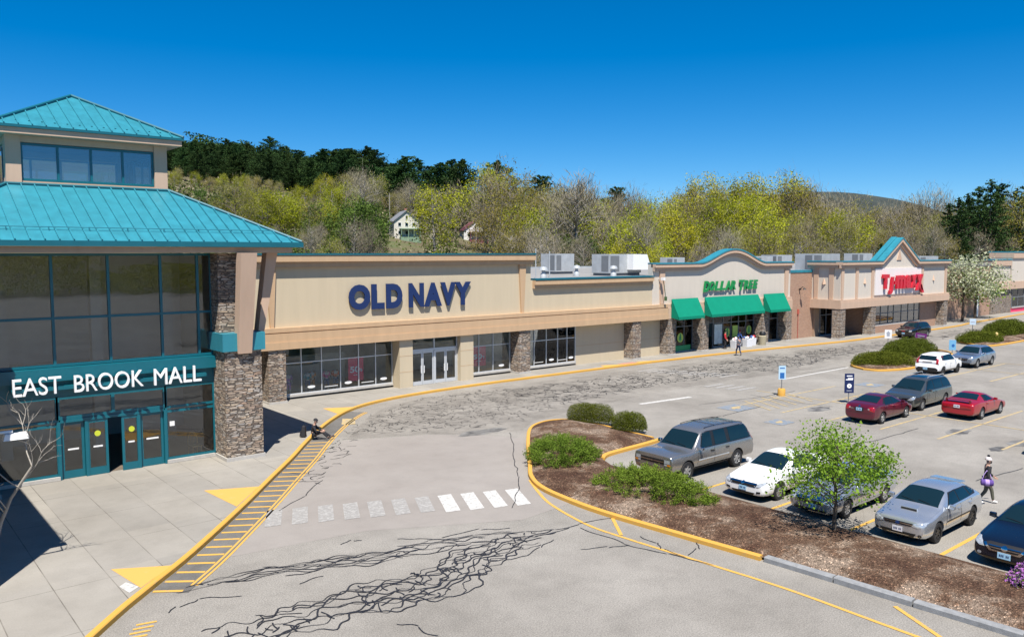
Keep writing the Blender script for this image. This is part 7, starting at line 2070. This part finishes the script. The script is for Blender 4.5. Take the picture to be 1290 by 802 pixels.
mb = MB(); mb.hexa([(-.14,-.17,0),(.10,-.17,0),(.10,.17,0),(-.14,.17,0)],[(-.08,-.13,.56),(.08,-.13,.56),(.08,.13,.56),(-.08,.13,.56)]); q = fixn(mb.build("bag_body",dk,bp_)); md = q.modifiers.new("bevel",'BEVEL'); md.width=.06; md.segments=3
mb = MB(); mb.hexa([(-.20,-.12,.05),(-.142,-.12,.05),(-.142,.12,.05),(-.20,.12,.05)],[(-.16,-.10,.30),(-.115,-.10,.30),(-.115,.10,.30),(-.16,.10,.30)]); fixn(mb.build("pocket",dk,bp_))
mb = MB(); mb.path([(.02,-.03,.55),(.02,-.03,.61),(.02,.03,.61),(.02,.03,.55)],.01,6); mb.build("grab_loop",dk,bp_)

# ================================================================== street furniture
def post_sign(name, label, x, y, ptop, panel, pm_, cat="sign", base=None, face=R(-130), group=None, pw_=.03, marks=None):
    o = thing(name, label, cat, (x,y,0), group, face+R(90)); WL[o.name]=V(0,0,0)   # panel faces local -y
    mb = MB(); mb.tube((0,.0,-.1),(0,0,ptop),pw_,pw_,8); mb.build("post",M['steel'],o)
    w,z0,z1 = panel; mb = MB(); n=4; r=.03
    pts=[]
    for cx,cz,a0 in ((w/2-r,z1-r,0),(-w/2+r,z1-r,90),(-w/2+r,z0+r,180),(w/2-r,z0+r,270)):
        for k in range(n+1): a=R(a0+90*k/n); pts.append((cx+r*math.cos(a),cz+r*math.sin(a)))
    mb.prism(pts, XZ, -.05, -.034); p = fixn(mb.build("panel",pm_,o)); WL[p.name]=V(0,0,0)
    for nm, poly, m in (marks or []):
        mb = MB(); mb.prism(poly, XZ, -.058, -.051); q = fixn(mb.build(nm,m,p))
    if base:
        mb = MB(); mb.lathe([(0,0),(.24,0),(.24,.40),(.20,.46),(0,.46)],(0,0,0),16); mb.build("post_base",M['kerb_yellow'],o,smooth=40)
    return o
blue_s = simple("sign_blue",(.02,.12,.36),.4,0); navy_s = simple("sign_deep_navy",(.012,.022,.085),.4,0); purple_s = simple("sign_purple",(.16,.02,.17),.5,0); cyan_s = simple("sign_light_blue",(.16,.40,.62),.5,0); greyw = simple("sign_grey_mark",(.35,.37,.42),.5,0)
def wheelchair(cx, cz, s, m): return [("symbol_head",ell(cx-.05*s,cz+.30*s,.06*s,.06*s),m),("symbol_body",[(cx-.10*s,cz+.22*s),(cx,cz+.22*s),(cx+.02*s,cz+.02*s),(cx+.16*s,cz+.02*s),(cx+.22*s,cz-.2*s),(cx+.12*s,cz-.2*s),(cx+.08*s,cz-.06*s),(cx-.10*s,cz-.06*s)],m),("symbol_wheel",[(cx-.2*s+.0*s+.16*s*math.cos(t),cz-.14*s+.16*s*math.sin(t)) for t in [math.pi*(.55+i*1.3/10) for i in range(11)]],m)]
post_sign("parking_sign","blue and white accessible parking sign on a steel post in a yellow base",46.0,28.5,1.95,(.46,1.05,1.92),simple("sign_pale_blue",(.42,.58,.70),.4,0),base=True,face=R(-128),marks=[("symbol_panel",rect(-.14,.14,1.12,1.48),blue_s),("top_text_line",rect(-.16,.16,1.74,1.80),blue_s)]+[(a,b_,c) for a,b_,c in []])
post_sign("pickup_sign","dark navy sign with white lettering and ring beside the maroon sedan",46.85,24.5,1.80,(.58,.62,1.80),navy_s,face=R(-128),pw_=.028,marks=[("text_line",rect(-.17,.17,1.62,1.68),M['lamp_white']),("text_line",rect(-.22,.20,1.40,1.46),M['lamp_white']),("text_line",rect(-.10,.22,1.46,1.53),M['lamp_white']),("ring_mark",ell(0,1.05,.14,.14,18),M['lamp_white']),("ring_centre",ell(0,1.05,.05,.05),navy_s),("text_line",rect(-.16,.16,.74,.78),greyw)])
post_sign("traffic_sign","small white sign with grey marking behind the near shrub island",74.6,35.4,2.0,(.60,1.2,2.0),M['white'],face=R(-150),marks=[("arrow_mark",[(-.12,1.4),(.12,1.4),(.12,1.65),(.2,1.65),(0,1.88),(-.2,1.65),(-.12,1.65)],greyw)])
post_sign("traffic_sign","small pale sign on a dark post in front of the white blossom trees",94.7,35.8,1.95,(.6,1.3,1.95),simple("sign_pale",(.5,.62,.74),.5,0),face=R(-150),pw_=.04,marks=[("text_line",rect(-.2,.2,1.55,1.65),greyw)])
post_sign("lawn_sign","tilted purple sign standing in the far green mound",77.4,33.9,1.0,(.95,.95,1.65),purple_s,face=R(-150),marks=[("text_line",rect(-.3,.3,1.38,1.46),greyw),("text_line",rect(-.25,.25,1.2,1.26),greyw)]).rotation_euler = (R(6),R(8),R(-60))
post_sign("curbside_sign","small light blue sign at the nose of the silver blue crossover",76.2,30.4,.9,(.55,.45,1.35),cyan_s,face=R(-150),marks=[("dot_mark",ell(.05,.85,.12,.14),blue_s)])
h = thing("fire_hydrant","yellow fire hydrant between the far green mounds","hydrant",(89.6,31.6,.15)); WL[h.name]=V(0,0,0)
hy = simple("hydrant_yellow",(.58,.42,.16),.5,.05)
mb = MB(); mb.lathe([(0,0),(.22,0),(.22,.08),(.16,.1),(.15,.62),(.2,.64),(.2,.70),(.15,.72),(.13,.86),(.05,.96),(0,.97)],(0,0,0),16); mb.build("barrel",hy,h,smooth=40)
for d in ((1,0),(-1,0),(0,-1)):
    mb = MB(); mb.tube((d[0]*.12,d[1]*.12,.52),(d[0]*.27,d[1]*.27,.52),.085 if d[1] else .065,n=10); mb.build("outlet_cap",hy,h)
# entrance of the green awning store: bins and sale goods
cb = thing("litter_bin","round concrete litter bin by the right pillar of the green awning store","bin",(69.2,45.1,.15)); WL[cb.name]=V(0,0,0)
mb = MB(); mb.lathe([(0,0),(.34,0),(.38,.5),(.40,.85),(.30,.92),(.30,.80),(0,.80)],(0,0,0),18); mb.build("drum",simple("exposed_aggregate",(.33,.29,.20),.9,.3,30.0),cb,smooth=40)
mb = MB(); mb.lathe([(.29,.9),(.31,1.15),(.22,1.28),(0,1.30)],(0,0,0),16); mb.build("lid",M['black'],cb,smooth=40)
rnd = random.Random(5)
wb_ = simple("white_bag",(.72,.72,.74),.6,.06,6.0)
for i,(x,y,lab) in enumerate(((65.0,45.2,"white sale bin nearest the person in red"),(66.8,45.2,"white sale bin in front of the bending person"),(67.9,45.5,"white sale bin next to the concrete litter bin"))):
    o = thing("sale_bin",lab,"bin",(x,y,.15),"sale bins at the store entrance"); WL[o.name]=V(0,0,0)
    mb = MB(); mb.hexa([(-.4,-.28,0),(.4,-.28,0),(.4,.28,0),(-.4,.28,0)],[(-.46,-.32,.72),(.46,-.32,.72),(.46,.32,.72),(-.46,.32,.72)]); fixn(mb.build("bin_body",wb_,o))
    for k in range(6):
        mb = MB(); r=.12+.06*rnd.random(); cx=rnd.uniform(-.3,.3); cy=rnd.uniform(-.18,.18)
        mb.lathe([(0,-r),(r*.8,-r*.55),(r,0),(r*.75,r*.6),(r*.2,r*.9),(0,r)],(cx,cy,.78+.1*rnd.random()),9)
        mb.build("wrapped_goods",[wb_,bluec,grey,redc,wb_,whitec][k],o,smooth=60)
# wall lamp and cable at the left end of the arched store
o = thing("wall_camera","white wall camera with dangling green cable left of the green lettering","camera",(54.5,45.5,6.8)); WL[o.name]=V(0,0,0)
mb = MB(); mb.box(-.12,.12,-.35,-.05,-.1,.15); mb.build("housing",M['white'],o)
mb = MB(); mb.tube((0,-.05,.0),(0,.3,.0),.035,.035,8); mb.build("bracket",M['galv'],o)
mb = MB(); mb.path([(.0,-.2,-.1),(.18,-.2,-.6),(.3,-.18,-1.1),(.42,-.15,-1.5)],.03,5); mb.box(.3,.5,-.25,-.1,-1.85,-1.5); mb.build("cable",cloth("cable_green",(.05,.10,.035)),o)
# floodlight on the wing wall
o = thing("floodlight","white floodlight on a long arm beside the bare tree, left edge","lamp",(2.40,25.9,4.05)); WL[o.name]=V(0,0,0)
mb = MB(); mb.tube((0,0,.06),(1.25,0,.06),.04,.04,8); mb.build("arm",M['white'],o)
mb = MB(); mb.hexa([(1.0,-.16,-.16),(1.62,-.16,-.16),(1.62,.16,-.16),(1.0,.16,-.16)],[(1.05,-.12,.0),(1.58,-.12,.0),(1.58,.12,.0),(1.05,.12,.0)]); fixn(mb.build("lamp_head",M['white'],o))
# bare young tree at the left edge
bt = thing("bare_street_tree","pale bare leafless tree on the sidewalk at the left edge","tree",(3.0,26.5,.15))
def limb(mb, pts, r0, r1):
    n = len(pts)-1
    for i in range(n): mb.tube(pts[i], pts[i+1], r0+(r1-r0)*i/n, r0+(r1-r0)*(i+1)/n, 8, 0, False)
mb = MB(); T0=(3.0,26.5,.1); T1=(3.3,26.25,1.5); T2=(3.55,26.07,2.2); T3=(4.04,25.66,3.11)
limb(mb,[T0,T1,T2,T3],.062,.036); mb.build("trunk",bark_pale,bt,smooth=60)
rnd = random.Random(8)
def twigs_(mb, p, d, L, r, lv):
    p = Vector(p); d = Vector(d).normalized(); pts=[p]
    for i in range(4):
        d = (d+Vector((rnd.gauss(0,.16),rnd.gauss(0,.16),rnd.gauss(0.05,.14)))).normalized(); p = p+d*L/4; pts.append(p)
        if lv > 0 and i > 0:
            for q in range(1 if lv == 1 else 2): twigs_(mb, p, d+Vector((rnd.gauss(0,.7),rnd.gauss(0,.7),rnd.gauss(.2,.4))), L*rnd.uniform(.3,.55), r*.5, lv-1)
    limb(mb, pts, r, r*.35)
for p, d, L, r in ((T3,(-.25,.2,.75),1.7,.022),((3.81,25.85,2.66),(.55,-.45,.45),1.35,.020),((3.75,25.9,2.5),(-.6,.1,.7),1.5,.02),(T3,(.15,-.1,.6),.9,.012),((3.4,26.2,1.8),(-.2,-.8,.6),1.7,.022),((3.45,26.1,1.9),(-.5,-.5,.8),1.8,.02)):
    mb = MB(); twigs_(mb,p,d,L,r,2); mb.build("branch",bark_pale,bt,smooth=60)
# chair inside the lobby
ch = thing("spindle_chair","light wooden spindle back chair behind the tower glass","chair",(11.95,36.1,.156),None,R(10)); WL[ch.name]=V(0,0,0)
mb = MB(); mb.box(-.23,.23,-.22,.22,.42,.46); mb.build("seat",M['wood'],ch)
for sx in (-.19,.19):
    for sy in (-.18,.18):
        mb = MB(); mb.tube((sx,sy,.42),(sx*1.15,sy*1.15,0),.02,.016,8); mb.build("leg",M['wood'],ch)
mb = MB(); arc=[(-.23*math.cos(math.pi*i/12) ,.2+.05*math.sin(math.pi*i/12), .46+.55*math.sin(math.pi*i/12)**.7) for i in range(13)]; mb.path(arc,.016,6)
for k in range(1,7):
    x=-.23+.46*k/7; i=math.acos(-x/.23); mb.tube((x,.19,.46),(x,.24,.46+.55*math.sin(i)**.7),.008,.008,5)
mb.build("backrest",M['wood'],ch)
# mannequins in the shop windows
def mannequin(label, x, y, top, legs):
    o = thing("mannequin",label,"mannequin",(x,y,.17),"mannequins in the shop windows",R(-90)); WL[o.name]=V(0,0,0)
    P = stand(.05,.05,0); sk = simple("mannequin_grey",(.45,.43,.41),.5,0) if "mannequin_grey" not in bpy.data.materials else bpy.data.materials["mannequin_grey"]
    skin_mesh("form",[(*P['pel'],.11),(*P['che'],.12),(*P['nk'],.05),(*P['shL'],.05),(*P['elL'],.035),(*P['wrL'],.025),(*P['shR'],.05),(*P['elR'],.035),(*P['wrR'],.025),(*P['hiL'],.08),(*P['knL'],.05),(*P['anL'],.03),(*P['hiR'],.08),(*P['knR'],.05),(*P['anR'],.03)],[(0,1),(1,2),(1,3),(3,4),(4,5),(1,6),(6,7),(7,8),(0,9),(9,10),(10,11),(0,12),(12,13),(13,14)],sk,o,1)
    n=[(*P['pel'],.135),(*P['che'],.15),(*P['shL'],.075),(*P['elL'],.06),(*P['shR'],.075),(*P['elR'],.06)]
    skin_mesh("shirt",n,[(0,1),(1,2),(2,3),(1,4),(4,5)],top,o,1)
    n=[(*P['pel'],.12),(*P['hiL'],.10),(*P['knL'],.07),(*P['hiR'],.10),(*P['knR'],.07)]
    skin_mesh("shorts",n,[(0,1),(1,2),(0,3),(3,4)],legs,o,1)
    mb = MB(); mb.lathe([(0,0),(.2,0),(.2,.03),(0,.03)],(0,0,0),14); mb.build("stand",M['galv'],o); return o
pk=cloth("shirt_pink",(.62,.12,.30)); orr=cloth("shirt_coral",(.60,.13,.07)); tl=cloth("shirt_teal",(.05,.25,.30)); lv_=cloth("dress_lilac",(.36,.22,.46)); bl=cloth("shorts_denim",(.06,.13,.24)); aq=cloth("shirt_aqua",(.10,.42,.48)); org=cloth("dress_apricot",(.55,.24,.12))
for x,y,t,l,lab in ((21.2,46.85,lv_,lv_,"mannequin in lilac dress in the window next to the stone pillar"),(22.5,46.9,tl,bl,"mannequin in teal shirt in the second window pane"),(23.0,47.3,org,org,"mannequin in apricot dress behind the teal shirted one"),(23.75,46.85,pk,bl,"mannequin in pink shirt left of the red sale poster"),(24.4,46.9,orr,bl,"mannequin in coral shirt nearest the red sale poster"),(41.5,46.85,aq,bl,"mannequin in aqua shirt in the right hand shop window"),(40.4,46.9,tl,bl,"mannequin in teal shirt beside the right hand stone pillar")):
    mannequin(lab,x,y,t,l)

# ================================================================== hillside houses and poles
def house(name, label, u, d, w, dp, hw, hr, rot, wall, roofm, dormer=False, porch=None):
    a = bearing(u); x, y = d*math.cos(a), d*math.sin(a)
    o = thing(name, label, "house", (x,y,terrain(x,y)), None, rot); WL[o.name]=V(0,0,0)
    mb = MB(); mb.box(-w/2,w/2,-dp/2,dp/2,-1.5,hw); mb.prism([(-w/2,hw),(w/2,hw),(0,hr-.1)], XZ, -dp/2, dp/2); fixn(mb.build("wall",wall,o))
    mb = MB(); e=.45; s=(hr-hw)/(w/2)
    for q in (-1,1): mb.hexa([(q*(w/2+e),-dp/2-e,hw-e*s),(0,-dp/2-e,hr),(0,dp/2+e,hr),(q*(w/2+e),dp/2+e,hw-e*s)],[(q*(w/2+e),-dp/2-e,hw-e*s+.2),(0,-dp/2-e,hr+.2),(0,dp/2+e,hr+.2),(q*(w/2+e),dp/2+e,hw-e*s+.2)])
    rf = fixn(mb.build("roof",roofm,o)); WL[rf.name]=V(0,0,0)
    mb = MB(); mb.box(.6,1.3,1,1.7,hr-1.2,hr+1.0); mb.build("chimney",simple("chimney_brick",(.3,.13,.09),.9,.1) if "chimney_brick" not in bpy.data.materials else bpy.data.materials["chimney_brick"],rf)
    for wx in (-w*.28,0,w*.28):
        for wz in ((.9,2.2),(3.3,4.6)) if hw > 4.5 else ((1.0,2.5),):
            mb = MB(); mb.box(wx-.55,wx+.55,-dp/2-.06,-dp/2-.005,wz[0],wz[1]); f=mb.build("window",M['white'],o); WL[f.name]=V(0,0,0)
            mb = MB(); mb.box(wx-.43,wx+.43,-dp/2-.075,-dp/2-.062,wz[0]+.12,wz[1]-.12); mb.build("pane",M['car_glass'],f)
    mb = MB(); mb.box(-.45,.45,-dp/2-.06,-dp/2-.005,hw+.5,hw+1.7); f=mb.build("window",M['white'],o); WL[f.name]=V(0,0,0)
    mb = MB(); mb.box(-.33,.33,-dp/2-.075,-dp/2-.062,hw+.6,hw+1.6); mb.build("pane",M['car_glass'],f)
    if porch:
        mb = MB(); mb.box(-w*.3,w*.5,-dp/2-2.6,-dp/2-.08,2.5,2.75)
        for px in (-w*.28,0,w*.22,w*.48): mb.box(px-.08,px+.08,-dp/2-2.5,-dp/2-2.34,-1.5,2.5)
        mb.box(-w*.3,w*.5,-dp/2-2.6,-dp/2-.08,-1.5,.2); mb.build("porch",porch,o)
    return o
hc=simple("clapboard_cream",(.58,.55,.48),.8,.05); hr_=simple("shingle_grey",(.17,.18,.20),.9,.15,1.0); hw_=simple("clapboard_white",(.72,.71,.69),.8,.05); hm=simple("roof_maroon",(.16,.05,.065),.8,.1)
house("hillside_house","cream house with grey gable roof on the wooded hillside",509,252,7.6,9,5.0,8.0,R(-20),hc,hr_,porch=simple("porch_green",(.20,.30,.20),.7,.05))
house("hillside_house","low white house with maroon roof and small gable beyond the grass bank",596,288,8.0,8,3.4,6.4,R(-25),hw_,hm,porch=hm)
house("garden_shed","small white shed at the foot of the hill left of the cream house",420,214,3.6,3.4,2.6,3.8,R(-20),hw_,hr_)
for u,d,h_,lab in ((492,246,13,"utility pole beside the cream hillside house"),(600,280,13,"utility pole by the maroon roofed house"),(458,118,7,"thin pole standing behind the tall parapet")):
    a=bearing(u); x,y=d*math.cos(a),d*math.sin(a); o=thing("utility_pole",lab,"pole",(x,y,terrain(x,y))); WL[o.name]=V(0,0,0)
    mb=MB(); mb.tube((0,0,-1),(0,0,h_),.15,.11,8); mb.build("shaft",bark_pale,o)
    mb=MB(); mb.box(-1.1,1.1,-.06,.06,h_-.9,h_-.75); mb.build("crossarm",bark,o)
